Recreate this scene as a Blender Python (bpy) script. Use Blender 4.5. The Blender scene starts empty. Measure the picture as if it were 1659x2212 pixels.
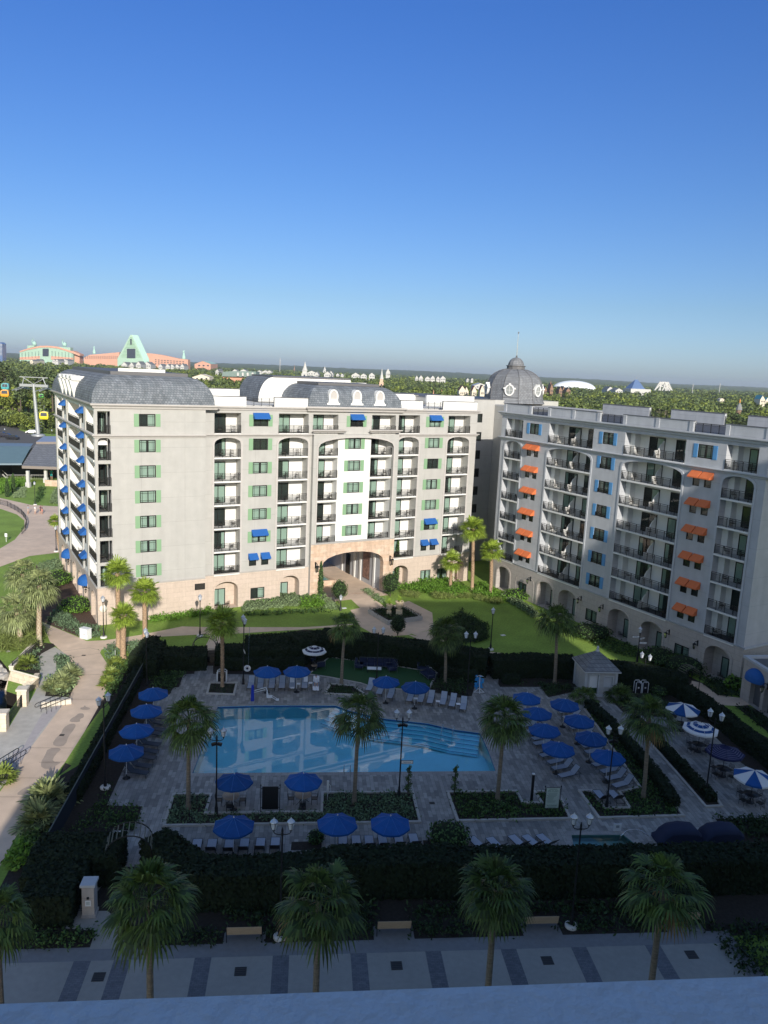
import bpy, math, random
from math import sin, cos, radians as R, pi
from mathutils import Vector, Matrix
random.seed(7)
SC = bpy.context.scene
COL = SC.collection
H = 31.5
# ---------------------------------------------------------------- camera model
FPX, PITCH, ROLL = 1680.0, R(10.32), R(2.6)
_F = Vector((0, cos(PITCH), -sin(PITCH))); _U0 = Vector((0, sin(PITCH), cos(PITCH))); _R0 = Vector((1, 0, 0))
_R = cos(ROLL)*_R0 + sin(ROLL)*_U0; _U = -sin(ROLL)*_R0 + cos(ROLL)*_U0
CR = dict(A=(0,1700,.48222),B=(650,1850,.60277),C=(1600,1850,.5425),D=(0,0,1.50693),E=(0,2400,.5425),F=(800,2500,.5425),
 G=(1600,2500,.5425),H=(650,1150,.60277),I=(1450,1050,.63291),J=(0,1050,.48222),K=(1050,1850,.45208),L=(1000,1740,.30139),
 M=(0,1900,.27125),N=(0,2200,.21097),O=(250,2150,.3918),P=(0,2550,.42194),Q=(1600,2050,.36166),RR=(2050,2050,.27125),
 T=(1900,2450,.36166),U=(0,1240,.18083),V=(0,1540,.24111),W=(450,1900,.42194),X=(1000,2200,.36166),
 Y=(0,1080,.30139),Z=(500,1120,.45208),S=(1500,1060,.30139),AA=(1950,1180,.33152))
def ray(k, x, y):
    ox, oy, s = CR[k]; u = (ox+x*s)*.66360; v = (oy+y*s)*.66360
    return _F*FPX + _R*(u-829.5) - _U*(v-1106)
def g(k, x, y, z=0.0):
    d = ray(k, x, y); t = (z-H)/d.z
    return Vector((d.x*t, d.y*t, z))
def hz(k, x, y, base):            # height at which the vertical through base is seen at the pixel row
    d = ray(k, x, y); return H + d.z*base.y/d.y
def atd(k, x, y, Y):              # point seen at the pixel, at depth Y
    d = ray(k, x, y); t = Y/d.y
    return Vector((d.x*t, Y, H+d.z*t))
def pxw(k, px, P):                # metres spanned by px crop pixels at point P
    return px*CR[k][2]*.6636/FPX*((P-Vector((0,0,H))).dot(_F))
def gp(*a):                       # list of ground points 'K',x,y, x,y ... with crop changes
    out=[]; k=None; i=0
    while i < len(a):
        if isinstance(a[i], str): k=a[i]; i+=1
        else: out.append(g(k,a[i],a[i+1])); i+=2
    return out
# ---------------------------------------------------------------- mesh builder
class MB:
    def __init__(s): s.v=[]; s.f=[]; s.m=[]; s.sm=[]
    def add(s, vs, fs, m=0, smooth=False):
        o=len(s.v); s.v.extend([tuple(p) for p in vs])
        for f in fs: s.f.append(tuple(i+o for i in f)); s.m.append(m); s.sm.append(smooth)
    def quad(s, a,b,c,d, m=0): s.add([a,b,c,d],[(0,1,2,3)],m)
    def box(s, x0,x1,y0,y1,z0,z1, m=0, M=None, top=1.0):
        cx,cy=(x0+x1)/2,(y0+y1)/2
        vs=[Vector((x,y,z0)) for x,y in ((x0,y0),(x1,y0),(x1,y1),(x0,y1))]+[Vector((cx+(x-cx)*top,cy+(y-cy)*top,z1)) for x,y in ((x0,y0),(x1,y0),(x1,y1),(x0,y1))]
        if M is not None: vs=[M@v for v in vs]
        s.add(vs,[(3,2,1,0),(4,5,6,7),(0,1,5,4),(1,2,6,5),(2,3,7,6),(3,0,4,7)],m)
    def tube(s, pts, r, n=6, m=0, cap=True, smooth=True):
        pts=[Vector(p) for p in pts]; rs=r if isinstance(r,(list,tuple)) else [r]*len(pts)
        rings=[]; 
        for i,p in enumerate(pts):
            d=(pts[min(i+1,len(pts)-1)]-pts[max(i-1,0)]); d=d.normalized() if d.length>1e-9 else Vector((0,0,1))
            a=d.cross(Vector((0,0,1)) if abs(d.z)<.9 else Vector((1,0,0))).normalized(); b=d.cross(a)
            rings.append([p+rs[i]*(cos(2*pi*j/n)*a+sin(2*pi*j/n)*b) for j in range(n)])
        vs=[q for r_ in rings for q in r_]; fs=[]
        for i in range(len(pts)-1):
            for j in range(n): k=(j+1)%n; fs.append((i*n+j,i*n+k,(i+1)*n+k,(i+1)*n+j))
        s.add(vs,fs,m,smooth)
        if cap: s.add(rings[0],[tuple(range(n))],m); s.add(rings[-1],[tuple(range(n))[::-1]],m)
    def lathe(s, prof, c=(0,0,0), n=12, m=0, smooth=True, rot=0, cap=False):
        c=Vector(c); vs=[]; fs=[]
        for r,z in prof:
            for j in range(n):
                a=2*pi*j/n+rot; vs.append(c+Vector((r*cos(a),r*sin(a),z)))
        for i in range(len(prof)-1):
            for j in range(n): k=(j+1)%n; fs.append((i*n+j,i*n+k,(i+1)*n+k,(i+1)*n+j))
        s.add(vs,fs,m,smooth)
        if cap: s.add(vs[-n:],[tuple(range(n))],m); s.add(vs[:n],[tuple(range(n))[::-1]],m)
    def prism(s, pts, z0, z1, m=0, ms=None):
        n=len(pts); a=[Vector((p[0],p[1],z0)) for p in pts]; b=[Vector((p[0],p[1],z1)) for p in pts]
        ar=sum(pts[i][0]*pts[(i+1)%n][1]-pts[(i+1)%n][0]*pts[i][1] for i in range(n))
        if ar<0: a.reverse(); b.reverse()
        s.add(b,[tuple(range(n))],m); s.add(a,[tuple(range(n))[::-1]],m)
        s.add(a+b,[(i,(i+1)%n,n+(i+1)%n,n+i) for i in range(n)],m if ms is None else ms)
    def xf(s, M, start=0):
        for i in range(start,len(s.v)): s.v[i]=tuple(M@Vector(s.v[i]))
    def mesh(s, name, mats):
        me=bpy.data.meshes.new(name); me.from_pydata(s.v,[],s.f)
        for m in mats: me.materials.append(m)
        me.polygons.foreach_set('material_index', s.m); me.polygons.foreach_set('use_smooth', s.sm); me.update()
        return me
    def build(s, name, mats, parent=None, loc=(0,0,0), rz=0):
        if not isinstance(mats,(list,tuple)): mats=[mats]
        return link(name, s.mesh(name,mats), parent, loc, rz)
def link(name, me, parent=None, loc=(0,0,0), rz=0, sc=None):
    o=bpy.data.objects.new(name, me); COL.objects.link(o); o.location=loc; o.rotation_euler=(0,0,rz)
    if parent: o.parent=parent
    if sc: o.scale=sc if isinstance(sc,(tuple,list)) else (sc,sc,sc)
    return o
def tag(o, label=None, cat=None, group=None, kind=None):
    if label: o['label']=label
    if cat: o['category']=cat
    if group: o['group']=group
    if kind: o['kind']=kind
    return o
def thing(name, label, cat, loc=(0,0,0), rz=0, group=None, sc=None):
    o=link(name,None,None,loc,rz,sc); o.empty_display_size=.2
    return tag(o,label,cat,group)
def dup(root, loc=None, rz=None, label=None, group=None, parent=None, sc=None):
    r=root.copy(); COL.objects.link(r)
    if parent is not None: r.parent=parent
    if loc is not None: r.location=loc
    if rz is not None: r.rotation_euler=(0,0,rz)
    if sc: r.scale=(sc,sc,sc)
    if label: r['label']=label
    if group: r['group']=group
    for ch in root.children: dup(ch, parent=r)
    return r
ORD=['first','second','third','fourth','fifth','sixth','seventh','eighth','ninth','tenth','eleventh','twelfth','thirteenth','fourteenth','fifteenth']
# ---------------------------------------------------------------- materials
def mat(name, col=(.5,.5,.5), rough=.7, metal=0, var=0, scale=1.0, bump=0, bscale=8, spec=.4, isl=0, coat=0, trans=0, detail=4, stretch=None, v2=0, s2=.1):
    m=bpy.data.materials.new(name); m.use_nodes=True; nt=m.node_tree; N=nt.nodes; L=nt.links
    b=N['Principled BSDF']; b.inputs['Base Color'].default_value=(*col,1); b.inputs['Roughness'].default_value=rough
    b.inputs['Metallic'].default_value=metal; b.inputs['Specular IOR Level'].default_value=spec
    if coat: b.inputs['Coat Weight'].default_value=coat; b.inputs['Coat Roughness'].default_value=.05
    tc=N.new('ShaderNodeTexCoord'); src=tc.outputs['Object']
    if stretch:
        mp=N.new('ShaderNodeMapping'); mp.inputs['Scale'].default_value=stretch; L.new(src,mp.inputs[0]); src=mp.outputs[0]
    last=None
    def mul(fac_out, lo, hi, cin):
        mr=N.new('ShaderNodeMapRange'); mr.inputs['From Min'].default_value=.25; mr.inputs['From Max'].default_value=.75
        mr.inputs['To Min'].default_value=lo; mr.inputs['To Max'].default_value=hi; L.new(fac_out,mr.inputs['Value'])
        mx=N.new('ShaderNodeVectorMath'); mx.operation='SCALE'; L.new(mr.outputs[0],mx.inputs['Scale'])
        if cin is None: mx.inputs[0].default_value=col
        else: L.new(cin,mx.inputs[0])
        return mx.outputs[0]
    if var:
        n=N.new('ShaderNodeTexNoise'); n.inputs['Scale'].default_value=scale; n.inputs['Detail'].default_value=detail; L.new(src,n.inputs['Vector'])
        last=mul(n.outputs['Fac'],1-var,1+var,last)
    if v2:
        n=N.new('ShaderNodeTexNoise'); n.inputs['Scale'].default_value=s2; n.inputs['Detail'].default_value=3; L.new(src,n.inputs['Vector'])
        last=mul(n.outputs['Fac'],1-v2,1+v2,last)
    if isl:
        ge=N.new('ShaderNodeNewGeometry'); last=mul(ge.outputs['Random Per Island'],1-isl,1+isl,last)
    if last is not None: L.new(last,b.inputs['Base Color'])
    if bump:
        n2=N.new('ShaderNodeTexNoise'); n2.inputs['Scale'].default_value=bscale; n2.inputs['Detail'].default_value=5; L.new(src,n2.inputs['Vector'])
        bp=N.new('ShaderNodeBump'); bp.inputs['Strength'].default_value=bump; bp.inputs['Distance'].default_value=.02; L.new(n2.outputs['Fac'],bp.inputs['Height']); L.new(bp.outputs[0],b.inputs['Normal'])
    if trans:
        tr=N.new('ShaderNodeBsdfTranslucent'); 
        if last is not None: L.new(last,tr.inputs['Color'])
        else: tr.inputs['Color'].default_value=(*col,1)
        ms=N.new('ShaderNodeMixShader'); ms.inputs[0].default_value=trans; L.new(b.outputs[0],ms.inputs[1]); L.new(tr.outputs[0],ms.inputs[2])
        L.new(ms.outputs[0],N['Material Output'].inputs['Surface'])
    return m
def brickmat(name, c1, c2, mortar, bw, bh, ms=.01, rough=.8, off=.5, var=.15, vertical=None, rotz=0, bump=.3, nscale=3, c3=None):
    """blocks laid in object space; vertical='xz' for walls (uses x+y along), None for floors"""
    m=bpy.data.materials.new(name); m.use_nodes=True; nt=m.node_tree; N=nt.nodes; L=nt.links; b=N['Principled BSDF']; b.inputs['Roughness'].default_value=rough
    tc=N.new('ShaderNodeTexCoord'); sx=N.new('ShaderNodeSeparateXYZ')
    mp=N.new('ShaderNodeMapping'); mp.inputs['Rotation'].default_value=(0,0,rotz); L.new(tc.outputs['Object'],mp.inputs[0]); L.new(mp.outputs[0],sx.inputs[0])
    cb=N.new('ShaderNodeCombineXYZ')
    if vertical:
        ad=N.new('ShaderNodeMath'); ad.operation='ADD'; L.new(sx.outputs[0],ad.inputs[0]); L.new(sx.outputs[1],ad.inputs[1])
        L.new(ad.outputs[0],cb.inputs[0]); L.new(sx.outputs[2],cb.inputs[1])
    else: L.new(sx.outputs[0],cb.inputs[0]); L.new(sx.outputs[1],cb.inputs[1])
    br=N.new('ShaderNodeTexBrick'); br.inputs['Scale'].default_value=1; br.inputs['Brick Width'].default_value=bw; br.inputs['Row Height'].default_value=bh
    br.inputs['Mortar Size'].default_value=ms; br.inputs['Mortar Smooth'].default_value=.1; br.offset=off; br.inputs['Bias'].default_value=0
    br.inputs['Color1'].default_value=(*c1,1); br.inputs['Color2'].default_value=(*c2,1); br.inputs['Mortar'].default_value=(*mortar,1)
    L.new(cb.outputs[0],br.inputs['Vector'])
    n=N.new('ShaderNodeTexNoise'); n.inputs['Scale'].default_value=nscale; n.inputs['Detail'].default_value=6; L.new(tc.outputs['Object'],n.inputs['Vector'])
    mr=N.new('ShaderNodeMapRange'); mr.inputs['From Min'].default_value=.25; mr.inputs['From Max'].default_value=.75; mr.inputs['To Min'].default_value=1-var; mr.inputs['To Max'].default_value=1+var; L.new(n.outputs['Fac'],mr.inputs[0])
    n2=N.new('ShaderNodeTexNoise'); n2.inputs['Scale'].default_value=nscale*.07; n2.inputs['Detail'].default_value=4
    if vertical:
        ms_=N.new('ShaderNodeMapping'); ms_.inputs['Scale'].default_value=(16,16,1.6); L.new(tc.outputs['Object'],ms_.inputs[0]); L.new(ms_.outputs[0],n2.inputs['Vector'])
    else: L.new(tc.outputs['Object'],n2.inputs['Vector'])
    mr2=N.new('ShaderNodeMapRange'); mr2.inputs['From Min'].default_value=.3; mr2.inputs['From Max'].default_value=.7; mr2.inputs['To Min'].default_value=1-var*.8; mr2.inputs['To Max'].default_value=1+var*.8; L.new(n2.outputs['Fac'],mr2.inputs[0])
    mm=N.new('ShaderNodeMath'); mm.operation='MULTIPLY'; L.new(mr.outputs[0],mm.inputs[0]); L.new(mr2.outputs[0],mm.inputs[1])
    vm=N.new('ShaderNodeVectorMath'); vm.operation='SCALE'; L.new(br.outputs['Color'],vm.inputs[0]); L.new(mm.outputs[0],vm.inputs['Scale']); L.new(vm.outputs[0],b.inputs['Base Color'])
    if bump:
        bp=N.new('ShaderNodeBump'); bp.invert=True; bp.inputs['Strength'].default_value=bump; bp.inputs['Distance'].default_value=.01; L.new(br.outputs['Fac'],bp.inputs['Height']); L.new(bp.outputs[0],b.inputs['Normal'])
    return m
STUCCO=brickmat('cream_stucco',(.395,.39,.37),(.405,.40,.378),(.33,.325,.305),5.2,3.035,.022,.9,off=0,vertical=1,var=.06,bump=.15,nscale=.9)
WHITE=mat('white_stucco',(.68,.68,.66),.85,var=.04,scale=.6)
GREYST=brickmat('grey_stucco',(.42,.435,.46),(.43,.445,.47),(.34,.36,.39),5.2,3.035,.022,.9,off=0,vertical=1,var=.08,bump=.15,nscale=.9)
TRIM=mat('trim_stone',(.45,.43,.41),.85,var=.06,scale=2)
TRIMG=mat('grey_trim',(.44,.46,.49),.85,var=.06,scale=2)
CAPD=mat('dark_coping',(.12,.12,.125),.6)
STONE=brickmat('base_stone',(.49,.405,.335),(.52,.43,.36),(.37,.30,.25),1.6,.62,.012,.85,vertical=1,var=.06,bump=.4)
STONEG=brickmat('base_stone_grey',(.40,.365,.335),(.42,.385,.36),(.27,.245,.225),1.6,.62,.012,.85,vertical=1,var=.06,bump=.4)
TRAV=brickmat('arch_travertine',(.50,.36,.26),(.58,.45,.35),(.38,.28,.21),.95,.5,.01,.8,vertical=1,var=.16,nscale=2)
SHING=brickmat('roof_shingle',(.125,.145,.165),(.20,.22,.245),(.06,.07,.08),.34,.26,.02,.85,vertical=1,var=.18,nscale=1.2,bump=.8)
SHING2=brickmat('dome_shingle',(.15,.16,.175),(.20,.21,.225),(.09,.095,.105),.4,.28,.02,.85,vertical=1,var=.15,nscale=1.2,bump=.8)
DARKM=mat('dark_bronze_metal',(.018,.018,.017),.45,metal=.3)
BLACKM=mat('black_painted_metal',(.012,.013,.015),.45)
WMETAL=mat('white_metal',(.62,.64,.66),.35)
CHROME=mat('polished_steel',(.6,.62,.64),.2,metal=1)
GREENSH=mat('green_shutter_paint',(.20,.34,.20),.6)
BLUESH=mat('blue_shutter_paint',(.09,.27,.52),.6)
BLUEAW=mat('blue_awning_canvas',(.014,.10,.34),.8,var=.06,scale=3)
ORAW=mat('orange_awning_canvas',(.62,.16,.055),.8,var=.06,scale=3)
BLUEUM=mat('blue_umbrella_canvas',(.010,.085,.31),.75,var=.15,scale=2.5,trans=.2)
def _objvar(m,lo,hi):
    nt=m.node_tree; N=nt.nodes; b=N['Principled BSDF']; l=b.inputs['Base Color'].links[0]; src=l.from_socket; oi=N.new('ShaderNodeObjectInfo'); mr=N.new('ShaderNodeMapRange'); mr.inputs['To Min'].default_value=lo; mr.inputs['To Max'].default_value=hi; nt.links.new(oi.outputs['Random'],mr.inputs[0]); v=N.new('ShaderNodeVectorMath'); v.operation='SCALE'; nt.links.new(src,v.inputs[0]); nt.links.new(mr.outputs[0],v.inputs['Scale']); nt.links.new(v.outputs[0],b.inputs['Base Color'])
_objvar(BLUEUM,.8,1.25)
BLUETRIM=mat('pale_blue_seam_piping',(.05,.17,.50),.7)
WHITEUM=mat('white_umbrella_canvas',(.75,.76,.78),.75,trans=.15)
NAVYSTRIPE=mat('pinstripe_canvas',(.10,.10,.17),.8)
NAVYUM=mat('navy_umbrella_canvas',(.012,.016,.07),.8,trans=.1)
def curtain_mat(name,col):
    m=mat(name,col,.9); nt=m.node_tree; N=nt.nodes; L=nt.links; b=N['Principled BSDF']
    w=N.new('ShaderNodeTexWave'); w.inputs['Scale'].default_value=2.2; w.inputs['Distortion'].default_value=1.5; tc=N.new('ShaderNodeTexCoord'); 
    mp=N.new('ShaderNodeMapping'); mp.inputs['Scale'].default_value=(1,1,.05); L.new(tc.outputs['Object'],mp.inputs[0]); L.new(mp.outputs[0],w.inputs['Vector'])
    r=N.new('ShaderNodeMapRange'); r.inputs['To Min'].default_value=.7; r.inputs['To Max'].default_value=1.1; L.new(w.outputs['Fac'],r.inputs[0])
    v=N.new('ShaderNodeVectorMath'); v.operation='SCALE'; v.inputs[0].default_value=col; L.new(r.outputs[0],v.inputs['Scale']); L.new(v.outputs[0],b.inputs['Base Color']); return m
CURT=curtain_mat('sheer_curtain',(.37,.44,.40))
CURTG=curtain_mat('grey_curtain',(.25,.27,.27))
ROOM=mat('dim_room',(.03,.035,.035),.9)
def glass_mat(name,tint,refl=.12,rough=0.0,ior=1.5,pw=None):
    m=bpy.data.materials.new(name); m.use_nodes=True; nt=m.node_tree; N=nt.nodes; L=nt.links; N.remove(N['Principled BSDF'])
    t=N.new('ShaderNodeBsdfTransparent'); t.inputs[0].default_value=(*tint,1); gl=N.new('ShaderNodeBsdfGlossy'); gl.inputs['Roughness'].default_value=rough
    fr=N.new('ShaderNodeFresnel'); fr.inputs[0].default_value=ior; ad=N.new('ShaderNodeMath'); ad.operation='ADD'; ad.use_clamp=True; ad.inputs[1].default_value=refl; L.new(fr.outputs[0],ad.inputs[0])
    mx=N.new('ShaderNodeMixShader'); L.new(ad.outputs[0],mx.inputs[0]); L.new(t.outputs[0],mx.inputs[1]); L.new(gl.outputs[0],mx.inputs[2]); L.new(mx.outputs[0],N['Material Output'].inputs['Surface'])
    return m,gl
GLASS,_=glass_mat('window_glass',(.82,.90,.87),.02)
LAMPG,_=glass_mat('lamp_glass',(.8,.8,.8),.25)
WATER,wgl=glass_mat('pool_water_surface',(.90,.985,1.0),.025,ior=1.33)
def water_bump(m,gl,scale,strength,dist):
    nt=m.node_tree; N=nt.nodes; n=N.new('ShaderNodeTexNoise'); n.inputs['Scale'].default_value=scale; n.inputs['Detail'].default_value=2
    tc=N.new('ShaderNodeTexCoord'); nt.links.new(tc.outputs['Object'],n.inputs['Vector'])
    b=N.new('ShaderNodeBump'); b.inputs['Strength'].default_value=strength; b.inputs['Distance'].default_value=dist; nt.links.new(n.outputs['Fac'],b.inputs['Height']); nt.links.new(b.outputs[0],gl.inputs['Normal'])
water_bump(WATER,wgl,.9,.22,.004)
LAKE,lgl=glass_mat('lake_water_surface',(.10,.12,.12),.02,ior=1.33); water_bump(LAKE,lgl,2.2,.5,.02)
POOLB=mat('pool_plaster',(.38,.86,.97),.6,var=.05,scale=1)
POOLL=mat('pool_step_edge_tile',(.02,.10,.30),.4)
GRASS=mat('lawn_grass',(.185,.285,.046),.95,var=.28,scale=4,bump=.6,bscale=50,v2=.22,s2=.25,detail=8)
TURF=mat('artificial_turf',(.022,.075,.022),.95,var=.12,scale=6,bump=.4,bscale=60)
MULCH=mat('dark_mulch',(.030,.024,.019),.95,var=.4,scale=5,bump=.8,bscale=25)
MULCHR=mat('red_brown_mulch',(.095,.060,.042),.95,var=.4,scale=5,bump=.8,bscale=25)
PATHM=mat('tan_concrete_path',(.60,.47,.36),.9,var=.10,scale=.9,bump=.15,bscale=20,v2=.14,s2=.18,detail=9)
PATHG=mat('grey_stamped_concrete',(.44,.42,.38),.9,var=.13,scale=1.5,bump=.2,bscale=14,v2=.12,s2=.3,detail=9)
STAIN=mat('damp_concrete',(.36,.295,.24),.85,var=.10,scale=1.2)
JOINT=mat('concrete_joint_strip',(.50,.46,.41),.9)
DECK=brickmat('deck_pavers',(.17,.165,.16),(.33,.32,.30),(.10,.10,.10),.82,.30,.008,.75,off=.37,var=.16,rotz=-R(5.7+90),nscale=2,bump=.25)
DECKR=brickmat('deck_pavers_diagonal',(.16,.155,.15),(.28,.27,.26),(.06,.06,.06),.9,.32,.012,.75,off=.37,var=.16,rotz=R(60),nscale=2,bump=.25)
COPING=brickmat('pool_coping',(.27,.26,.25),(.33,.31,.29),(.15,.15,.15),.5,.5,.008,.7,var=.15,rotz=-R(5.7))
CURBM=mat('pale_stone_curb',(.42,.40,.37),.85,var=.12,scale=2)
PLAZA=mat('plaza_concrete',(.30,.29,.265),.9,var=.07,scale=3,bump=.1,bscale=30,v2=.08,s2=.3)
PLAZAB=brickmat('plaza_brick_band',(.115,.12,.135),(.15,.155,.17),(.07,.07,.08),.24,.12,.006,.85,rotz=-R(5.7),var=.15)
PLAZAE=mat('plaza_border_concrete',(.20,.20,.205),.9,var=.1,scale=3)
ASPH=mat('asphalt',(.10,.098,.095),.9,var=.12,scale=2)
LEDGE=mat('ledge_paint',(.60,.62,.65),.6,var=.03,scale=30,bump=.35,bscale=45)
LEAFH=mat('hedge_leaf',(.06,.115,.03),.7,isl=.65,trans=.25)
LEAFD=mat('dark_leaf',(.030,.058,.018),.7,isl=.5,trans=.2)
LEAFB=mat('bright_shrub_leaf',(.125,.25,.03),.7,isl=.4,trans=.3)
LEAFG=mat('grey_green_leaf',(.19,.26,.125),.8,isl=.35,trans=.2)
LEAFJ=mat('juniper_leaf',(.12,.185,.10),.8,isl=.4,trans=.2)
LEAFY=mat('ornamental_grass_blade',(.20,.25,.07),.8,isl=.4,trans=.3)
LEAFL=mat('lime_leaf',(.26,.38,.05),.7,isl=.3,trans=.3)
LEAFT=[mat('oak_leaf',(.125,.165,.045),.7,isl=.45,trans=.25),mat('pine_needle',(.09,.125,.045),.7,isl=.45,trans=.2),mat('fresh_leaf',(.19,.235,.045),.7,isl=.4,trans=.3),mat('bare_twig',(.19,.15,.12),.8,isl=.4)]
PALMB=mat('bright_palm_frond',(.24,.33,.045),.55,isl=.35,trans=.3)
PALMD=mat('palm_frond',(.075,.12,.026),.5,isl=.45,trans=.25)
PALMS=mat('sabal_frond',(.24,.28,.12),.55,isl=.4,trans=.25)
PALMDRY=mat('dry_frond',(.26,.17,.07),.8,isl=.3,trans=.2)
BARK=mat('palm_bark',(.20,.165,.125),.95,var=.3,scale=2,bump=1,bscale=12,stretch=(1,1,6))
BARKT=mat('tan_boot_bark',(.36,.25,.16),.95,var=.4,scale=5,bump=1,bscale=9)
WOODB=mat('tree_bark',(.10,.08,.06),.95,var=.3,scale=4)
SLING=mat('grey_lounger_sling',(.31,.35,.42),.6,var=.1,scale=10)
SLINGD=mat('dark_lounger_sling',(.035,.05,.075),.6)
TOWEL=mat('white_towel',(.75,.75,.77),.9,var=.05,scale=8,bump=.4,bscale=10)
TEAK=mat('bench_slat_wood',(.42,.31,.20),.7,var=.15,scale=4,stretch=(1,8,8))
CUSH=mat('navy_cushion',(.012,.02,.055),.8)
TABLET=mat('mosaic_table_top',(.33,.25,.18),.5,var=.25,scale=12)
SIGNW=mat('sign_white',(.70,.72,.74),.5)
SIGNG=mat('sign_pale_green',(.48,.56,.50),.5)
SKIN=mat('skin',(.48,.28,.19),.6)
HAIR=mat('dark_hair',(.03,.02,.015),.8)
TERRA=mat('pale_terracotta_urn',(.62,.50,.34),.8,var=.1,scale=4)
GREENT=mat('dark_green_text',(.05,.16,.12),.5)
BLACKT=mat('black_board',(.012,.012,.014),.5)
def text_part(txt, size, parent, loc, rot, m, name='lettering', extrude=.004, align='CENTER'):
    cu=bpy.data.curves.new('lettering','FONT'); cu.body=txt; cu.size=size; cu.align_x=align; cu.align_y='CENTER'; cu.extrude=extrude; cu.resolution_u=2
    o=bpy.data.objects.new('lettering',cu); COL.objects.link(o); bpy.context.view_layer.update()
    me=bpy.data.meshes.new_from_object(o.evaluated_get(bpy.context.evaluated_depsgraph_get())); bpy.data.objects.remove(o); bpy.data.curves.remove(cu)
    me.materials.clear(); me.materials.append(m)
    t=bpy.data.objects.new(name,me); COL.objects.link(t); t.parent=parent; t.location=loc; t.rotation_euler=rot
    return t

for _m,_a,_b in ((LEAFT[0],.65,1.25),(LEAFT[1],.7,1.2),(LEAFT[2],.7,1.2),(PALMD,.8,1.25),(LEAFG,.8,1.15)): _objvar(_m,_a,_b)
# ================================================================ BUILDINGS
O = g('D',213,1351)
O = Vector((-33.463,88.754,0))
A30 = R(30)
def W(s,t,z=0): return Vector((O.x+s*cos(A30)-t*sin(A30), O.y+s*sin(A30)+t*cos(A30), z))
def toW(P): d=P-O; return (d.x*cos(A30)+d.y*sin(A30), -d.x*sin(A30)+d.y*cos(A30))
FL=[4.65,7.66,10.69,13.73,16.77,19.81,22.85]
FN=['second','third','fourth','fifth','sixth','seventh','top']
NA=10
def arcpts(x0,x1,zt,ah,n=NA):
    # superellipse arch: vertical springing
    cx,rx=(x0+x1)/2,(x1-x0)/2
    return [(cx-rx*cos(pi*i/n), zt-ah+ah*max(0,sin(pi*i/n))**.8) for i in range(n+1)]
def panel(mb,x0,x1,z0,z1,ops,y=0,m=0,mi=None,th=.15):
    """front wall at y with openings (x0,x1,z0,z1,archheight,depth)"""
    if mi is None: mi=m
    xs=sorted({x0,x1}|{o[0] for o in ops}|{o[1] for o in ops}); zs=sorted({z0,z1}|{o[2] for o in ops}|{o[3] for o in ops})
    for i in range(len(xs)-1):
        for j in range(len(zs)-1):
            cx,cz=(xs[i]+xs[i+1])/2,(zs[j]+zs[j+1])/2
            if any(o[0]<cx<o[1] and o[2]<cz<o[3] for o in ops): continue
            mb.quad((xs[i],y,zs[j]),(xs[i+1],y,zs[j]),(xs[i+1],y,zs[j+1]),(xs[i],y,zs[j+1]),m)
    for o in ops:
        a,b,c,d,ah,dp=o[:6]; zt=d-ah
        mb.quad((a,y,c),(a,y+dp,c),(a,y+dp,zt),(a,y,zt),mi)
        if len(o)<7: mb.quad((b,y+dp,c),(b,y,c),(b,y,zt),(b,y+dp,zt),mi)
        mb.quad((a,y,c),(b,y,c),(b,y+dp,c),(a,y+dp,c),mi)
        if ah<=0: mb.quad((a,y+dp,d),(b,y+dp,d),(b,y,d),(a,y,d),mi)
        else:
            P=arcpts(a,b,d,ah)
            for i in range(len(P)-1):
                (xa,za),(xb,zb)=P[i],P[i+1]
                mb.quad((xa,y,za),(xb,y,zb),(xb,y,d),(xa,y,d),m); mb.quad((xa,y,za),(xa,y+dp,za),(xb,y+dp,zb),(xb,y,zb),mi)
                mb.quad((xa,y+dp,za),(xa,y+dp,d),(xb,y+dp,d),(xb,y+dp,zb),mi)
def archtrim(mb,x0,x1,z0,z1,ah,y=0,w=.2,p=.07,m=0):
    P=[(x0,z0)]+arcpts(x0,x1,z1,ah)+[(x1,z0)]; Q=[(x0-w,z0)]+arcpts(x0-w,x1+w,z1+w,ah+w*.6)+[(x1+w,z0)]
    for i in range(len(P)-1):
        a,b,c,d=P[i],P[i+1],Q[i+1],Q[i]
        mb.quad((a[0],y-p,a[1]),(b[0],y-p,b[1]),(c[0],y-p,c[1]),(d[0],y-p,d[1]),m)
        mb.quad((d[0],y-p,d[1]),(c[0],y-p,c[1]),(c[0],y,c[1]),(d[0],y,d[1]),m)
        mb.quad((b[0],y-p,b[1]),(a[0],y-p,a[1]),(a[0],y+.01,a[1]),(b[0],y+.01,b[1]),m)
def cornice(mb,x0,x1,z,h,p,y=0,m=0,e0=0,e1=0):
    n=4
    prof=[(0,0),(.35,.1),(.5,.45),(.85,.6),(1,.75),(1,1),(0,1)]
    pts=[(y-p*a,z+h*b) for a,b in prof]
    vs=[]; 
    for a,b in pts: vs.append((x0-e0*(y-a),a,b))
    for a,b in pts: vs.append((x1+e1*(y-a),a,b))
    k=len(pts); mb.add(vs,[(i,i+k,(i+1)+k,i+1) for i in range(k-1)],m)
    mb.add(vs[:k],[tuple(range(k))],m); mb.add(vs[k:],[tuple(range(k))[::-1]],m)
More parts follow.
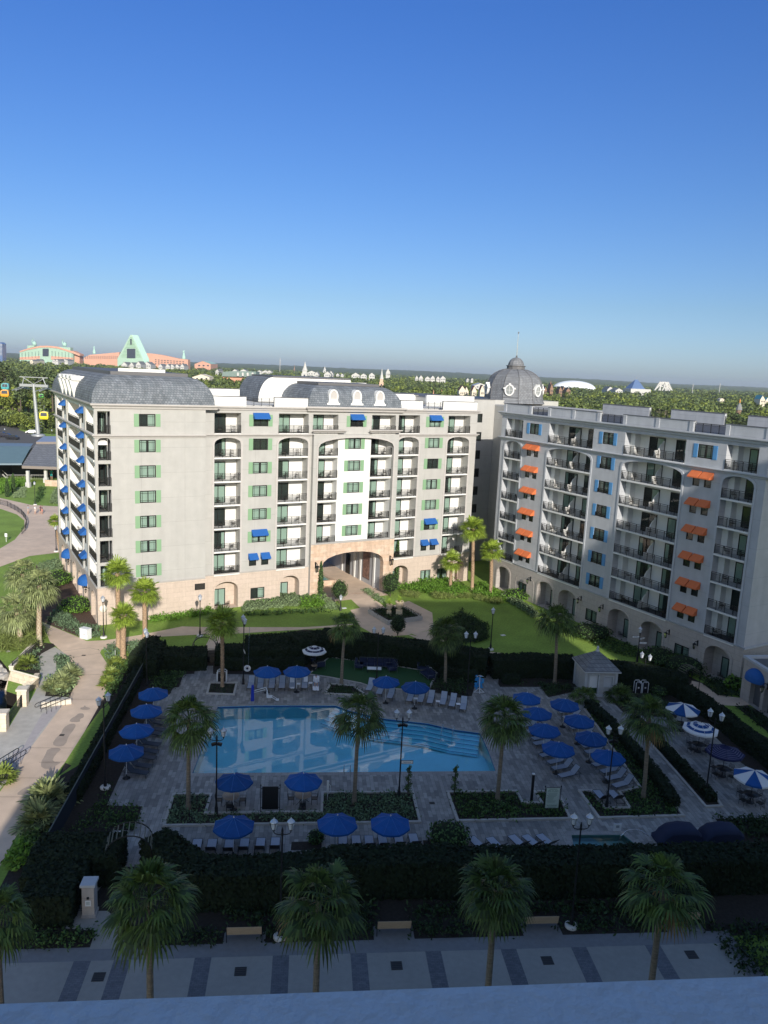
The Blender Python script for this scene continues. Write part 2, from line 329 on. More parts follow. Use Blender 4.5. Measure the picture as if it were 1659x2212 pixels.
# shared unit meshes (facade coordinates: x right, y inward, z up, origin at bottom centre)
_c={}
def cached(key,fn):
    if key not in _c: _c[key]=fn()
    return _c[key]
def door_mesh(w=1.9,h=2.3,kind=0):
    def f():
        b=MB(); b.quad((-w/2,-.012,0),(w/2,-.012,0),(w/2,-.012,h),(-w/2,-.012,h),3)
        segs={0:[(-w/2,-.02),(.06,w/2)],1:[(-w/2,-.1)],2:[(-w/2,-w/4),(w/4,w/2)],3:[],4:[(.05,w/2)],5:[(-w/2,w/2)]}[kind]
        for a,c in segs:
            n=max(2,int((c-a)/.07)); 
            for i in range(n):
                xa,xb=a+(c-a)*i/n,a+(c-a)*(i+1)/n; ya,yb=(-.03,-.05) if i%2 else (-.05,-.03)
                b.quad((xa,ya,.03),(xb,yb,.03),(xb,yb,h-.05),(xa,ya,h-.05),2)
        b.quad((-w/2,-.07,0),(w/2,-.07,0),(w/2,-.07,h),(-w/2,-.07,h),1)
        for x in (-w/2,-.045,w/2-.09): b.box(x,x+.09,-.1,-.005,0,h,0)
        b.box(-w/2+.09,w/2-.09,-.098,-.006,h-.09,h-.001,0); b.box(-w/2+.09,w/2-.09,-.098,-.006,0,.08,0)
        return b.mesh('sliding_door',[DARKM,GLASS,CURT,ROOM])
    return cached(('door',w,h,kind),f)
def window_mesh(w=1.95,h=1.48,kind=0,lap=False):
    def f():
        b=MB(); b.quad((-w/2,.13,0),(w/2,.13,0),(w/2,.13,h),(-w/2,.13,h),3)
        segs={0:[(-w/2,w/2)],1:[(-w/2,-.15),(.15,w/2)],2:[(0,w/2)],3:[]}[kind]
        for a,c in segs:
            n=max(2,int((c-a)/.08))
            for i in range(n):
                xa,xb=a+(c-a)*i/n,a+(c-a)*(i+1)/n; ya,yb=(.1,.12) if i%2 else (.12,.1)
                b.quad((xa,ya,.03),(xb,yb,.03),(xb,yb,h-.03),(xa,ya,h-.03),2)
        b.quad((-w/2,.07,0),(w/2,.07,0),(w/2,.07,h),(-w/2,.07,h),1)
        for x in ((-w/2,-.05,w/2-.1) if w>1.2 else (-w/2,w/2-.1)): b.box(x,x+.1,.02,.125,0,h,0)
        b.box(-w/2+.1,w/2-.1,.022,.124,h-.1,h-.001,0); b.box(-w/2+.1,w/2-.1,.022,.124,.001,.1,0)
        for x in ((-w/2+.28,w/2-.28) if w>1.2 else ()): b.box(x-.02,x+.02,.05,.066,.1,h-.1,0)
        b.box(-w/2+.1,w/2-.1,.048,.064,h-.34,h-.305,0); b.box(-w/2+.1,w/2-.1,.048,.064,.25,.285,0)
        return b.mesh('window',[DARKM,GLASS,CURT if not lap else CURTG,ROOM])
    return cached(('win',w,h,kind,lap),f)
def shutter_mesh(m,w=.56,h=1.5):
    def f():
        b=MB(); b.box(-w/2,w/2,-.05,-.003,0,h,0)
        for z0,z1 in ((.08,h/2-.05),(h/2+.05,h-.08)):
            b.box(-w/2+.07,w/2-.07,-.062,-.051,z0,z1,0)
        return b.mesh('shutter',[m])
    return cached(('sh',m.name,w,h),f)
def awning_mesh(m,w,drop=.62,proj=.75):
    def f():
        b=MB(); a,c=-w/2,w/2
        b.quad((a,-proj,-drop),(c,-proj,-drop),(c,-.02,0),(a,-.02,0)); b.quad((a,-proj,-drop-.14),(c,-proj,-drop-.14),(c,-proj,-drop),(a,-proj,-drop))
        b.add([(a,-proj,-drop),(a,-.02,0),(a,-.02,-drop)],[(0,1,2)]); b.add([(c,-proj,-drop),(c,-.02,-drop),(c,-.02,0)],[(0,1,2)])
        b.quad((a,-.02,-drop),(a,-.02,-drop-.14),(a,-proj,-drop-.14),(a,-proj,-drop)); b.quad((c,-.02,-drop),(c,-proj,-drop),(c,-proj,-drop-.14),(c,-.02,-drop-.14))
        return b.mesh('awning',[m])
    return cached(('aw',m.name,w,drop,proj),f)
def rail_mesh(w,h=1.05,n=None):
    w=round(w,1)
    def f():
        b=MB(); b.box(-w/2,w/2,-.025,.025,h-.045,h,0); b.box(-w/2,w/2,-.015,.015,.08,.11,0); b.box(-w/2,w/2,-.015,.015,h-.2,h-.17,0)
        k=max(2,round(w/.13))
        for i in range(k+1):
            x=-w/2+w*i/k; big=(i%8==0) or i==k
            r=.03 if big else .014
            b.box(x-r,x+r,-r,r,0 if big else .11,h-.045 if big else h-.2,0)
        return b.mesh('railing',[DARKM])
    return cached(('rail',w,h),f)
def place(me,name,root,M,x,y,z,flip=False):
    o=bpy.data.objects.new(name,me); COL.objects.link(o); o.parent=root
    o.matrix_local=M@Matrix.Translation((x,y,z)); return o
def slab_mesh(w,d,m):
    w=round(w,2)
    def f():
        b=MB(); b.box(-w/2+.01,w/2-.01,-.1,d,-.2,0,0); return b.mesh('balcony',[m])
    return cached(('slab',w,d,m.name),f)
def divider_mesh(d,m):
    def f():
        b=MB(); pts=[(0,0),(d,0),(d,2.0),(d-.35,2.0),(d-.45,1.75),(d-.75,1.55),(d-1.0,1.2),(d-1.1,.9),(.12,.9)]
        n=len(pts)
        v=[(-.06,.1+y if y<d else y,z) for y,z in pts]+[(.06,.1+y if y<d else y,z) for y,z in pts]
        v=[(a,min(bb,d),c) for a,bb,c in v]
        b.add(v,[tuple(range(n)),tuple(range(n,2*n))[::-1]]+[(i,i+n,(i+1)%n+n,(i+1)%n) for i in range(n)])
        return b.mesh('divider',[m])
    return cached(('div',d,m.name),f)
CHAIRS=[]   # (world pos, rot, label)
def Mf_world(root,M): return Matrix.Translation(root.location)@Matrix.Rotation(root.rotation_euler.z,4,'Z')@M
def balcony(root,M,x0,x1,F,y=0,doors=((.35,0),),depth=1.7,m=None,div=False,name='',rail=True,chairs=True,doorw=1.9,sideL=None):
    w=x1-x0; cx=(x0+x1)/2; m=m or WHITE
    b=place(slab_mesh(w,depth,m),'balcony',root,M,cx,y,F)
    def sub(me,nm,x,yy,z,rz=0):
        o=bpy.data.objects.new(nm,me); COL.objects.link(o); o.parent=b; o.location=(x,yy,z); o.rotation_euler=(0,0,rz); return o
    if rail: sub(rail_mesh(w-.04),'railing',0,-.03,0)
    for fx,k in doors:
        sub(door_mesh(doorw,2.3,k),'sliding_door',-w/2+fx*w,depth-.003,.004)
    if div: sub(divider_mesh(depth-.02,m),'divider',0,0,.003)
    if chairs:
        MW=Mf_world(root,M); az=math.atan2(MW[1][0],MW[0][0])
        n=1 if w<2 else (2 if w<5.5 else 3)
        for i in range(n):
            fx=(i+.55)/n+random.uniform(-.05,.05)
            p=MW@Vector((x0+fx*w,y+.65+random.uniform(-.1,.2),F+.004)); CHAIRS.append((p,az+pi+random.uniform(-.7,.7),name))
    return b
def window(root,M,x,z,y=0,w=1.95,h=1.48,kind=0,sh=None,aw=None,shh=1.5,lap=False,aww=None,sill=True,jr=False):
    o=place(window_mesh(w,h,kind,lap),'window',root,M,x,y,z)
    def sub(me,nm,xx,yy,zz):
        c=bpy.data.objects.new(nm,me); COL.objects.link(c); c.parent=o; c.location=(xx,yy,zz)
    if sh: 
        for sx in (-1,1): sub(shutter_mesh(sh),'shutter',sx*(w/2+.30),0,-.01)
    if aw: sub(awning_mesh(aw,aww or w+.15),'awning',0,0,h+.25)
    if jr: sub(rail_mesh(w,.55),'railing',0,-.04,-.02)
    return o
def lantern_mesh():
    def f():
        b=MB(); b.tube([(0,0,.35),(0,-.18,.55),(0,-.4,.5),(0,-.42,.36)],.025,5,0); b.box(-.06,.06,-.03,0,.1,.6,0)
        b.lathe([(.02,.42),(.16,.34),(.16,.3)],(0,-.42,0),6,0,False); b.lathe([(.15,.3),(.1,-.05)],(0,-.42,0),6,1,False); b.lathe([(.11,-.05),(.02,-.14)],(0,-.42,0),6,0,False)
        return b.mesh('wall_lantern',[BLACKM,LAMPG])
    return cached('lantern',f)
I4=Matrix.Identity(4)
# ------------------------------------------------------------------- main hotel
hotel=thing('hotel_building','long cream hotel block with green shutters, curved slate mansards and a stone archway','hotel',O,A30)
wb=MB()      # materials: 0 stucco 1 white 2 stone 3 trim 4 travertine
WM=[STUCCO,WHITE,STONE,TRIM,TRAV,CAPD,PATHM,GREYST]
# end wall at t=0
ops=[(5.0,6.9,F+.88,F+2.36,0,.14) for F in FL]
for i,F in enumerate(FL): ops.append((.35,1.75,F,F+2.62,.45 if i==5 else 0,.3))
panel(wb,0,12.95,4.65,25.9,ops,0,0)
panel(wb,-.06,12.95,0,4.65,[],-.06,2)
wb.quad((12.95,0,0),(12.95,1.0,0),(12.95,1.0,25.9),(12.95,0,25.9),0)
for z in (7.6,10.65,13.7,16.75,19.8): pass
cornice(wb,-.0,12.95,22.38,.38,.32,0,3,e0=1); cornice(wb,-.06,12.95,4.55,.2,.1,-.06,3,e0=1)
cornice(wb,0,14.2,25.75,.6,.45,0,3,e0=1,e1=1)
# west facade : x=-t, y=+s
MWf=Matrix.Rotation(-pi/2,4,'Z')
st=len(wb.v)
wops=[]
for i,F in enumerate(FL):
    ah=.8 if i==5 else 0; top=F+2.62 if i!=5 else F+2.55
    wops+=[(-5.2,-.34,F,top,ah,1.45,1),(-20.0,-10.4,F,top,ah,1.7),(-31.3,-25.6,F,top,ah,1.7)]
    wops+=[(-9.0,-7.6,F+.6,F+2.36,0,.14),(-24.2,-22.8,F+.6,F+2.36,0,.14)]
panel(wb,-34,-0.0,4.65,25.9,wops,0,1)
bops=[(-4.3,-1.3,0.02,3.5,1.2,1.4),(-9.6,-7.0,0.02,3.5,1.1,1.2),(-14.4,-11.2,.02,3.5,1.2,1.4),(-19.5,-16.3,.02,3.5,1.2,1.4),(-24.5,-22.3,.02,3.5,1.0,1.2),(-30.5,-27,.02,3.5,1.2,1.4)]
panel(wb,-34,.06,0,4.65,bops,-.06,2)
for a,b_,c_,d_,ah,dp in bops: wb.quad((a,-.06+dp,0),(b_,-.06+dp,0),(b_,-.06+dp,d_),(a,-.06+dp,d_),2); archtrim(wb,a,b_,c_,d_,ah,-.06,.22,.05,2)
cornice(wb,-34,0,22.38,.38,.32,0,3,e1=1); cornice(wb,-34,.06,4.55,.2,.1,-.06,3,e1=1); cornice(wb,-34,0,25.75,.6,.45,0,3,e0=1,e1=1)
for x in (-5.75,-9.6,-21.0,-25.0,-32.2):     # pilasters
    wb.box(x-.3,x+.3,-.16,-.002,4.75,22.36,0); wb.box(x-.3,x+.3,-.16,-.002,22.78,25.72,0)
wb.quad((-20,1.7,4.65),(-10.4,1.7,4.65),(-10.4,1.7,25.9),(-20,1.7,25.9),1); wb.quad((-31.3,1.7,4.65),(-25.6,1.7,4.65),(-25.6,1.7,25.9),(-31.3,1.7,25.9),1)
wb.quad((-5.2,1.45,4.65),(-.0,1.45,4.65),(-.0,1.45,25.9),(-5.2,1.45,25.9),1); wb.box(-2.65,-2.5,.32,1.44,4.66,25.7,1)
wb.xf(MWf,st)
# corner column top pieces
# recessed joint and main facade at t=1
T1=1.0
cols=[('first',14.35,17.8,0,[0,1,2,3,4,5,6]),('second',22.9,27.1,0,[0,1,2,3,4,5,6]),('fifth',40.95,44.45,0,[0,1,2,3,4,5,6]),('sixth',49.4,53.3,0,[0,1,2,3,4,5,6])]
ops=[]
for nm,a,b_,_,lv in cols:
    ops.append((a,b_,4.65,22.3,.85,1.7)); ops.append((a,b_,22.85,25.4,0,1.7))
for cx in (20.45,):
    for i,F in enumerate(FL):
        if i==0: ops+=[(cx-1.35,cx-.35,F+.75,F+2.2,0,.14),(cx+.35,cx+1.35,F+.75,F+2.2,0,.14)]
        else: ops.append((cx-1,cx+1,F+.88,F+2.36,0,.14))
panel(wb,12.95,27.65,4.65,25.9,[o for o in ops if o[0]<27.6],T1,0)
ops2=[o for o in ops if o[0]>40]
for i,F in enumerate(FL):
    cx=47.05
    if i==0: ops2+=[(cx-1.3,cx-.3,F+.75,F+2.2,0,.14),(cx+.3,cx+1.3,F+.75,F+2.2,0,.14)]
    else: ops2.append((cx-.95,cx+.95,F+.88,F+2.36,0,.14))
panel(wb,40.6,54.6,4.65,25.9,ops2,T1,0)
for nm,a,b_,_,lv in cols:
    wb.quad((a,T1+1.7,4.65),(b_,T1+1.7,4.65),(b_,T1+1.7,25.9),(a,T1+1.7,25.9),1); archtrim(wb,a,b_,4.7,22.3,.85,T1,.26,.08,3)
# stone base of main facade
def base(x0,x1,bops,y,m=2):
    panel(wb,x0,x1,0,4.65,bops,y,m)
    for a,b_,c_,d_,ah,dp in bops:
        if ah>0: wb.quad((a,y+dp,0),(b_,y+dp,0),(b_,y+dp,d_),(a,y+dp,d_),m); archtrim(wb,a,b_,c_,d_,ah,y,.24,.05,m)
base(12.95,27.65,[(14.45,17.6,.02,3.6,1.25,1.5),(19.35,21.3,.9,2.38,0,.14),(23.5,26.3,.02,3.6,1.25,1.5)],T1-.06)
base(40.75,54.7,[(41.0,43.7,.02,3.5,1.2,1.5),(45.9,47.7,.7,2.4,0,.14),(48.9,50.7,.7,2.4,0,.14),(52.1,53.8,.02,3.3,.9,1.5)],T1-.06)
cornice(wb,12.95,27.65,4.55,.2,.1,T1-.06,3); cornice(wb,40.75,54.7,4.55,.2,.1,T1-.06,3)
cornice(wb,13.25,27.6,22.38,.38,.34,T1,3,e0=1); cornice(wb,40.8,54.6,22.38,.38,.34,T1,3,e1=1)
cornice(wb,13.9,27.0,25.7,.55,.4,T1,3); cornice(wb,41.2,54.6,25.7,.55,.4,T1,3,e1=1)
# centre bay
CB=.35
panel(wb,27.65,40.75,0,7.76,[(29.35,39.1,.02,6.35,1.9,.9)],CB,4); archtrim(wb,29.35,39.1,.02,6.35,1.9,CB,.28,.06,4)
cornice(wb,27.65,40.75,7.7,.16,.12,CB,3,e0=1,e1=1)
for s in (27.65,40.75): wb.quad((s,CB,0),(s,T1,0),(s,T1,22.7),(s,CB,22.7),0)
panel(wb,27.65,40.75,7.86,22.7,[(28.35,39.95,7.9,22.3,1.35,.55)],CB,0); archtrim(wb,28.35,39.95,7.95,22.3,1.35,CB,.2,.08,3)
ib=[(28.35,31.5,F,F+2.72,0,1.6) for F in FL[1:6]]+[(36.6,39.95,F,F+2.72,0,1.6) for F in FL[1:6]]
iw=[(33.1,35.0,F+.88,F+2.36,0,.14) for F in FL[1:6]]
panel(wb,28.35,39.95,7.86,22.4,ib+iw,CB+.55,1)
wb.quad((28.35,CB+2.15,7.8),(39.95,CB+2.15,7.8),(39.95,CB+2.15,22.4),(28.35,CB+2.15,22.4),1)
# top floor of centre bay
panel(wb,27.6,40.8,22.7,25.8,[(27.75,31.45,22.85,25.35,0,1.6),(36.65,40.45,22.85,25.35,0,1.6),(33.3,35.2,23.73,25.2,0,.14)],T1-.02,0)
wb.quad((27.6,T1+1.58,22.7),(40.8,T1+1.58,22.7),(40.8,T1+1.58,25.8),(27.6,T1+1.58,25.8),1)
wb.box(27.65,40.75,CB+.005,T1+1.5,22.45,22.7,3)
for a,b_ in ((27.7,32.0),(36.3,40.7)): cornice(wb,a,b_,22.95,.4,.42,CB+.1,3,e0=1,e1=1); wb.box(a,b_,CB+.1,T1-.03,22.95,23.35,3)
cornice(wb,26.95,41.25,25.7,.7,.55,T1-.25,3,e0=1,e1=1); wb.box(26.95,41.25,T1-.25,T1+.5,25.7,26.38,3)
# passage walls
wb.quad((39.1,CB+.9,0),(39.1,19.5,0),(39.1,19.5,6.7),(39.1,CB+.9,6.7),7); wb.quad((29.35,19.5,0),(29.35,CB+.9,0),(29.35,CB+.9,6.7),(29.35,19.5,6.7),1)
wb.quad((29.35,CB+.9,6.7),(39.1,CB+.9,6.7),(39.1,19.5,6.7),(29.35,19.5,6.7),1)
for t in (2.6,6.9,8.8,13.0): wb.box(38.96,39.09,t,t+.5,0.01,6.6,1)
# parapets
def parapet(mb,x0,x1,y,z0,z1,m,cap,gaps=(),th=.3,piers=()):
    segs=[]; a=x0
    for ga,gb in gaps: segs.append((a,ga)); a=gb
    segs.append((a,x1))
    for a,b_ in segs: mb.box(a,b_,y,y+th,z0,z1,m); mb.box(a-.04,b_+.04,y-.05,y+th+.05,z1,z1+.08,cap)
    for p in piers: mb.box(p-.25,p+.25,y-.08,y-.001,z0,z1,m)
parapet(wb,14.0,27.0,T1+.12,26.22,27.4,1,5,[(18.5,22.3)],piers=(18.2,22.6,14.4))
parapet(wb,41.25,54.5,T1+.12,26.22,27.4,1,5,[(44.9,48.4)],piers=(44.6,48.7,54.2))
for a,b_,t,z in ((14.5,20.0,8,28.1),(44.2,47.6,8,28.1),(50.9,60,9.5,28.0),(41,55,18.5,27.6)): wb.box(a,b_,t,t+.4,26.3,z,1); wb.box(a-.04,b_+.04,t-.05,t+.45,z,z+.09,5)
# solid bodies behind the facades, and roofs
wb.box(1.95,12.9,.3,34,0.0,26.3,7); wb.box(12.9,29.3,2.75,20,0.0,26.3,1); wb.box(39.15,54.5,2.75,20,.0,26.3,1); wb.box(29.3,39.15,2.75,20,6.75,26.3,1)
# mansard on three sides
def mansard(mb,s0,s1,t0,t1,z0,h,off,sides,m,n=8,cap=5):
    rings=[]
    for i in range(n+1):
        u=pi/2*i/n; o=off*(1-cos(u)); z=z0+h*sin(u)
        rings.append([(s0+(o if 'W' in sides else 0),t0+(o if 'S' in sides else 0),z),(s1-(o if 'E' in sides else 0),t0+(o if 'S' in sides else 0),z),(s1-(o if 'E' in sides else 0),t1-(o if 'N' in sides else 0),z),(s0+(o if 'W' in sides else 0),t1-(o if 'N' in sides else 0),z)])
    for i in range(n):
        for j in range(4):
            side='SENW'[j]; k=(j+1)%4
            mb.add([rings[i][j],rings[i][k],rings[i+1][k],rings[i+1][j]],[(0,1,2,3)],m if side in sides else 1)
    mb.add(rings[-1],[(0,1,2,3)],5)
    a,b_,c,d=rings[-1]
    return (a[0],b_[0],a[1],d[1],a[2])
ob=wb.build('wall',WM,hotel)
rf=MB()
r=mansard(rf,-.3,14.0,-.3,34.3,26.36,3.25,2.7,'WSEN',0)
rf.box(r[0]-.1,r[1]+.1,r[2]-.1,r[3]+.1,r[4]-.06,r[4]+.38,2)
for a in (r[0]+.6,): rf.box(a+.4,r[1]-2.4,r[2]+.9,r[2]+1.2,r[4]+.38,r[4]+.75,1)
r=mansard(rf,26.95,41.2,T1-.2,10.5,26.4,2.75,2.5,'WSE',0); rf.box(r[0]-.1,r[1]+.1,r[2]-.1,r[3],r[4]-.05,r[4]+.33,2)
r=mansard(rf,23.6,38,10.52,19,26.4,3.45,2.2,'W',0); rf.box(r[0]-.1,r[1],r[2]+.0,r[3],r[4]-.05,r[4]+.2,2)
rf.box(27.5,40.6,10.4,10.5,26.4,29.5,1)
ro=rf.build('roof',[SHING,WHITE,CAPD,WHITE,WHITE,CAPD],hotel)
# dormers on the west slope and round dormers on the centre mansard
def dormer_mesh():
    b=MB(); b.box(-.9,.9,-.35,1.5,1.95,2.3,0); b.box(-.36,.36,.06,1.8,-.35,1.75,0,None,1.6)
    b.box(-.82,.82,-.25,1.5,1.75,1.95,0)
    return b.mesh('dormer',[WHITE,TRIM])
dm=dormer_mesh()
for t in (12.5,15.9,19.3,22.7):
    o=bpy.data.objects.new('dormer',dm); COL.objects.link(o); o.parent=ro; o.matrix_local=Matrix.Translation((-.42,t,26.75))@MWf
def oeil_mesh(rx=.5,rz=.75,depth=1.2,m=WHITE,inner=TRIM,scroll=True,glz=False):
    b=MB(); n=20; 
    for (ra,rb,y0,y1) in ((rx,rx+.2,-.12,depth),):
        ring=[]
        for r_,y in ((ra,-.0),(ra,y0),(rb,y0),(rb,y1)):
            ring.append([(r_/rx*rx*cos(2*pi*i/n) if 0 else r_*cos(2*pi*i/n),y,(rz+(r_-rx))*sin(2*pi*i/n)) for i in range(n)])
        for q in range(3): b.add(ring[q]+ring[q+1],[(i,(i+1)%n,n+(i+1)%n,n+i) for i in range(n)],0)
    b.add([(rx*cos(2*pi*i/n),-.02,rz*sin(2*pi*i/n)) for i in range(n)],[tuple(range(n))],1)
    if scroll: b.box(-rx-.45,rx+.45,-.14,depth,-rz-.35,-rz-.1,0); b.box(-rx-.25,rx+.25,-.13,depth,-rz-.1,-rz*.3,0,top=.8)
    else:
        b.box(-.14,.14,-.2,.5,rz+.02,rz+.38,0); b.box(-rx-.42,-rx-.02,-.14,.6,.15,.42,0); b.box(rx+.02,rx+.42,-.14,.6,.15,.42,0)
        b.box(-.025,.025,-.06,-.03,-rz,rz,0); b.box(-rx,rx,-.055,-.035,-.025,.025,0)
    return b.mesh('dormer',[m,inner])
om=oeil_mesh()
for s in (30.6,34.15,37.7):
    o=bpy.data.objects.new('dormer',om); COL.objects.link(o); o.parent=ro; o.location=(s,T1-.05,27.75)
# roof railings
for a,b_ in ((18.5,22.3),(44.9,48.4)): place(rail_mesh(b_-a,1.0),'railing',hotel,I4,(a+b_)/2,T1+.25,26.3)
# ---- balconies of the main hotel
K=[0,5,2,0,1,0,4,2,0,5,3,0]
random.seed(3)
for nm,a,b_,_,lv in cols:
    for i in lv:
        balcony(hotel,I4,a,b_,FL[i],T1,((.3 if nm!='sixth' else .33,random.choice(K)),),1.7,name=f'{FN[i]}-floor balcony in the {nm} balcony column of the cream hotel')
for nm,a,b_ in (('third',28.35,31.5),('fourth',36.6,39.95)):
    for i in (1,2,3,4,5): balcony(hotel,I4,a,b_,FL[i],CB+.55,((.32,random.choice(K)),),1.6,name=f'{FN[i]}-floor balcony in the {nm} balcony column of the cream hotel')
balcony(hotel,I4,27.75,31.45,22.86,T1-.02,((.35,0),),1.6,name='top-floor balcony left under the three round dormers'); balcony(hotel,I4,36.65,40.45,22.86,T1-.02,((.3,1),),1.6,name='top-floor balcony right under the three round dormers')
for i,F in enumerate(FL):
    window(hotel,I4,5.95,F+.88,0,1.9,1.48,[0,1,1,0,0,1,2][i],GREENSH)
    if i==0:
        for dx in (-.85,.85): window(hotel,I4,20.45+dx,F+.75,T1,1.0,1.45,3,None,BLUEAW,aww=1.25)
        for dx in (-.8,.8): window(hotel,I4,47.05+dx,F+.75,T1,1.0,1.45,3,None,BLUEAW,aww=1.25)
    else:
        window(hotel,I4,20.45,F+.88,T1,2.0,1.48,[0,1,0,0,1,3,3][i],GREENSH,BLUEAW if i in (1,6) else None)
        window(hotel,I4,47.05,F+.88,T1,1.9,1.48,[0,2,0,1,3,0,0][i],GREENSH,BLUEAW if i in (1,6) else None)
for i in (1,2,3,4,5): window(hotel,I4,34.05,FL[i]+.88,CB+.55,1.9,1.48,[0,0,1,0,0,1][i],GREENSH)
window(hotel,I4,34.25,23.73,T1-.02,1.9,1.47,3,GREENSH,BLUEAW,jr=True)
# ground floor doors and windows
def gdoor(M,root,x,y,w=1.9,k=0,h=2.3): place(door_mesh(w,h,k),'sliding_door',root,M,x,y,.03)
for x,k in ((15.4,0),(24.3,0),(41.8,0)): gdoor(I4,hotel,x,T1-.06+1.497,1.9,k)
window(hotel,I4,20.32,.9,T1-.06,1.95,1.48,2); window(hotel,I4,46.8,.7,T1-.06,1.8,1.7,1); window(hotel,I4,49.8,.7,T1-.06,1.8,1.7,0)
for s in (28.4,40.15): place(lantern_mesh(),'wall_lantern',hotel,Matrix.Scale(1.7,4),s/1.7,(CB-.01)/1.7,4.3/1.7)
# dark plaque by the joint, mosaic in the passage
b=MB(); b.box(-.65,.65,-.06,-.002,-.4,.4,0)
for i in range(5): b.box(-.5,.5,-.075,-.061,.24-.13*i,.29-.13*i,1)
b.build('plaque',[BLACKM,mat('plaque_relief',(.10,.09,.075),.4,metal=.5)],hotel).matrix_local=Matrix.Translation((12.25,-.06,3.6))
b=MB(); b.box(-1.0,1.0,-.07,-.003,.8,5.4,0); b.box(-1.1,1.1,-.05,-.002,.7,5.5,1)
b.build('mosaic_panel',[mat('passage_mosaic',(.22,.13,.10),.5,var=.6,scale=3.5,v2=.4,s2=1.1),CAPD],hotel).matrix_local=Matrix.Translation((39.1,5.3,0))@Matrix.Rotation(-pi/2,4,'Z')@Matrix.Identity(4)
for t in (11.2,): place(door_mesh(1.3,3.2,3),'passage_door',hotel,Matrix.Translation((39.1,t,0))@Matrix.Rotation(-pi/2,4,'Z'),0,0,.02)
# west facade items
for i,F in enumerate(FL):
    balcony(hotel,MWf,-20.0,-10.4,F,0,((.3,random.choice(K)),(.75,random.choice(K))),1.7,div=True,name=f'wide {FN[i]}-floor balcony on the hotel end with blue awnings')
    balcony(hotel,MWf,-31.3,-25.6,F,0,((.3,random.choice(K)),),1.7,name=f'{FN[i]}-floor far balcony on the hotel end with blue awnings')
    balcony(hotel,MWf,-5.2,-.45,F,0,((.76,random.choice(K)),),1.44,name=f'{FN[i]}-floor corner balcony of the cream hotel')
    place(rail_mesh(1.4),'corner_railing',hotel,I4,1.05,-.03,F); place(door_mesh(.9,2.3,(0,1,3,4,1,0,2)[i]),'sliding_door',hotel,I4,1.05-.1,2.497,F+.004)
    for x in (-8.3,-23.5): window(hotel,MWf,x,F+.6,0,1.4,1.76,1,None,BLUEAW,aww=1.9)
for a,b_,k in ((-4.3,-1.3,0),(-14.4,-11.2,0),(-19.5,-16.3,5)): gdoor(MWf,hotel,(a+b_)/2,-.06+1.397,1.9,k)
def dome_awning(w=2.6,r=1.0):
    b=MB(); n=10
    for i in range(n):
        for j in range(5):
            P=[]
            for (ii,jj) in ((i,j),(i+1,j),(i+1,j+1),(i,j+1)):
                a=pi*ii/n; e=pi/2*jj/5; P.append((-w/2*cos(a)*cos(e),-r*sin(a)*cos(e),r*sin(e)))
            b.quad(*P)
        a0,a1=pi*i/n,pi*(i+1)/n
        b.quad((-w/2*cos(a0),-r*sin(a0),-.2),(-w/2*cos(a1),-r*sin(a1),-.2),(-w/2*cos(a1),-r*sin(a1),0),(-w/2*cos(a0),-r*sin(a0),0))
    return b.mesh('awning',[BLUEAW])
dam=dome_awning()
for x in (-8.3,-23.4): place(dam,'awning',hotel,MWf,x,-.08,3.2)
for x in (-5.8,-10.4,-20.7): place(lantern_mesh(),'wall_lantern',hotel,MWf,x,-.07,2.6)
# round clock-like disc sign on the west side and on the corner
# ------------------------------------------------------------------- connector and dome
tower=thing('domed_hotel_block','plain hotel link block with a slate dome, round white dormers and a mast','hotel',O,A30)
tb=MB(); TD=11.0; CE=65.4
cw=[]
for x,y in ((200,490),(193,582),(187,673),(180,763),(173,853),(168,942)):
    pass
cwin=[(61.0,63.0,F+.85,F+2.3,0,.14) for F in FL[1:]]
panel(tb,54.4,CE,0,27.45,cwin+[(61.0,63.0,5.4,6.9,0,.14)],TD,0)
tb.quad((CE,TD,0),(CE,32,0),(CE,32,27.45),(CE,TD,27.45),0); tb.quad((54.4,32,0),(54.4,TD,0),(54.4,TD,27.45),(54.4,32,27.45),0)
tb.box(54.5,CE-.1,TD+.3,31,0,27.3,0); tb.box(54.35,CE+.05,TD-.05,32,27.45,27.55,1)
tb.box(CE,80,-2.45,13.9,0,26.6,0); tb.box(CE+.1,82,14,30,0,27.35,0)
to=tb.build('wall',[STUCCO,CAPD],tower)
for F in FL[1:]: window(tower,I4,62.0,F+.85,TD,2.0,1.45,3)
window(tower,I4,62.0,5.4,TD,2.0,1.5,3)
DC=(74.1,17.0)
db=MB(); prof=[(5.6,26.9),(5.25,27.5),(5.12,28.3),(5.05,29.0),(4.95,30.0),(4.7,30.7),(4.3,31.35),(3.75,31.85),(3.0,32.3),(2.2,32.6),(1.5,32.72)]
db.lathe(prof,(DC[0],DC[1],0),12,0,False)
for i in range(12):
    a=2*pi*i/12; db.tube([(DC[0]+r_*cos(a),DC[1]+r_*sin(a),z) for r_,z in prof],.07,4,1)
db.lathe([(1.6,32.6),(1.6,33.2),(1.75,33.25),(1.75,33.35)],(DC[0],DC[1],0),12,1,False)
db.lathe([(1.45,33.35),(1.35,33.8),(1.1,34.25),(.7,34.6),(.25,34.75),(.12,34.8)],(DC[0],DC[1],0),12,0,False)
do=db.build('dome',[SHING2,CAPD],tower)
b=MB(); b.tube([(0,0,34.7),(0,0,38.9)],[.07,.04],6,0); b.lathe([(.05,34.75),(.16,34.9),(.16,35.0),(.05,35.15)],(0,0,0),8,1); b.add([(0,0,38.9),(.25,0,39.0),(.05,0,39.25),(-.12,0,39.05)],[(0,1,2,3)],1); b.lathe([(.02,38.85),(.1,38.95),(.02,39.05)],(0,0,0),6,1)
b.build('flag_mast',[CHROME,CAPD],tower,(DC[0],DC[1],0))
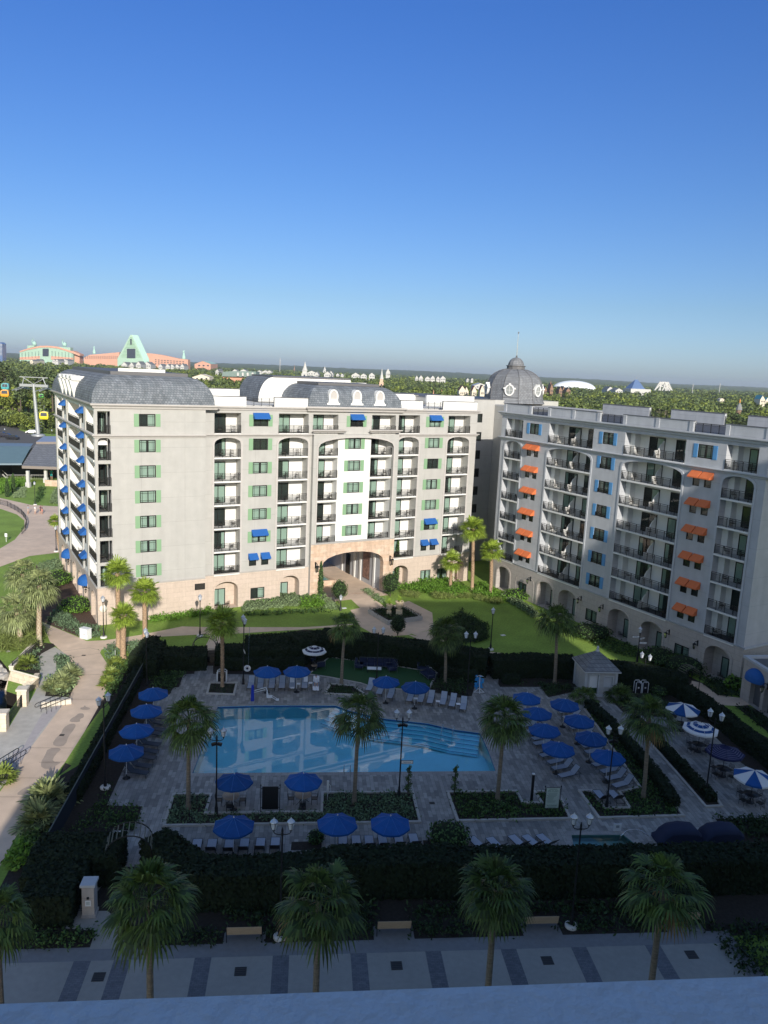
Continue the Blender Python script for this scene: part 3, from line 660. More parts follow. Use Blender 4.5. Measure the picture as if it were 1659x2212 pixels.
omd=oeil_mesh(.62,.78,.9,WHITE,CURTG,scroll=False)
camdir=math.atan2(-93.6-DC[1],-15.4-DC[0])
for k in range(6):
    a=camdir+R(-9)+k*pi/3
    o=bpy.data.objects.new('dormer',omd); COL.objects.link(o); o.parent=do
    o.matrix_local=Matrix.Translation((DC[0]+5.2*cos(a),DC[1]+5.2*sin(a),29.1))@Matrix.Rotation(a+pi/2,4,'Z')
# ------------------------------------------------------------------- right wing
wing=thing('hotel_wing','grey hotel wing with orange awnings, blue shutters and arched balcony bays','hotel',O,A30)
MR=Matrix.Translation((56.5,0,0))@MWf
rb=MB()  # 0 grey stucco 1 white 2 stone grey 3 trim 4 cap
rcols=[('first narrow',3.6,7.3),('wide middle',12.85,21.1),('widest',26.4,35.3),('last',40.5,44.25)]
ops=[]
for nm,a,b_ in rcols: ops+=[(a,b_,4.65,22.3,.95,1.8),(a,b_,22.85,25.45,0,1.8)]
for i,F in enumerate(FL):
    for cx in (9.75,37.9):
        if i==6: 
            ops.append((cx-.95,cx+.95,F+.82,F+2.3,0,.14))
        else: ops+=[(cx-1.2,cx-.3,F+.75,F+2.2,0,.14),(cx+.3,cx+1.2,F+.75,F+2.2,0,.14)]
    ops.append((22.75,24.55,F+.85,F+2.33,0,.14))
panel(rb,2.5,45.4,4.65,25.9,ops,0,0)
for nm,a,b_ in rcols: rb.quad((a,1.8,4.65),(b_,1.8,4.65),(b_,1.8,25.9),(a,1.8,25.9),1); archtrim(rb,a,b_,4.7,22.3,.95,0,.26,.08,3); rb.box(a+.01,a+.75,.9,1.79,4.66,25.4,1)
bo=[(13.1,16.3,.02,3.7,1.2,1.6),(17.5,20.8,.02,3.7,1.2,1.6),(26.6,30.0,.02,3.75,1.3,1.6),(31.8,35.1,.02,3.75,1.3,1.6),(40.9,44.1,.02,3.8,1.3,1.6),(3.9,6.9,.02,3.6,1.2,1.6)]
bw=[(22.7,24.65,.8,2.35,0,.14),(36.9,38.9,.85,2.4,0,.14),(9.0,10.8,.8,2.35,0,.14)]
panel(rb,2.4,45.46,0,4.65,bo+bw,-.06,2)
for a,b_,c_,d_,ah,dp in bo:
    rb.quad((a,-.06+dp,0),(b_,-.06+dp,0),(b_,-.06+dp,d_),(a,-.06+dp,d_),2); archtrim(rb,a,b_,c_,d_,ah,-.06,.3,.05,2)
    gdoor(MR,wing,a+(b_-a)*.62,-.06+dp-.003,1.7,0); 
for a,b_,*_ in bw: window(wing,MR,(a+b_)/2,.82,-.06,b_-a,1.55,1)
for x in (21.7,25.6,36.0,39.9,11.6): place(lantern_mesh(),'wall_lantern',wing,MR@Matrix.Scale(1.3,4),x/1.3,-.07/1.3,2.9/1.3)
for a in (21.75,36.0,8.4): archtrim(rb,a,a+3.9,.05,3.6,1.2,-.06,.05,.03,2)
cornice(rb,2.5,45.4,22.38,.38,.34,0,3,e0=1,e1=1); cornice(rb,2.4,45.46,4.55,.2,.1,-.06,3,e0=1,e1=1); cornice(rb,2.5,45.4,25.8,.6,.48,0,3,e0=1,e1=1)
parapet(rb,2.6,45.35,.1,26.38,27.5,0,4,[(8.9,12.2),(22.0,25.7),(36.0,40.0)],piers=(3.0,8.6,12.5,17.2,21.7,26.0,31.0,35.7,40.3,45.0))
for a,b_ in ((4.8,14.0),(17.9,26.6),(30.0,38.7),(41.5,48)): rb.box(a,b_,17.6,17.95,26.2,27.87,0); rb.box(a-.04,b_+.04,17.55,18.0,27.87,27.97,4)
# south end
rb.quad((45.4,0,4.65),(45.4,18,4.65),(45.4,18,25.9),(45.4,0,25.9),0); rb.quad((45.46,-.06,0),(45.46,18,0),(45.46,18,4.65),(45.46,-.06,4.65),2)
rb.box(45.47,45.6,-.05,18,4.5,4.7,3); rb.box(45.41,45.75,0,18,22.4,22.74,3); rb.box(45.41,45.8,0,18,25.85,26.35,3)
rb.quad((2.5,18,0),(2.5,0,0),(2.5,0,26.4),(2.5,18,26.4),0)
rb.box(2.6,45.3,1.85,17.9,0,26.3,1); rb.box(2.55,45.35,.45,17.6,26.2,26.4,4)
rb.xf(MR); rb.build('wall',[GREYST,WHITE,STONEG,TRIMG,CAPD],wing)
for a,b_ in ((8.9,12.2),(22.0,25.7),(36.0,40.0)): place(rail_mesh(b_-a,1.0),'railing',wing,MR,(a+b_)/2,.25,26.4)
for a,b_ in ((14.0,17.9),(26.6,30.0),(38.7,41.5)): place(rail_mesh(b_-a,1.2),'railing',wing,MR,(a+b_)/2,17.7,26.4)
KR=[4,1,2,3,0,5,4,3]
for i,F in enumerate(FL):
    for nm,a,b_ in rcols:
        wd=b_-a>6
        dd=((.38,random.choice(KR)),(.82,random.choice(KR))) if wd else ((.66,random.choice(KR)),)
        balcony(wing,MR,a,b_,F+(.003 if i==6 else 0),0,dd,1.8,div=wd,doorw=2.3 if wd else 1.9,name=f'{FN[i]}-floor balcony in the {nm} bay of the grey wing')
    for cx in (9.75,37.9):
        if i==6: window(wing,MR,cx,F+.82,0,1.9,1.48,1,BLUESH)
        else:
            for dx in (-.75,.75): window(wing,MR,cx+dx,F+.75,0,.9,1.45,3,None,ORAW,aww=1.35)
    window(wing,MR,23.65,F+.85,0,1.8,1.48,random.choice((0,1,1,2)),BLUESH,jr=(i<6))
# ------------------------------------------------------------------- low stone pavilion at the right
pav=thing('stone_pavilion','low stone pavilion with flat dark roof and blue dome awning at the right edge','pavilion')
P0=g('RR',1318,812); P1=g('RR',1570,992); d=(P1-P0).normalized(); ang=math.atan2(d.y,d.x)
Mp=Matrix.Translation(P0)@Matrix.Rotation(ang,4,'Z'); Lw=(P1-P0).length; ht=4.3
pb=MB(); panel(pb,0,Lw+9,0,ht,[(1.5,3.2,.02,2.7,0,.5),(Lw+.1,Lw+2.3,.02,3.0,1.0,.6)],0,0); pb.quad((1.5,.5,0),(3.2,.5,0),(3.2,.5,2.7),(1.5,.5,2.7),2); pb.quad((Lw+.1,.6,0),(Lw+2.3,.6,0),(Lw+2.3,.6,3),(Lw+.1,.6,3),2)
pb.quad((0,9,0),(0,0,0),(0,0,ht),(0,9,ht),0); pb.box(-.12,Lw+9,-.12,.3,ht,ht+.25,1); pb.box(-.12,.3,.3,9,ht,ht+.25,1); pb.box(.3,Lw+9,.3,9,ht-.2,ht+.02,2)
pb.xf(Mp); pb.build('wall',[STONEG,TRIMG,CAPD],pav)
place(dam,'awning',pav,Mp,2.3,-.03,3.0); place(lantern_mesh(),'wall_lantern',pav,Mp@Matrix.Scale(1.4,4),4.1/1.4,0,2.5/1.4)
# ------------------------------------------------------------------- the camera's own building with added shadow blockers, and ledge
K57=R(5.7); 
def KK(x,y,z=0): return Vector((x*cos(K57)-y*sin(K57), x*sin(K57)+y*cos(K57), z))
own=thing('near_hotel_shadow_block','tall unseen hotel block behind the viewer, bay and tower added to shape its shadow','hotel',(0,0,0),K57)
b=MB()
def col_(x0,x1,z,d=-14,m=0): b.box(x0,x1,d,-2,0,z,m)
b.box(-9.3,-6.9,-8,-2.2,17.2,23,0)  # unseen bay added to widen the shadow at mid height
for x0,x1,z in ((-6.9,-6.6,19.5),(-6.6,-6.0,23.0),(-6.0,-4.6,26.3),(-4.6,-3.0,29.8),(-3.0,-1.6,33.0),(-1.6,-.4,35.3),(-.4,1.2,37.0),(1.2,4,38.8),(4,26,40.0),(26,33,41.3),(33,48.9,42.6),(48.9,53.6,33),(53.6,54.4,47.0),(54.4,55.2,49.8),(55.2,56.6,51.4),(56.6,58,53.2),(58,82,54.6)): col_(x0,x1,z)  # roof steps fitted to the shadow edge; tall end tower added as occluder
b.build('wall',[STUCCO],own)
b=MB(); b.box(-3.2,3.2,.36,.62,29.9,31.06,0); b.box(-3.2,3.2,.34,.66,31.06,31.12,0)
LEDGE_O=b
# ledge in front of the viewer
La=g('D',-150,2174,30.95); Lb=g('D',1810,2103,30.95); dd_=(Lb-La).normalized(); nn_=Vector((dd_.y,-dd_.x,0))
la=math.atan2(dd_.y,dd_.x); ML=Matrix.Translation(La)@Matrix.Rotation(la,4,'Z'); Ln=(Lb-La).length
b=MB(); b.box(-2,Ln+2,-.26,0,29.85-30.95,-.012); b.box(-2,Ln+2,-.27,0,-.0119,0); b.box(-2,Ln+2,.0,.004,-.03,-.012)
own_l=b.build('balcony_ledge',LEDGE); own_l.matrix_world=ML
tag(own_l,'pale painted balcony ledge running across the bottom edge of the view','ledge')
# ================================================================ GROUND
def sheet(name, pts, z, m, kind='structure', label=None):
    b=MB(); b.add([(p[0],p[1],z) for p in pts],[tuple(range(len(pts)))]); 
    me=b.mesh(name,[m]); 
    import bmesh
    bm=bmesh.new(); bm.from_mesh(me); bmesh.ops.triangulate(bm,faces=bm.faces); bmesh.ops.recalc_face_normals(bm,faces=bm.faces)
    if sum(f.normal.z for f in bm.faces)<0: bmesh.ops.reverse_faces(bm,faces=bm.faces)
    bm.to_mesh(me); bm.free()
    o=link(name,me); tag(o,label,None,None,kind); return o
def smooth(pts,it=2,closed=True):
    for _ in range(it):
        q=[]; n=len(pts)
        for i in range(n if closed else n-1):
            a,b=pts[i],pts[(i+1)%n]; q+= [a*.75+b*.25, a*.25+b*.75]
        if not closed: q=[pts[0]]+q+[pts[-1]]
        pts=q
    return pts
# lake pit is left open in the ground: big sheet made of pieces around it
lake=[W(-80,-60),W(-22.5,-60)]
lakep=smooth(gp('A',-10,1010, 62,1040, 100,1000, 'A',62,1060,'M',60,1290,'M',130,1475,'A',30,1260,-40,1330),1)
LK=[g('D',-400,1300),g('D',-30,1330),g('M',-30,870),g('M',120,1050),g('M',75,1290),g('M',240,1345),g('M',150,1480),g('N',0,640),g('N',-200,900),g('D',-500,1900)]
# ground : two sheets; the lake is a recess whose bank is the rim
def ring_ground():
    import bmesh
    bm=bmesh.new(); B=14000
    outer=[bm.verts.new((x,y,0)) for x,y in ((-B,-300),(B,-300),(B,B),(-B,B))]
    inner=[bm.verts.new((p.x,p.y,0)) for p in LK]
    poolv=[bm.verts.new((p.x,p.y,0)) for p in POOL_OUT]; spav=[bm.verts.new((p.x,p.y,0)) for p in SPA_OUT]
    es=[]
    for L in (outer,inner,poolv,spav):
        for i in range(len(L)): es.append(bm.edges.new((L[i],L[(i+1)%len(L)])))
    r=bmesh.ops.triangle_fill(bm,edges=es,use_beauty=True,use_dissolve=False)
    # drop the faces that fill the holes
    def inside(p,poly):
        c=False; n=len(poly)
        for i in range(n):
            a,b=poly[i],poly[(i+1)%n]
            if (a.y>p.y)!=(b.y>p.y) and p.x<(b.x-a.x)*(p.y-a.y)/(b.y-a.y)+a.x: c=not c
        return c
    kill=[f for f in bm.faces if any(inside(f.calc_center_median(),h) for h in (LK,POOL_OUT,SPA_OUT))]
    bmesh.ops.delete(bm,geom=kill,context='FACES'); bmesh.ops.recalc_face_normals(bm,faces=bm.faces)
    if sum(f.normal.z*f.calc_area() for f in bm.faces)<0: bmesh.ops.reverse_faces(bm,faces=bm.faces)
    me=bpy.data.meshes.new('ground'); bm.to_mesh(me); bm.free(); me.materials.append(GRASS)
    tag(link('ground',me),kind='structure')
def fill_with_hole(name,outerp,holes,z,m):
    import bmesh
    bm=bmesh.new(); es=[]
    for L in [outerp]+holes:
        vs=[bm.verts.new((p[0],p[1],z)) for p in L]
        for i in range(len(vs)): es.append(bm.edges.new((vs[i],vs[(i+1)%len(vs)])))
    bmesh.ops.triangle_fill(bm,edges=es,use_beauty=True,use_dissolve=False)
    def inside(p,poly):
        c=False; n=len(poly)
        for i in range(n):
            a,b=poly[i],poly[(i+1)%n]
            if (a[1]>p.y)!=(b[1]>p.y) and p.x<(b[0]-a[0])*(p.y-a[1])/(b[1]-a[1])+a[0]: c=not c
        return c
    kill=[f for f in bm.faces if any(inside(f.calc_center_median(),h) for h in holes) or not inside(f.calc_center_median(),outerp)]
    bmesh.ops.delete(bm,geom=kill,context='FACES'); bmesh.ops.recalc_face_normals(bm,faces=bm.faces)
    if sum(f.normal.z*f.calc_area() for f in bm.faces)<0: bmesh.ops.reverse_faces(bm,faces=bm.faces)
    me=bpy.data.meshes.new(name); bm.to_mesh(me); bm.free(); me.materials.append(m)
    return tag(link(name,me),kind='structure')
# pool outline (water edge)
POOL=gp('D',415,1671,'D',470,1527,'B',300,742,'B',560,741,'B',735,742,'B',820,772,'B',1000,812,'B',1230,838,'B',1380,872,'B',1515,890,'B',1560,985,'B',1600,1096)
cenp=sum((p for p in POOL),Vector())/len(POOL)
POOL_OUT=POOL
SPA=gp('G',478,402,'G',790,400,'G',880,470,'G',900,520,'G',500,520)
SPA_OUT=SPA
ring_ground()
def inset(poly,d):   # crude inward offset by edge normals
    n=len(poly); ar=sum(poly[i].x*poly[(i+1)%n].y-poly[(i+1)%n].x*poly[i].y for i in range(n)); s=1 if ar>0 else -1; out=[]
    for i in range(n):
        a,b,c=poly[i-1],poly[i],poly[(i+1)%n]
        e1=(b-a).normalized(); e2=(c-b).normalized(); n1=Vector((-e1.y,e1.x,0))*s; n2=Vector((-e2.y,e2.x,0))*s
        m=(n1+n2); m=m/max(.3,m.length_squared)*2 if m.length>0 else n1
        out.append(b+m*d*.5*1.0 if False else b+(n1+n2).normalized()*d/max(.5,(n1+n2).normalized().dot(n1)))
    return out
# deck
deck=gp('O',985,45,'O',1132,45,'O',1132,112,'B',130,572,'B',590,578,'B',640,560,'B',1500,575,'B',1502,520,'B',1620,520,'B',1612,625,'C',50,712,'C',600,712,'C',760,760,'C',1100,860,'C',1340,1000,'T',1659,330,'T',1900,560,'T',1900,900,'G',1000,560,'E',1400,760,'E',700,780,'P',640,980,'P',560,985,'P',600,760,'P',860,560,'E',660,560,'E',800,560,'E',853,415,'E',640,410,'O',360,960,'O',660,290,'O',770,285,'O',800,228,'O',850,222,'O',888,115,'O',975,112)
fill_with_hole('pool_deck',deck,[POOL,SPA],.012,DECK)
# coping ring
cop=inset(POOL,-.45)
fill_with_hole('pool_coping',cop,[inset(POOL,.02)],.02,COPING)
copg=inset(SPA,-.45); fill_with_hole('spa_coping',copg,[inset(SPA,.02)],.02,COPING)
# pool basin
def basin(name,P,dep,m,lvl=-.12):
    b=MB(); n=len(P)
    for i in range(n):
        a,c=P[i],P[(i+1)%n]; b.quad((a.x,a.y,.012),(c.x,c.y,.012),(c.x,c.y,-dep),(a.x,a.y,-dep),0); b.quad((c.x,c.y,-dep),(a.x,a.y,-dep),(a.x,a.y,.012),(c.x,c.y,.012),0)
    b.add([(p.x,p.y,-dep) for p in P],[tuple(range(n))],0)
    return b
b=basin('pool_basin',POOL,1.3,None)
# steps along the back right side
sp=[POOL[i] for i in (4,5,6,7,8,9)]
def offs(pts,d):
    o=[]
    for i,p in enumerate(pts):
        e1=(pts[max(i,1)]-pts[max(i,1)-1]).normalized(); e2=(pts[min(i+1,len(pts)-1)]-pts[min(i+1,len(pts)-1)-1]).normalized(); e=(e1+e2).normalized(); n=Vector((-e.y,e.x,0))
        if n.dot(cenp-p)<0: n=-n
        o.append(p+n*d)
    return o
for k in range(5):
    z=-.24-.19*k; a_=offs(sp,.45*k); c_=offs(sp,.45*(k+1)); t_=offs(sp,.45*(k+1)-.1)
    for i in range(5):
        b.quad((a_[i].x,a_[i].y,z),(c_[i].x,c_[i].y,z),(c_[i+1].x,c_[i+1].y,z),(a_[i+1].x,a_[i+1].y,z),0); b.quad((c_[i].x,c_[i].y,z),(c_[i].x,c_[i].y,z-.19),(c_[i+1].x,c_[i+1].y,z-.19),(c_[i+1].x,c_[i+1].y,z),0)
        b.quad((t_[i].x,t_[i].y,z+.004),(c_[i].x,c_[i].y,z+.004),(c_[i+1].x,c_[i+1].y,z+.004),(t_[i+1].x,t_[i+1].y,z+.004),1)
for i in range(len(POOL)):
    p,q=POOL[i],POOL[(i+1)%len(POOL)]; n=(cenp-(p+q)/2).normalized()*.006; b.quad((p.x+n.x,p.y+n.y,-.02),(q.x+n.x,q.y+n.y,-.02),(q.x+n.x,q.y+n.y,-.16),(p.x+n.x,p.y+n.y,-.16),1)
tag(b.build('pool_basin',[POOLB,POOLL]),kind='structure')
sheet('pool_water',[Vector((p.x,p.y,0)) for p in inset(POOL,.005)],-.10,WATER)
b=basin('spa_basin',SPA,.9,None); s2=inset(SPA,.5); b.add([(p.x,p.y,-.5) for p in SPA]+[(p.x,p.y,-.5) for p in s2],[(i,(i+1)%5,5+(i+1)%5,5+i) for i in range(5)],0)
tag(b.build('spa_basin',[mat('spa_plaster',(.16,.36,.36),.6),POOLL]),kind='structure')
sheet('spa_water',inset(SPA,.005),-.1,WATER)
# thin paving joints across the deck
def strip(name,a,b_,w,z,m,kind='structure'):
    d=(b_-a).normalized(); n=Vector((-d.y,d.x,0))*w/2
    return sheet(name,[a-n,b_-n,b_+n,a+n],z,m,kind)
# lawns, paths, beds
POLY={}
def bed(name,m,z,*a,sm=0): 
    p=gp(*a); p=smooth(p,sm) if sm else p; POLY[name+str(len(POLY))]=p
    sheet(name,p,z,m); return p
# mulch under the garden round the pool
fill_with_hole('garden_mulch',gp('A',420,1659,'A',700,1180,'A',920,850,'A',1310,850,'B',130,420,'B',560,330,'B',880,350,'B',1490,440,'C',0,520,'C',60,515,'C',480,530,'C',860,560,'C',1190,650,'C',1450,780,'C',1700,900,'G',2000,300,'G',1800,1000,'E',1659,1250,'E',0,1290,'E',-100,1290,'E',0,900),[POOL,SPA],.004,MULCH)
west=bed('west_garden_mulch',MULCHR,.004,'M',500,455,'M',960,640,'M',1200,650,'M',1180,500,'A',660,690,'A',420,290,'A',380,280,'A',240,290,sm=0)
bed('west_lawn_strip',GRASS,.006,'M',1040,680,'M',1200,698,'M',1290,690,'M',1659,610,'W',0,330,'W',440,330,'W',560,250,'W',560,230,'W',80,230,'A',1000,690,'A',700,740,'A',610,790)
PJ=mat('path_joint_groove',(.24,.19,.155),.9)
prom=gp('M',500,460,'M',960,650,'M',1040,690,'M',1260,680,'M',1659,620,'W',340,330,'W',520,335,'W',900,335,'W',1490,318,'B',830,300,'B',860,300,'B',700,320,'B',560,330,'B',160,355,'W',660,395,'W',640,510,'W',500,515,'W',560,405,'W',520,390,'W',160,410,'W',0,445,'M',1659,720,'M',1220,790,'M',1200,830,'M',1310,1000,'M',1300,1150,'M',1240,1400,'N',1590,350,'N',1300,870,'N',1000,1340,'N',760,1640,'N',480,1890,'P',200,270,'P',0,640,'P',-600,1400,'P',-1100,1400,'N',-300,1896,'N',0,1790,'N',130,1600,'N',420,1180,'N',1060,330,'M',830,1360,'M',910,1200,'M',905,1050,'M',830,880,'M',700,780,'M',660,740,'M',600,700,'M',560,590,'M',440,440)
sheet('promenade_path',prom,.008,PATHM)
for a,b_ in ((('M',760,810),('M',1080,770)),(('M',1080,770),('M',1200,800)),(('M',850,888),('M',1230,830)),(('M',920,1100),('M',1310,1085)),(('N',1060,362),('N',1590,362)),(('N',420,1112),('N',1130,1115)),(('N',160,1575),('N',820,1580)),(('N',600,1335),('N',1010,1330)),(('N',-100,1870),('N',480,1870))):
    strip('path_joint',g(*a),g(*b_),.05,.012,PJ)
for pts in ([('N',1240,525),(1385,525),(1390,495),(1320,480),(1310,450),(1290,485),(1240,490)],[('N',1065,715),(1240,715),(1230,670),(1300,640),(1290,580),(1210,580),(1170,620),(1090,665)],[('N',800,1060),(900,1100),(1010,1070),(1060,930),(1120,860),(1175,770),(1150,740),(1080,740),(980,800),(940,900),(870,950)],[('N',630,1330),(640,1430),(820,1450),(840,1400),(960,1330),(800,1325),(850,1220),(970,1115),(740,1115),(690,1240)],[('N',230,1840),(400,1842),(470,1740),(520,1700),(380,1720)]):
    fl=[]; 
    for q in pts: fl+=list(q)
    sheet('damp_patch',smooth(gp(*fl),1),.012,STAIN)
drain=mat('drain_grate',(.05,.045,.04),.6)
b=MB()
# grey lower quay
quay=gp('M',660,760,'M',840,880,'M',700,870,'M',670,900,'M',680,1060,'M',600,1120,'M',540,1350,'N',1060,330,'N',420,1180,'N',130,1600,'N',0,1750,'N',-700,1896,'N',-700,1000,'N',0,860,'N',150,780,'N',330,480,'N',420,470,'M',420,1300,'M',500,1100,'M',480,1080,'M',465,860,'M',520,820)
sheet('quay_pavement',quay,.01,PATHG)
sheet('kerb_strip',gp('N',1060,330,'N',640,600,'N',360,1100,'N',200,1180,'N',100,1500,'N',130,1600,'N',420,1180,'N',600,900),.0135,mat('pale_lilac_pavement',(.40,.37,.37),.9,var=.08,scale=2))
bed('curved_bed_mulch',MULCH,.016,'M',670,900,'M',720,850,'M',830,880,'M',905,1050,'M',915,1200,'M',830,1360,'M',540,1350,'M',600,1130,'M',690,1060)
bed('quay_bed_mulch',MULCH,.014,'M',380,790,'M',420,700,'M',640,720,'M',665,750,'M',500,840,'M',465,880,'M',480,1100,'M',180,1035)
# lawns in the courtyard
bed('courtyard_lawn',GRASS,.010,'B',240,260,'B',400,250,'B',700,236,'B',760,250,'B',860,290,'B',700,310,'B',560,318,'B',240,318)
bed('courtyard_lawn',GRASS,.010,'B',135,405,'B',170,360,'B',380,358,'B',390,400,'B',350,440)
bed('courtyard_lawn',GRASS,.010,'B',1175,195,'B',1250,165,'B',1340,172,'B',1480,165,'B',1600,190,'C',150,200,'C',270,340,'C',520,420,'C',860,555,'C',60,515,'C',0,500,'B',1570,445,'B',1470,430,'B',1490,395,'B',1560,390,'B',1570,320,'B',1500,255,'B',1330,225)
bed('courtyard_lawn',GRASS,.010,'RR',1040,910,'RR',1250,905,'RR',1659,1230,'RR',1900,1600,'RR',1500,1475,'RR',1100,1050)
court=bed('courtyard_paving',PATHM,.012,'L',180,560,'L',480,530,'L',700,560,'K',360,150,'K',275,165,'K',420,255,'K',450,285,'K',620,235,'K',790,320,'K',800,440,'K',620,475,'K',940,555,'K',760,545,'K',620,480,'K',500,490,'K',360,470,'K',270,420,'K',200,300,'K',270,285,'K',160,180,'L',200,560)
b_=bed('gate_path',PATHM,.012,'K',1110,590,'K',1290,610,'K',1280,700,'K',1240,780,'K',1110,750,'K',1120,600)
bed('gate_path',PATHM,.014,'K',930,555,'K',760,450,'K',640,470,'K',800,545)
bed('side_path',PATHM,.012,'RR',740,610,'RR',860,640,'RR',1050,780,'RR',1330,820,'RR',1480,900,'RR',1300,915,'RR',1040,905,'RR',880,770,'RR',720,670)
# passage floor
sheet('passage_floor',[W(29.3,-1.5),W(39.15,-1.5),W(39.15,22),W(29.3,22)],.018,PATHM)
sheet('back_plaza',[W(20,19.9),W(60,19.9),W(60,60),W(20,60)],.02,PATHG)
# artificial turf with kerb
tf=bed('artificial_turf_lawn',TURF,.020,'B',590,572,'B',700,480,'B',1070,530,'B',1280,565,'B',1228,668,'B',1100,655,'B',930,640,'B',870,620,'B',700,588)
def curb(name,pts,w=.18,h=.12,closed=True,m=CURBM,z=.0):
    b=MB(); n=len(pts)
    for i in range(n if closed else n-1):
        a,c=pts[i],pts[(i+1)%n]; d=(c-a); L_=d.length; d.normalize(); nn=Vector((-d.y,d.x,0))*w/2
        e=d*(w/2-.002)
        q=[a-nn-e,c-nn+e,c+nn+e,a+nn-e]; hh=h+.003*(i%3)
        vs=[(p.x,p.y,z) for p in q]+[(p.x,p.y,z+hh) for p in q]
        b.add(vs,[(4,5,6,7),(0,1,5,4),(1,2,6,5),(2,3,7,6),(3,0,4,7)])
    return tag(b.build(name,m),kind='structure')
curb('turf_edge',tf,.14,.05)
PL={}
PL[1]=gp('E',1042,347,'E',1267,347,'E',1232,462,'F',455,268,'F',460,153,'F',1000,150,'F',1045,328,'E',985,535)
PL[2]=gp('F',1212,150,'G',148,143,'G',187,215,'G',303,215,'G',258,145,'G',395,150,'G',472,308,'F',1272,322)
PL[3]=gp('G',527,142,'G',600,140,'G',680,245,'G',830,245,'G',770,150,'G',890,120,'C',560,850,'C',640,830,'C',800,1040,'C',1000,1300,'G',1150,290,'G',645,305)
PL[4]=gp('C',820,905,'C',900,900,'C',1090,1090,'C',1340,1370,'C',1380,1430,'C',1285,1435,'C',1100,1220)
PL[5]=gp('B',55,622,'B',200,622,'B',185,685,'B',40,680)
PL[6]=gp('B',705,628,'B',830,640,'B',900,690,'B',680,680)
for k,p in PL.items(): sheet('planter_bed',p,.03,MULCH); curb('planter_kerb',p,.2,.14)
bed('deck_bed',MULCH,.022,'B',1285,570,'B',1500,590,'B',1470,690,'B',1400,700,'B',1240,665)
bed('deck_bed',MULCH,.022,'C',60,650,'C',100,600,'C',460,600,'C',500,740,'C',340,775,'C',292,710,'C',60,705)
bed('deck_bed',MULCH,.022,'C',740,815,'C',830,760,'C',1000,760,'C',1120,860,'C',1110,900,'C',960,890,'C',820,870,'C',790,865)
bed('deck_bed',MULCH,.022,'C',1130,700,'C',1190,880,'C',1340,1010,'C',1500,1170,'C',1800,1350,'C',2000,1300,'C',1800,1100,'C',1360,850,'C',1200,700)
bed('deck_bed',MULCH,.022,'T',1185,598,'T',1900,590,'T',1900,900,'T',1300,800,'T',1245,675)
bed('deck_bed',MULCH,.022,'O',690,40,'O',880,110,'O',850,222,'O',800,228,'O',770,285,'O',640,240)
# planters in the deck for small green squares
for a in (('F',275,445,'F',455,440,'F',455,495,'F',270,495),('F',1062,435,'F',1300,435,'F',1340,480,'F',1070,480)): bed('deck_bed',MULCH,.022,*a)
# lower plaza and walk
def kk(u,v): return KK(u,v)
A0=g('D',10,2052); B0=g('D',1570,2010)
def toK(P): return (P.x*cos(K57)+P.y*sin(K57), -P.x*sin(K57)+P.y*cos(K57))
ya=(toK(A0)[1]+toK(B0)[1])/2; xb=toK(B0)[0]
sheet('plaza_pavement',[KK(-60,ya),KK(xb,ya),KK(xb+1.5,ya-14),KK(xb+1.5,4),KK(-60,4)],.008,PLAZAE)
xs_=[]
for (a,b_) in ((482,710),):
    pass
bands=[('E',515,1275,'E',410,1583,62),('E',745,1290,'E',665,1575,75),('E',1225,1270,'E',1180,1560,75),('F',210,1060,'F',205,1350,80),('F',675,1050,'F',690,1330,80),('F',1120,1045,'F',1160,1320,85),('F',1560,1030,'F',1640,1290,90),('G',500,1015,'G',610,1280,80),('G',930,1005,'G',1080,1260,85)]
kxs=[]
for k1,x1,y1,k2,x2,y2,w in bands:
    p=toK(g(k1,x1,y1)); q=toK(g(k2,x2,y2)); kxs.append((p[0]+q[0])/2)
b=MB(); 
for x in kxs+[kxs[0]-6,]: b.add([KK(x-.44,ya-1.0,.016),KK(x-.44,4,.016),KK(x+.44,4,.016),KK(x+.44,ya-1.0,.016)],[(0,1,2,3)])
tag(b.build('plaza_brick_band',[PLAZAB]),kind='structure')
kxs.sort()
b=MB()
prev=-26
ed=sorted([k for k in kxs]); ed=[ed[0]-6]+ed+[xb+.2]
for i in range(len(ed)-1):
    x0=ed[i]+.44; x1=ed[i+1]-(.44 if i<len(ed)-2 else .9)
    b.add([KK(x0,ya-1.0,.014),KK(x0,ya-9.5,.014),KK(x1,ya-9.5,.014),KK(x1,ya-1.0,.014)],[(0,1,2,3)]) if x1>x0 else None
    b.add([KK(x0,ya-11,.014),KK(x0,5,.014),KK(x1,5,.014),KK(x1,ya-11,.014)],[(0,1,2,3)]) if x1>x0 else None
tag(b.build('plaza_slab',[PLAZA]),kind='structure')
def grate(P,sx=.45,sy=.45,rz=K57,label=None):
    b=MB(); b.box(-sx/2,sx/2,-sy/2,sy/2,0,.01,0)
    for i in range(5): b.box(-sx/2+.04,sx/2-.04,-sy/2+sy*(i+.3)/5,-sy/2+sy*(i+.6)/5,.01,.016,1)
    o=b.build('drain_cover',[drain,BLACKT],None,(P[0],P[1],.02),rz); tag(o,label,'drain cover',)
for i,q in enumerate((('E',592,1440),('E',1443,1407),('F',905,1188),('G',335,1157),('G',1200,1122))):
    grate(g(*q),.62,.62,label=f'square dark drain cover in the grey plaza, {ORD[i]} from the left')
for q,l in ((('N',955,918),'brown drain cover on a damp patch of the tan promenade'),(('M',1005,862),'small drain cover where the tan promenade forks'),(('F',1118,212),'square drain between the two planted beds south of the pool'),(('C',890,1085),'drain in the diagonal walkway beside the right hedge strip')):
    grate(g(*q),.4,.3,label=l)
bed('entry_path',PLAZA,.012,'P',575,985,'P',830,985,'P',1000,1140,'P',980,1275,'P',690,1280,'P',735,1140,'P',505,1120)
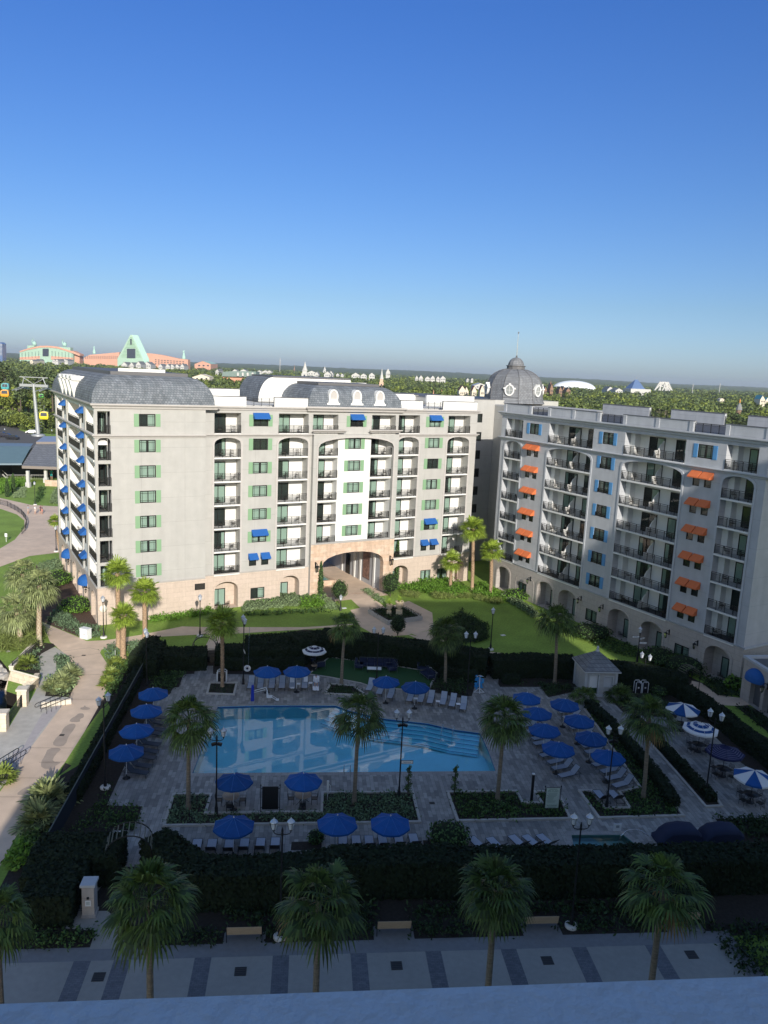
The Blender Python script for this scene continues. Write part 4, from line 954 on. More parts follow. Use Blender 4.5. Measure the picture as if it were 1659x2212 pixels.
# far left grounds
bed('curved_promenade',PATHM,.010,'V',-700,330,'V',0,335,'V',420,430,'V',1100,470,'V',1300,900,'V',1000,1060,'V',820,1070,'V',400,1120,'V',0,1265,'V',-700,1700,'V',-900,1200,'V',0,1020,'V',200,900,'V',330,740,'V',330,640,'V',230,560,'V',0,480,'V',-700,380)
bed('car_park_road',ASPH,.010,'U',-1500,780,'U',0,790,'U',200,800,'U',420,815,'U',340,880,'U',560,960,'U',640,1000,'U',1050,1000,'U',1050,1250,'U',-1500,1300)
bed('verge_lawn',GRASS,.014,'U',-600,700,'U',100,690,'U',500,720,'U',1000,780,'U',1000,900,'U',700,880,'U',420,800,'U',0,780,'U',-600,770)
b=MB()
for i in range(5):
    a=g('U',40+120*i,786+5*i); c=g('U',120+120*i,790+5*i); d=(c-a).normalized(); n=Vector((-d.y,d.x,0))*.1
    b.box(0,(c-a).length,-.1,.1,0,.14,0,Matrix.Translation(a)@Matrix.Rotation(math.atan2(d.y,d.x),4,'Z'))
tag(b.build('road_kerb',CURBM),kind='structure')
# lake water, bank and bed
b=MB(); n=len(LK)
for i in range(n):
    a,c=LK[i],LK[(i+1)%n]; b.quad((a.x,a.y,0),(a.x,a.y,-3),(c.x,c.y,-3),(c.x,c.y,0)); b.quad((c.x,c.y,0),(c.x,c.y,-3),(a.x,a.y,-3),(a.x,a.y,0))
b.add([(p.x,p.y,-3) for p in LK],[tuple(range(n))])
tag(b.build('lake_bank',MULCH),kind='structure')
sheet('lake_water',LK,-1.3,LAKE)
# ================================================================ OBJECTS
def pix_az(k,x0,y0,x1,y1,z=0):     # world direction of a screen vector on the ground
    a,b=g(k,x0,y0,z),g(k,x1,y1,z); d=b-a; return math.atan2(d.y,d.x)
# ---- umbrellas
def canopy(style):
    n=8; b=MB(); R_=1.36; zt,zr=2.72,2.16
    rot=pi/8
    def P(i,f): a=2*pi*i/n+rot; r=R_*f; return Vector((r*cos(a),r*sin(a),zt+(zr-zt)*f-(.0)))
    if style=='rings': fr=[0,.22,.45,.62,.80,1.0]; mm=[0,1,0,1,0]
    elif style=='fine': fr=[0]+[.08+.92*i/24 for i in range(25)]; mm=[0]+[(1 if i%3==0 else 0) if i>5 else 0 for i in range(24)]; 
    else: fr=[0,.25,.5,.75,1.0]; mm=None
    for i in range(n):
        for j in range(len(fr)-1):
            m=(i%2 if style=='wedge' else (mm[j] if mm else 0))
            pts=[P(i,fr[j]),P(i,fr[j+1]),P(i+1,fr[j+1]),P(i+1,fr[j])]
            # fabric sags a little between ribs
            sag=-.05
            mid1=(pts[1]+pts[2])/2+Vector((0,0,sag*fr[j+1])); mid0=(pts[0]+pts[3])/2+Vector((0,0,sag*fr[j]))
            if fr[j]==0: b.add([pts[0],pts[1],mid1],[(0,1,2)],m); b.add([pts[0],mid1,pts[2]],[(0,1,2)],m)
            else: b.quad(pts[0],pts[1],mid1,mid0,m); b.quad(mid0,mid1,pts[2],pts[3],m)
        a,c=P(i,1),P(i+1,1); mid=(a+c)/2+Vector((0,0,-.05)); dz=Vector((0,0,-.13))
        mv=(i%2 if style=='wedge' else 0)
        b.quad(a,a+dz,mid+dz,mid,mv); b.quad(mid,mid+dz,c+dz,c,mv)
        b.tube([P(i,.02)+Vector((0,0,.012)),P(i,.99)+Vector((0,0,.012))],.012,4,2)
    return b
UMM={'blue':[BLUEUM,BLUEUM,BLUETRIM],'wedge':[BLUEUM,WHITEUM,WHITEUM],'rings':[WHITEUM,BLUEUM,WHITEUM],'fine':[NAVYUM,NAVYSTRIPE,NAVYUM],'ringsd':[WHITEUM,NAVYUM,WHITEUM]}
def make_umbrella(style,base=True):
    r=thing('patio_umbrella','x','umbrella')
    canopy('rings' if style=='ringsd' else style).build('canopy',UMM[style],r)
    b=MB(); b.tube([(0,0,.05),(0,0,2.74)],.022,6,0); b.lathe([(.03,2.72),(.05,2.77),(.0,2.85)],(0,0,0),6,0); b.build('pole',WMETAL if style in('blue',) else BLACKM,r)
    b=MB()
    for i in range(8):
        a=2*pi*i/8+pi/8; b.tube([(.03*cos(a),.03*sin(a),2.62),(1.33*cos(a),1.33*sin(a),2.13)],.010,4,0)
        b.tube([(.03*cos(a),.03*sin(a),2.2),(.7*cos(a),.7*sin(a),2.38)],.009,4,0)
    b.build('rib_frame',WMETAL,r)
    if base:
        b=MB(); b.lathe([(.28,0),(.28,.05),(.1,.09),(.04,.25),(.04,.35)],(0,0,0),12,0); b.build('base',BLACKM,r)
    return r
up={}
def umbrella(style,k,x,y,label,rot=0,gr=None,z=2.42,sc=1,base_at=None):
    p=g(k,x,y,z) ; p=Vector((p.x,p.y,.016))
    if style not in up: up[style]=make_umbrella(style); o=up[style]
    else: o=dup(up[style])
    o.location=p; o.rotation_euler=(random.uniform(-.02,.02),random.uniform(-.02,.02),rot); o.scale=(sc,sc,1); tag(o,label,None,gr)
    return o
GU='blue patio umbrellas round the pool'
rnd=random.Random(11)
for i,(x,y) in enumerate(((332,1493),(315,1530),(295,1572),(272,1618))):
    umbrella('blue','D',x,y,f'blue umbrella over the loungers by the left fence, {ORD[i]} counting from the farthest',rnd.uniform(0,.7),GU)
for (x,y),l in zip(((577,1446),(642,1445),(835,1468),(898,1479)),('left blue umbrella behind the loungers facing the pool at its far side','blue umbrella above the lounger with white towels','left one of two blue umbrellas beside the artificial lawn','right one of two blue umbrellas beside the artificial lawn')):
    umbrella('blue','D',x,y,l,rnd.uniform(0,.7),GU)
for (x,y),l in zip(((505,1682),(655,1681)),('blue umbrella over the round table nearest the left lamp post','blue umbrella over the round table right of the black board')):
    umbrella('blue','D',x,y,l,rnd.uniform(0,.7),GU)
for (x,y),l in zip(((505,1777),(728,1772),(843,1772)),('leftmost blue umbrella of the row before the south loungers','middle blue umbrella of the row before the south loungers','right blue umbrella of the row before the south loungers')):
    umbrella('blue','D',x,y,l,rnd.uniform(0,.7),GU)
for i,(x,y) in enumerate(((210,765),(275,855),(322,955),(400,1065))): umbrella('blue','C',x,y,f'blue umbrella in the inner column east of the pool, {ORD[i]} from the far end',rnd.uniform(0,.7),GU)
for i,(x,y) in enumerate(((440,803),(528,900),(600,1003),(702,1115))): umbrella('blue','C',x,y,f'blue umbrella in the outer column beside the hedge strip, {ORD[i]} from the far end',rnd.uniform(0,.7),GU)
umbrella('ringsd','B',620,433,'navy and white ringed umbrella on the artificial lawn by the hedge',.3,sc=.95)
TB=[umbrella('wedge','C',1150,828,'blue and white wedge umbrella half behind the palm on the right terrace',.2,'striped terrace umbrellas',sc=1.12),umbrella('rings','C',1255,945,'blue umbrella with white rings on the right terrace',.3,'striped terrace umbrellas',sc=1.12),umbrella('fine','C',1405,1085,'dark navy umbrella with thin pinstripes on the right terrace',.1,'striped terrace umbrellas',sc=1.12),umbrella('wedge','C',1575,1232,'blue and white wedge umbrella nearest on the right terrace',.35,'striped terrace umbrellas',sc=1.12)]
# ---- loungers   (local: foot at -y, head at +y)
def make_lounger(kind='grey'):
    r=thing('sun_lounger','x','sun lounger')
    m=SLING if kind=='grey' else SLINGD
    b=MB(); b.add([(-.29,-.95,.33),(.29,-.95,.33),(.29,-.2,.35),(-.29,-.2,.35),(-.29,.32,.37),(.29,.32,.37),(-.29,-.95,.31),(.29,-.95,.31),(-.29,.32,.34),(.29,.32,.34)],[(0,1,2,3),(3,2,5,4),(7,6,8,9),(0,6,7,1)]); b.build('seat',m,r)
    zb=.37; c,s=cos(R(48)),sin(R(48)); 
    b=MB(); h=.75
    b.add([(-.29,.33,zb),(.29,.33,zb),(.29,.33+h*c,zb+h*s),(-.29,.33+h*c,zb+h*s)],[(0,1,2,3)]); b.add([(-.29,.36,zb-.02),(.29,.36,zb-.02),(.29,.36+h*c,zb+h*s-.02),(-.29,.36+h*c,zb+h*s-.02)],[(3,2,1,0)],1); b.build('backrest',[m,BLACKM],r)
    b=MB()
    for x in (-.31,.31):
        b.tube([(x,-.97,.32),(x,.98,.33)],.02,4,0); b.tube([(x,.33,.36),(x,.35+h*c,zb+h*s)],.018,4,0)
        b.tube([(x,.85,.33),(x,.7,.66)],.014,4,0)
    b.tube([(-.31,-.97,.32),(.31,-.97,.32)],.02,4,0); b.tube([(-.31,.98,.33),(.31,.98,.33)],.02,4,0); b.tube([(-.3,.35+h*c,zb+h*s),(.3,.35+h*c,zb+h*s)],.018,4,0)
    b.build('frame',BLACKM,r)
    for x in (-.31,.31):
        for y in (-.85,.8):
            b=MB(); b.tube([(x,y,.32),(x,y+(.05 if y>0 else -.05),0)],.018,4,0); b.build('leg',BLACKM,r)
    return r
lp={'grey':make_lounger('grey'),'dark':make_lounger('dark')}; used={'grey':0,'dark':0}
def lounger(P,az,label,kind='grey',gr=None):
    o=lp[kind] if not used[kind] else dup(lp[kind]); used[kind]=1
    o.location=(P.x,P.y,.016); o.rotation_euler=(0,0,az-pi/2+rnd.uniform(-.03,.03)); tag(o,label,None,gr); return o
# head direction az: where the backrest points
GL='sun loungers round the pool'
north=K57+pi/2
LB=[]
for i,x in enumerate((277,328,390,445,500,567,628)):
    LB.append(lounger(g('B',x,628,.3),north,f'grey lounger behind the pool facing it, {ORD[i]} from the left'+(', with white towels' if i in(4,5) else ''),gr=GL))
for i,(x,y) in enumerate(((920,640),(975,660),(1032,682),(1137,698),(1195,702),(1247,708),(1315,715),(1366,725),(1424,742))):
    lounger(g('B',x,y,.3),pix_az('B',1120,730,1150,660),f'grey lounger by the artificial lawn near the steps, {ORD[i]} from the left',gr=GL)
for i,(k,x,y) in enumerate((('E',1178,665),('E',1268,665),('E',1372,668),('E',1463,662),('E',1560,658),('E',1650,655),('F',583,462),('F',665,458),('F',742,458),('F',825,456),('F',922,450),('F',1012,446))):
    lounger(g(k,x,y,.3),north+pi,f'grey lounger seen from behind above the south hedge, {ORD[i]} of twelve from the left',gr=GL)
for i,(k,x,y) in enumerate((('F',1395,460),('F',1505,466),('G',165,452),('G',250,450),('G',335,446))):
    lounger(g(k,x,y,.3),north+pi+.35,f'grey lounger left of the spa above the south hedge, {ORD[i]} from the left',gr=GL)
for i,(x,y) in enumerate(((672,472),(668,515),(655,570),(640,605),(600,690),(580,748),(560,800),(525,870),(495,925))):
    lounger(g('O',x,y,.3),pix_az('O',640,690,560,680),f'dark lounger by the left fence, {ORD[i]} from the far end',kind='dark',gr='dark loungers by the left fence')
for i,(x,y) in enumerate(((225,940),(250,975),(300,1015),(310,1045),(350,1115),(395,1155),(425,1192),(465,1236))):
    lounger(g('C',x,y,.3),pix_az('C',400,1245,540,1215),f'grey lounger in the inner column east of the pool, {ORD[i]} from the far end',gr=GL)
for i,(x,y) in enumerate(((455,855),(480,890),(525,950),(560,990),(600,1060),(620,1095),(665,1170),(715,1210),(745,1252),(788,1294))):
    lounger(g('C',x,y,.3),pix_az('C',400,1245,540,1215),f'grey lounger in the outer column beside the hedge strip, {ORD[i]} from the far end',gr=GL)
for i,x in enumerate((660,745)): lounger(g('G',x,175,.3),pix_az('G',640,140,700,215),f'{"left" if i==0 else "right"} lounger on the small paved nook behind the spa lamp post',gr=GL)
def towel(k,x,y,w,h,z,label,rz,tilt=0):
    b=MB(); n=6
    for i in range(n):
        for j in range(n):
            P=[]
            for a,c in ((i,j),(i+1,j),(i+1,j+1),(i,j+1)):
                X=-w/2+w*a/n; Y=-h/2+h*c/n; P.append((X,Y,.02*sin(a*2.1+c)+.012*sin(c*3.3)))
            b.quad(*P)
    o=b.build('towel',TOWEL); o.location=g(k,x,y,z); o.rotation_euler=(tilt,0,rz); tag(o,label,'towel')
c_=north-pi/2
towel('B',500,600,.42,.6,.75,'white towel over the backrest of the fifth lounger behind the pool',c_,R(48)); towel('B',500,645,.4,.35,.45,'folded white towel on the seat of the fifth lounger behind the pool',c_)
towel('B',573,598,.40,.55,.75,'white towel over the backrest of the sixth lounger behind the pool',c_,R(48))
towel('B',627,648,.62,1.0,.42,'white towel spread under the resting person',c_); towel('B',630,597,.6,.6,.68,'white towel on the backrest behind the resting person',c_,R(48))
b=MB(); b.box(-.2,.2,-.2,.2,.4,.43,0)
for x in(-.17,.17):
    for y in(-.17,.17): b.tube([(x,y,0),(x,y,.4)],.015,4,0)
st=b.mesh('side_table',[TOWEL]); 
for i,(k,x,y) in enumerate((('B',532,645),('B',598,640),('B',1165,725),('B',1285,740),('B',1395,755))):
    o=link('side_table',st,None,tuple(g(k,x,y)[:2])+(.016,)); tag(o,f'small pale side table between loungers, {ORD[i]} from the left','side table',None)
# ---- people
def person(P,rz,pose,cl,label,scale=1.0,shirt=SIGNW,shorts=None,hairm=HAIR):
    """continuous skinned body from a joint graph"""
    if pose=='stand':
        J=dict(pel=(0,0,.95),ab=(0,0,1.12),ch=(0,0,1.36),nk=(0,0,1.5),hd=(0,.02,1.58),sl=(-.19,0,1.42),el=(-.26,-.02,1.14),wl=(-.22,.12,.93),hl=(-.21,.17,.85),sr=(.19,0,1.42),er=(.26,-.04,1.14),wr=(.25,.1,.92),hr=(.24,.14,.84),
          jl=(-.1,0,.9),kl=(-.11,.04,.5),al=(-.11,-.04,.09),tl=(-.12,.13,.04),jr=(.1,0,.9),kr=(.11,-.02,.5),ar=(.12,-.12,.1),tr=(.13,.05,.04))
    elif pose=='lie':   # on a lounger: feet at -y, head raised at +y
        J=dict(pel=(0,.15,.47),ab=(0,.30,.55),ch=(0,.47,.74),nk=(0,.58,.87),hd=(0,.62,.93),sl=(-.19,.49,.78),el=(-.28,.30,.58),wl=(-.12,.10,.60),hl=(-.05,.05,.60),sr=(.19,.49,.78),er=(.28,.30,.58),wr=(.12,.12,.60),hr=(.05,.06,.62),
          jl=(-.09,.1,.47),kl=(-.13,-.3,.60),al=(-.1,-.72,.42),tl=(-.13,-.78,.52),jr=(.09,.1,.47),kr=(.13,-.32,.56),ar=(.1,-.74,.42),tr=(.13,-.8,.52))
    Rd=dict(pel=.13,ab=.12,ch=.14,nk=.055,hd=.06,sl=.07,el=.045,wl=.03,hl=.035,sr=.07,er=.045,wr=.03,hr=.035,jl=.1,kl=.065,al=.042,tl=.035,jr=.1,kr=.065,ar=.042,tr=.035)
    E_=[('pel','ab'),('ab','ch'),('ch','nk'),('nk','hd'),('ch','sl'),('sl','el'),('el','wl'),('wl','hl'),('ch','sr'),('sr','er'),('er','wr'),('wr','hr'),('pel','jl'),('jl','kl'),('kl','al'),('al','tl'),('pel','jr'),('jr','kr'),('kr','ar'),('ar','tr')]
    ks=list(J); me=bpy.data.meshes.new('person'); me.from_pydata([J[k] for k in ks],[(ks.index(a),ks.index(b)) for a,b in E_],[])
    o=bpy.data.objects.new('person',me); COL.objects.link(o)
    sk=o.modifiers.new('skin','SKIN'); sv=me.skin_vertices[0].data
    for i,k in enumerate(ks): sv[i].radius=(Rd[k]*1.0,Rd[k]*.85); 
    sv[0].use_root=True
    o.modifiers.new('sub','SUBSURF').levels=1; o.modifiers['sub'].render_levels=1
    bpy.context.view_layer.update()
    m2=bpy.data.meshes.new_from_object(o.evaluated_get(bpy.context.evaluated_depsgraph_get())); o.modifiers.clear(); 
    o.data=m2; m2.materials.clear()
    for m in (SKIN,shirt,shorts or shirt): m2.materials.append(m)
    lo=.62 if pose=='stand' else None
    for p in m2.polygons:
        c=p.center; p.use_smooth=True
        if pose=='stand': p.material_index=1 if (1.0<c.z<1.47 and not(c.z<1.2 and abs(c.x)>.2)) else (2 if .55<c.z<=1.0 and abs(c.x)<.2 else 0)
        else: p.material_index=1 if (c.y>.12 and c.z<.86 ) else (2 if -.15<c.y<=.12 else 0)
    # head: ellipsoid with a nose, chin and ears joined to the body mesh; hair a child
    b=MB(); hx,hy,hz_=J['hd']; hc=Vector((hx,hy+(.01),hz_+.10)); 
    prof=[(.012,-.13),(.05,-.115),(.065,-.08),(.075,-.03),(.078,.02),(.07,.07),(.045,.105),(.004,.12)]
    b.lathe(prof,hc,12,0,True)
    b.add([hc+Vector(v) for v in ((-.012,.075,.0),(.012,.075,.0),(.0,.075,.035),(0,.1,-.005))],[(0,1,3),(1,2,3),(2,0,3)],0)
    hm=b.mesh('head',[SKIN])
    import bmesh
    bm=bmesh.new(); bm.from_mesh(m2); bm.from_mesh(hm); bm.to_mesh(m2); bm.free(); bpy.data.meshes.remove(hm)
    b=MB(); b.lathe([(.084,-.01),(.088,.03),(.08,.08),(.052,.118),(.004,.135)],hc+Vector((0,-.012,0)),12,0,True); b.lathe([(.05,-.06),(.072,-.01)],hc+Vector((0,-.03,0)),12,0,True)
    b.build('hair',hairm,o)
    o.location=P; o.rotation_euler=(0,0,rz); o.scale=(scale,)*3; tag(o,label,'person'); return o
p=LB[6].location
person(Vector((p.x,p.y,p.z-.03)),LB[6].rotation_euler.z,'lie',None,'person in a white robe lying on the last lounger of the row behind the pool',1,TOWEL,TOWEL,mat('grey_hair',(.12,.10,.09),.8))
for i,(x,y,s1,s2,l) in enumerate(((382,550,mat('light_blue_shirt',(.3,.4,.5)),mat('pale_shorts',(.55,.42,.36)),'person in a grey blue top and pale shorts walking on the curved promenade'),(478,553,SIGNW,mat('beige_shorts',(.6,.5,.42)),'person in a white shirt walking in the middle of the promenade group'),(548,548,mat('maroon_top',(.14,.05,.07)),mat('dark_shorts',(.06,.05,.07)),'person in dark maroon clothes walking beside the one in coral shorts'),(570,555,mat('plum_top',(.12,.06,.09)),mat('coral_shorts',(.7,.25,.17)),'person in a dark top and coral shorts at the right of the walking group'))):
    person(g('V',x,y)+Vector((0,0,.01)),rnd.uniform(1.2,2.0)+pi,'stand',None,l,1.0,s1,s2)
# ---- street lamps
def lamp_head(b,c):
    x,y,z=c
    b.lathe([(.03,-.12),(.07,-.06),(.11,0)],c,8,0); 
    b.lathe([(.11,0),(.17,.28),(.18,.34)],c,8,1,False); b.lathe([(.185,.34),(.20,.36),(.19,.385),(.12,.46),(.05,.52),(.03,.56),(.0,.62)],c,8,2,False)
    for i in range(4):
        a=pi/2*i+.4; b.tube([(x+.11*cos(a),y+.11*sin(a),z),(x+.185*cos(a),y+.185*sin(a),z+.35)],.01,3,0)
    b.lathe([(.19,.33),(.2,.35),(.19,.37)],c,8,0,False)
LM=[BLACKM,mat('frosted_lamp_glass',(.62,.66,.72),.25,spec=.8),mat('silver_lamp_cap',(.55,.57,.60),.3,metal=.6)]
def street_lamp(P,h,double,rz,label,foot=False,speaker=False,sc=1.0,gr=None):
    r=thing('street_lamp',label,'lamp post',(P.x,P.y,.01),rz,gr)
    b=MB(); top=h-.75
    b.lathe([(.16,0),(.16,.1),(.12,.16),(.13,.5),(.09,.62),(.07,.9),(.06,1.0)],(0,0,0),10,0); b.tube([(0,0,1.0),(0,0,top+.05)],[.06,.045],8,0)
    b.lathe([(.05,top-.1),(.09,top),(.05,top+.1),(.07,top+.2),(.015,top+.42)],(0,0,0),8,0)
    b.build('post',BLACKM,r)
    if double:
        b=MB()
        for s in (-1,1):
            b.tube([(0,0,top),(s*.2,0,top-.02),(s*.38,0,top+.03),(s*.46,0,top+.12),(s*.46,0,top+.22)],.028,5,0)
        b.build('arm',BLACKM,r)
        if speaker:
            b=MB()
            for s in (-1,1): b.box(-.16,.16,-.1,.1,-.09,.09,0,Matrix.Translation((s*.2,0,top-.28))@Matrix.Rotation(s*.3,4,'Y'))
            b.build('speaker',BLACKM,r)
        for s in (-1,1):
            b=MB(); lamp_head(b,(0,0,0)); b.build('lamp_head',LM,r,(s*.46,0,top+.32)).scale=(sc,sc,sc)
    else:
        b=MB(); lamp_head(b,(0,0,0)); b.build('lamp_head',LM,r,(0,0,top+.12)).scale=(sc*1.1,)*3
    if foot:
        b=MB(); b.lathe([(.38,0),(.38,.12),(.34,.16),(0.1,.17)],(0,0,0),16,0); b.build('footing',mat('white_concrete_footing',(.7,.68,.64),.8) if 'FOOTM' not in globals() else FOOTM,r)
    return r
FOOTM=mat('pale_concrete_footing',(.68,.66,.62),.8)
def arrow_sign(r,z,side,txt,rz=0,w=.85,name='sign_board'):
    b=MB(); b.box(.06 if side>0 else -.06-w,.06+w if side>0 else -.06,-.02,.02,z-.11,z+.11,0); b.box(.02 if side>0 else -.06-w-.03,.06+w+.03 if side>0 else -.02,-.013,.013,z-.14,z+.14,1)
    o=b.build(name,[SIGNW,BLACKM],r); o.rotation_euler=(0,0,rz)
    cx=(.06+w/2)*side
    text_part(txt,.12,o,(cx,-.025,z),(pi/2,0,0),BLACKT,'lettering',.002)
GLp='twin-headed black lamp posts'
def dl(kb,xb,yb,kh,xh,yh,label,rz=K57,foot=False,sp=False,sc=1.15,double=True,gr=GLp):
    P=g(kb,xb,yb); h=hz(kh,xh,yh,P)+.35
    return street_lamp(P,h,double,rz,label,foot,sp,sc,gr)
l1=dl('E',1298,462,'D',468,1588,'twin-headed lamp post at the southwest corner of the pool',sp=True)
l2=dl('F',918,180,'D',869,1548,'twin-headed lamp post in front of the pool with a small sign on its pole',sp=True)
arrow_sign(l2,2.9,1,'Restrooms',0)
l3=dl('F',205,1018,'D',611,1788,'tall twin-headed lamp post rising from the south hedge at left',foot=True)
l4=dl('G',478,952,'D',1256,1777,'tall twin-headed lamp post standing before the spa',foot=True)
l5=dl('C',690,1440,'D',1325,1583,'twin-headed lamp post between the outer loungers and the nook',sp=True)
l6=dl('C',1285,1362,'C',1343,895,'twin-headed lamp post on the right terrace, heads one behind the other',rz=K57-R(55))
l7=dl('C',905,725,'C',925,540,'twin-headed lamp post behind the small stone kiosk',rz=K57-R(55))
l8=dl('D',813,1475,'B',963,345,'twin-headed lamp post behind the sofas on the artificial lawn')
l9=dl('B',1442,702,'B',1460,372,'twin-headed lamp post near the pool gate with the fence',)
l10=dl('B',235,625,'B',262,290,'lamp post holding a white life ring at the far pool edge',rz=K57-R(75))
arrow_sign(l10,3.6,1,'Pool',0,.9)
b=MB(); n=20
for i in range(n):
    a0,a1=2*pi*i/n,2*pi*(i+1)/n
    for j in range(6):
        P=[]
        for a,e in ((a0,j),(a1,j),(a1,j+1),(a0,j+1)):
            e=2*pi*e/6; r_=.28+.07*cos(e); P.append((r_*cos(a),.07*sin(e)-.02,r_*sin(a)))
        b.quad(*P,m=0)
lr=b.build('life_ring',[SIGNW],None); lr.location=g('B',257,540,1.4); lr.rotation_euler=(0,0,K57); tag(lr,'round white life ring hanging by the far left lamp post','life ring')
b=MB(); b.add([(.2*cos(2*pi*i/16),-.02,.2*sin(2*pi*i/16)) for i in range(16)],[tuple(range(16))],0); b.add([(.13*cos(2*pi*i/16),-.03,.13*sin(2*pi*i/16)) for i in range(16)],[tuple(range(16))],1); b.build('centre_disc',[SIGNW,NAVYUM],lr)
b=MB(); b.tube([(.1,-.05,.35),(.16,0,4.4)],.018,5,0); po=b.build('rescue_pole',CHROME,None,lr.location,K57); tag(po,'long thin rescue pole standing beside the white life ring','pole')
l11=dl('D',317,1480,'D',318,1372,'twin-headed lamp post among hedges at the northwest corner, heads overlapping',rz=K57-R(70))
l12=dl('E',632,305,'M',1270,1420,'twin-headed lamp post inside the left fence',rz=K57+R(60),foot=True)
GS='single-headed garden lamps'
s1=dl('A',700,780,'A',695,520,'single lamp post with white footing at the near corner of the cream hotel',double=False,foot=True,gr=GS)
s2=dl('A',1350,768,'A',1353,510,'single lamp post with white footing by the path fork left of the gate',double=False,foot=True,gr=GS)
s3=dl('B',760,228,'B',762,160,'single lamp on the lawn edge left of the raised flower bed',double=False,gr=GS)
s4=dl('B',1570,440,'B',1580,232,'single lamp post on the big courtyard lawn',double=False,foot=True,gr=GS)
s5=dl('C',873,560,'C',885,372,'single lamp post with three pointing sign boards by the grey wing',double=False,gr=GS)
arrow_sign(s5,3.0,-1,'Elevator',.1); arrow_sign(s5,2.7,1,'Lobby',.5); arrow_sign(s5,2.25,1,'Pool',.0)
s6=dl('V',760,1060,'V',745,740,'single lamp post with white footing behind the west facade',double=False,foot=True,gr=GS)
s7=dl('V',475,430,'V',462,140,'single lamp post beyond the walking people',double=False,foot=True,gr=GS)
s8=dl('U',935,975,'U',940,890,'small street lamp beside the car park hedge',double=False,gr=GS)
s9=dl('U',88,960,'U',83,870,'small street lamp in the car park by the dark cars',double=False,gr=GS)
# low white marker on the courtyard lawn
for q,l in ((('K',1300,483),'square white valve cover set in the big courtyard lawn'),(('K',155,288),'pale slab lying by the lamp left of the raised bed')):
    b=MB(); b.box(-.3,.3,-.22,.22,0,.03,0); o=b.build('cover_plate',SIGNW,None,tuple(g(*q)[:2])+(.016,),.5); tag(o,l,'cover')
# ---- tables with chairs
def chair_mesh(m,mc):
    b=MB()
    for x in(-.21,.21):
        b.tube([(x,-.2,0),(x,-.22,.42)],.016,4,0); b.tube([(x,.22,0),(x,.2,.43),(x,.27,.88)],.016,4,0); b.tube([(x,.22,.64),(x,-.2,.64),(x,-.22,.42)],.014,4,0)
    b.box(-.22,.22,-.22,.22,.40,.44,1)
    for z in (.56,.66,.76,.86): b.tube([(-.21,.2+(z-.43)*.155,z),(.21,.2+(z-.43)*.155,z)],.014,4,0)
    for x in(-.1,0,.1): b.tube([(x,.21,.5),(x,.265,.86)],.010,4,0)
    return b.mesh('patio_chair',[m,mc])
CHM=chair_mesh(BLACKM,BLACKM); CHL=chair_mesh(DARKM,mat('chair_slats',(.10,.085,.07),.7))
def table_set(P,label,tm,nch=4,a0=.4,rad=.62,where=''):
    r=thing('round_table',label,'table',(P.x,P.y,.016))
    b=MB(); b.lathe([(.04,.70),(rad,.71),(rad,.74),(.0,.745)],(0,0,0),20,0); b.build('table_top',tm,r)
    b=MB()
    for i in range(4): a=pi/2*i+.5; b.tube([(.5*cos(a),.5*sin(a),0),(.12*cos(a),.12*sin(a),.35),(.4*cos(a),.4*sin(a),.7)],.02,4,0)
    b.build('table_legs',BLACKM,r)
    for i in range(nch):
        a=a0+2*pi*i/nch
        o=link('patio_chair',CHM,None,(P.x+.85*cos(a),P.y+.85*sin(a),.016),a-pi/2); tag(o,f'black metal chair {("on the right","behind","on the left","in front")[i%4] if nch==4 else ORD[i]+" round the side"} at the {where}','chair','chairs at the umbrella tables')
table_set(g('E',1385,352,.72),'round mosaic table under the umbrella next to the left lamp post',TABLET,4,K57,where='round table by the left lamp post')
table_set(g('F',343,160,.72),'round mosaic table under the umbrella beside the black board',TABLET,4,K57,where='round table beside the black board')
for o,w in zip(TB,('terrace table under the far wedge umbrella','terrace table under the ringed umbrella','terrace table under the navy umbrella','terrace table under the near wedge umbrella')):
    table_set(o.location,'dark round '+w,BLACKM,4,.5,.55,where=w)
# balcony chairs
gro={}
for p,az,nm in CHAIRS:
    k=gro.get(nm,0); gro[nm]=k+1
    o=link('patio_chair',CHL,None,p,az); tag(o,f'{("left","right","third")[k%3]} dark chair on the {nm}','chair','balcony chairs')
for k,(s,w) in enumerate(((15.0,'left'),(16.4,'left'),(24.2,'middle'),(25.3,'middle'),(42.6,'right'))):
    P=W(s,T1+.5); o=link('patio_chair',CHL,None,(P.x,P.y,.02),A30+pi+.2); tag(o,f'{"left" if k%2==0 else "right"} chair on the ground-floor terrace in the {w} stone arch','chair','ground-floor terrace chairs')
for k,x in enumerate((14.7,28.2,33.6,42.6)):
    P=W(56.5+.7,-x); o=link('patio_chair',CHL,None,(P.x,P.y,.02),A30-pi/2+pi+.2); tag(o,f'dark chair in the {ORD[k]} open ground-floor arch of the grey wing','chair','ground-floor terrace chairs')
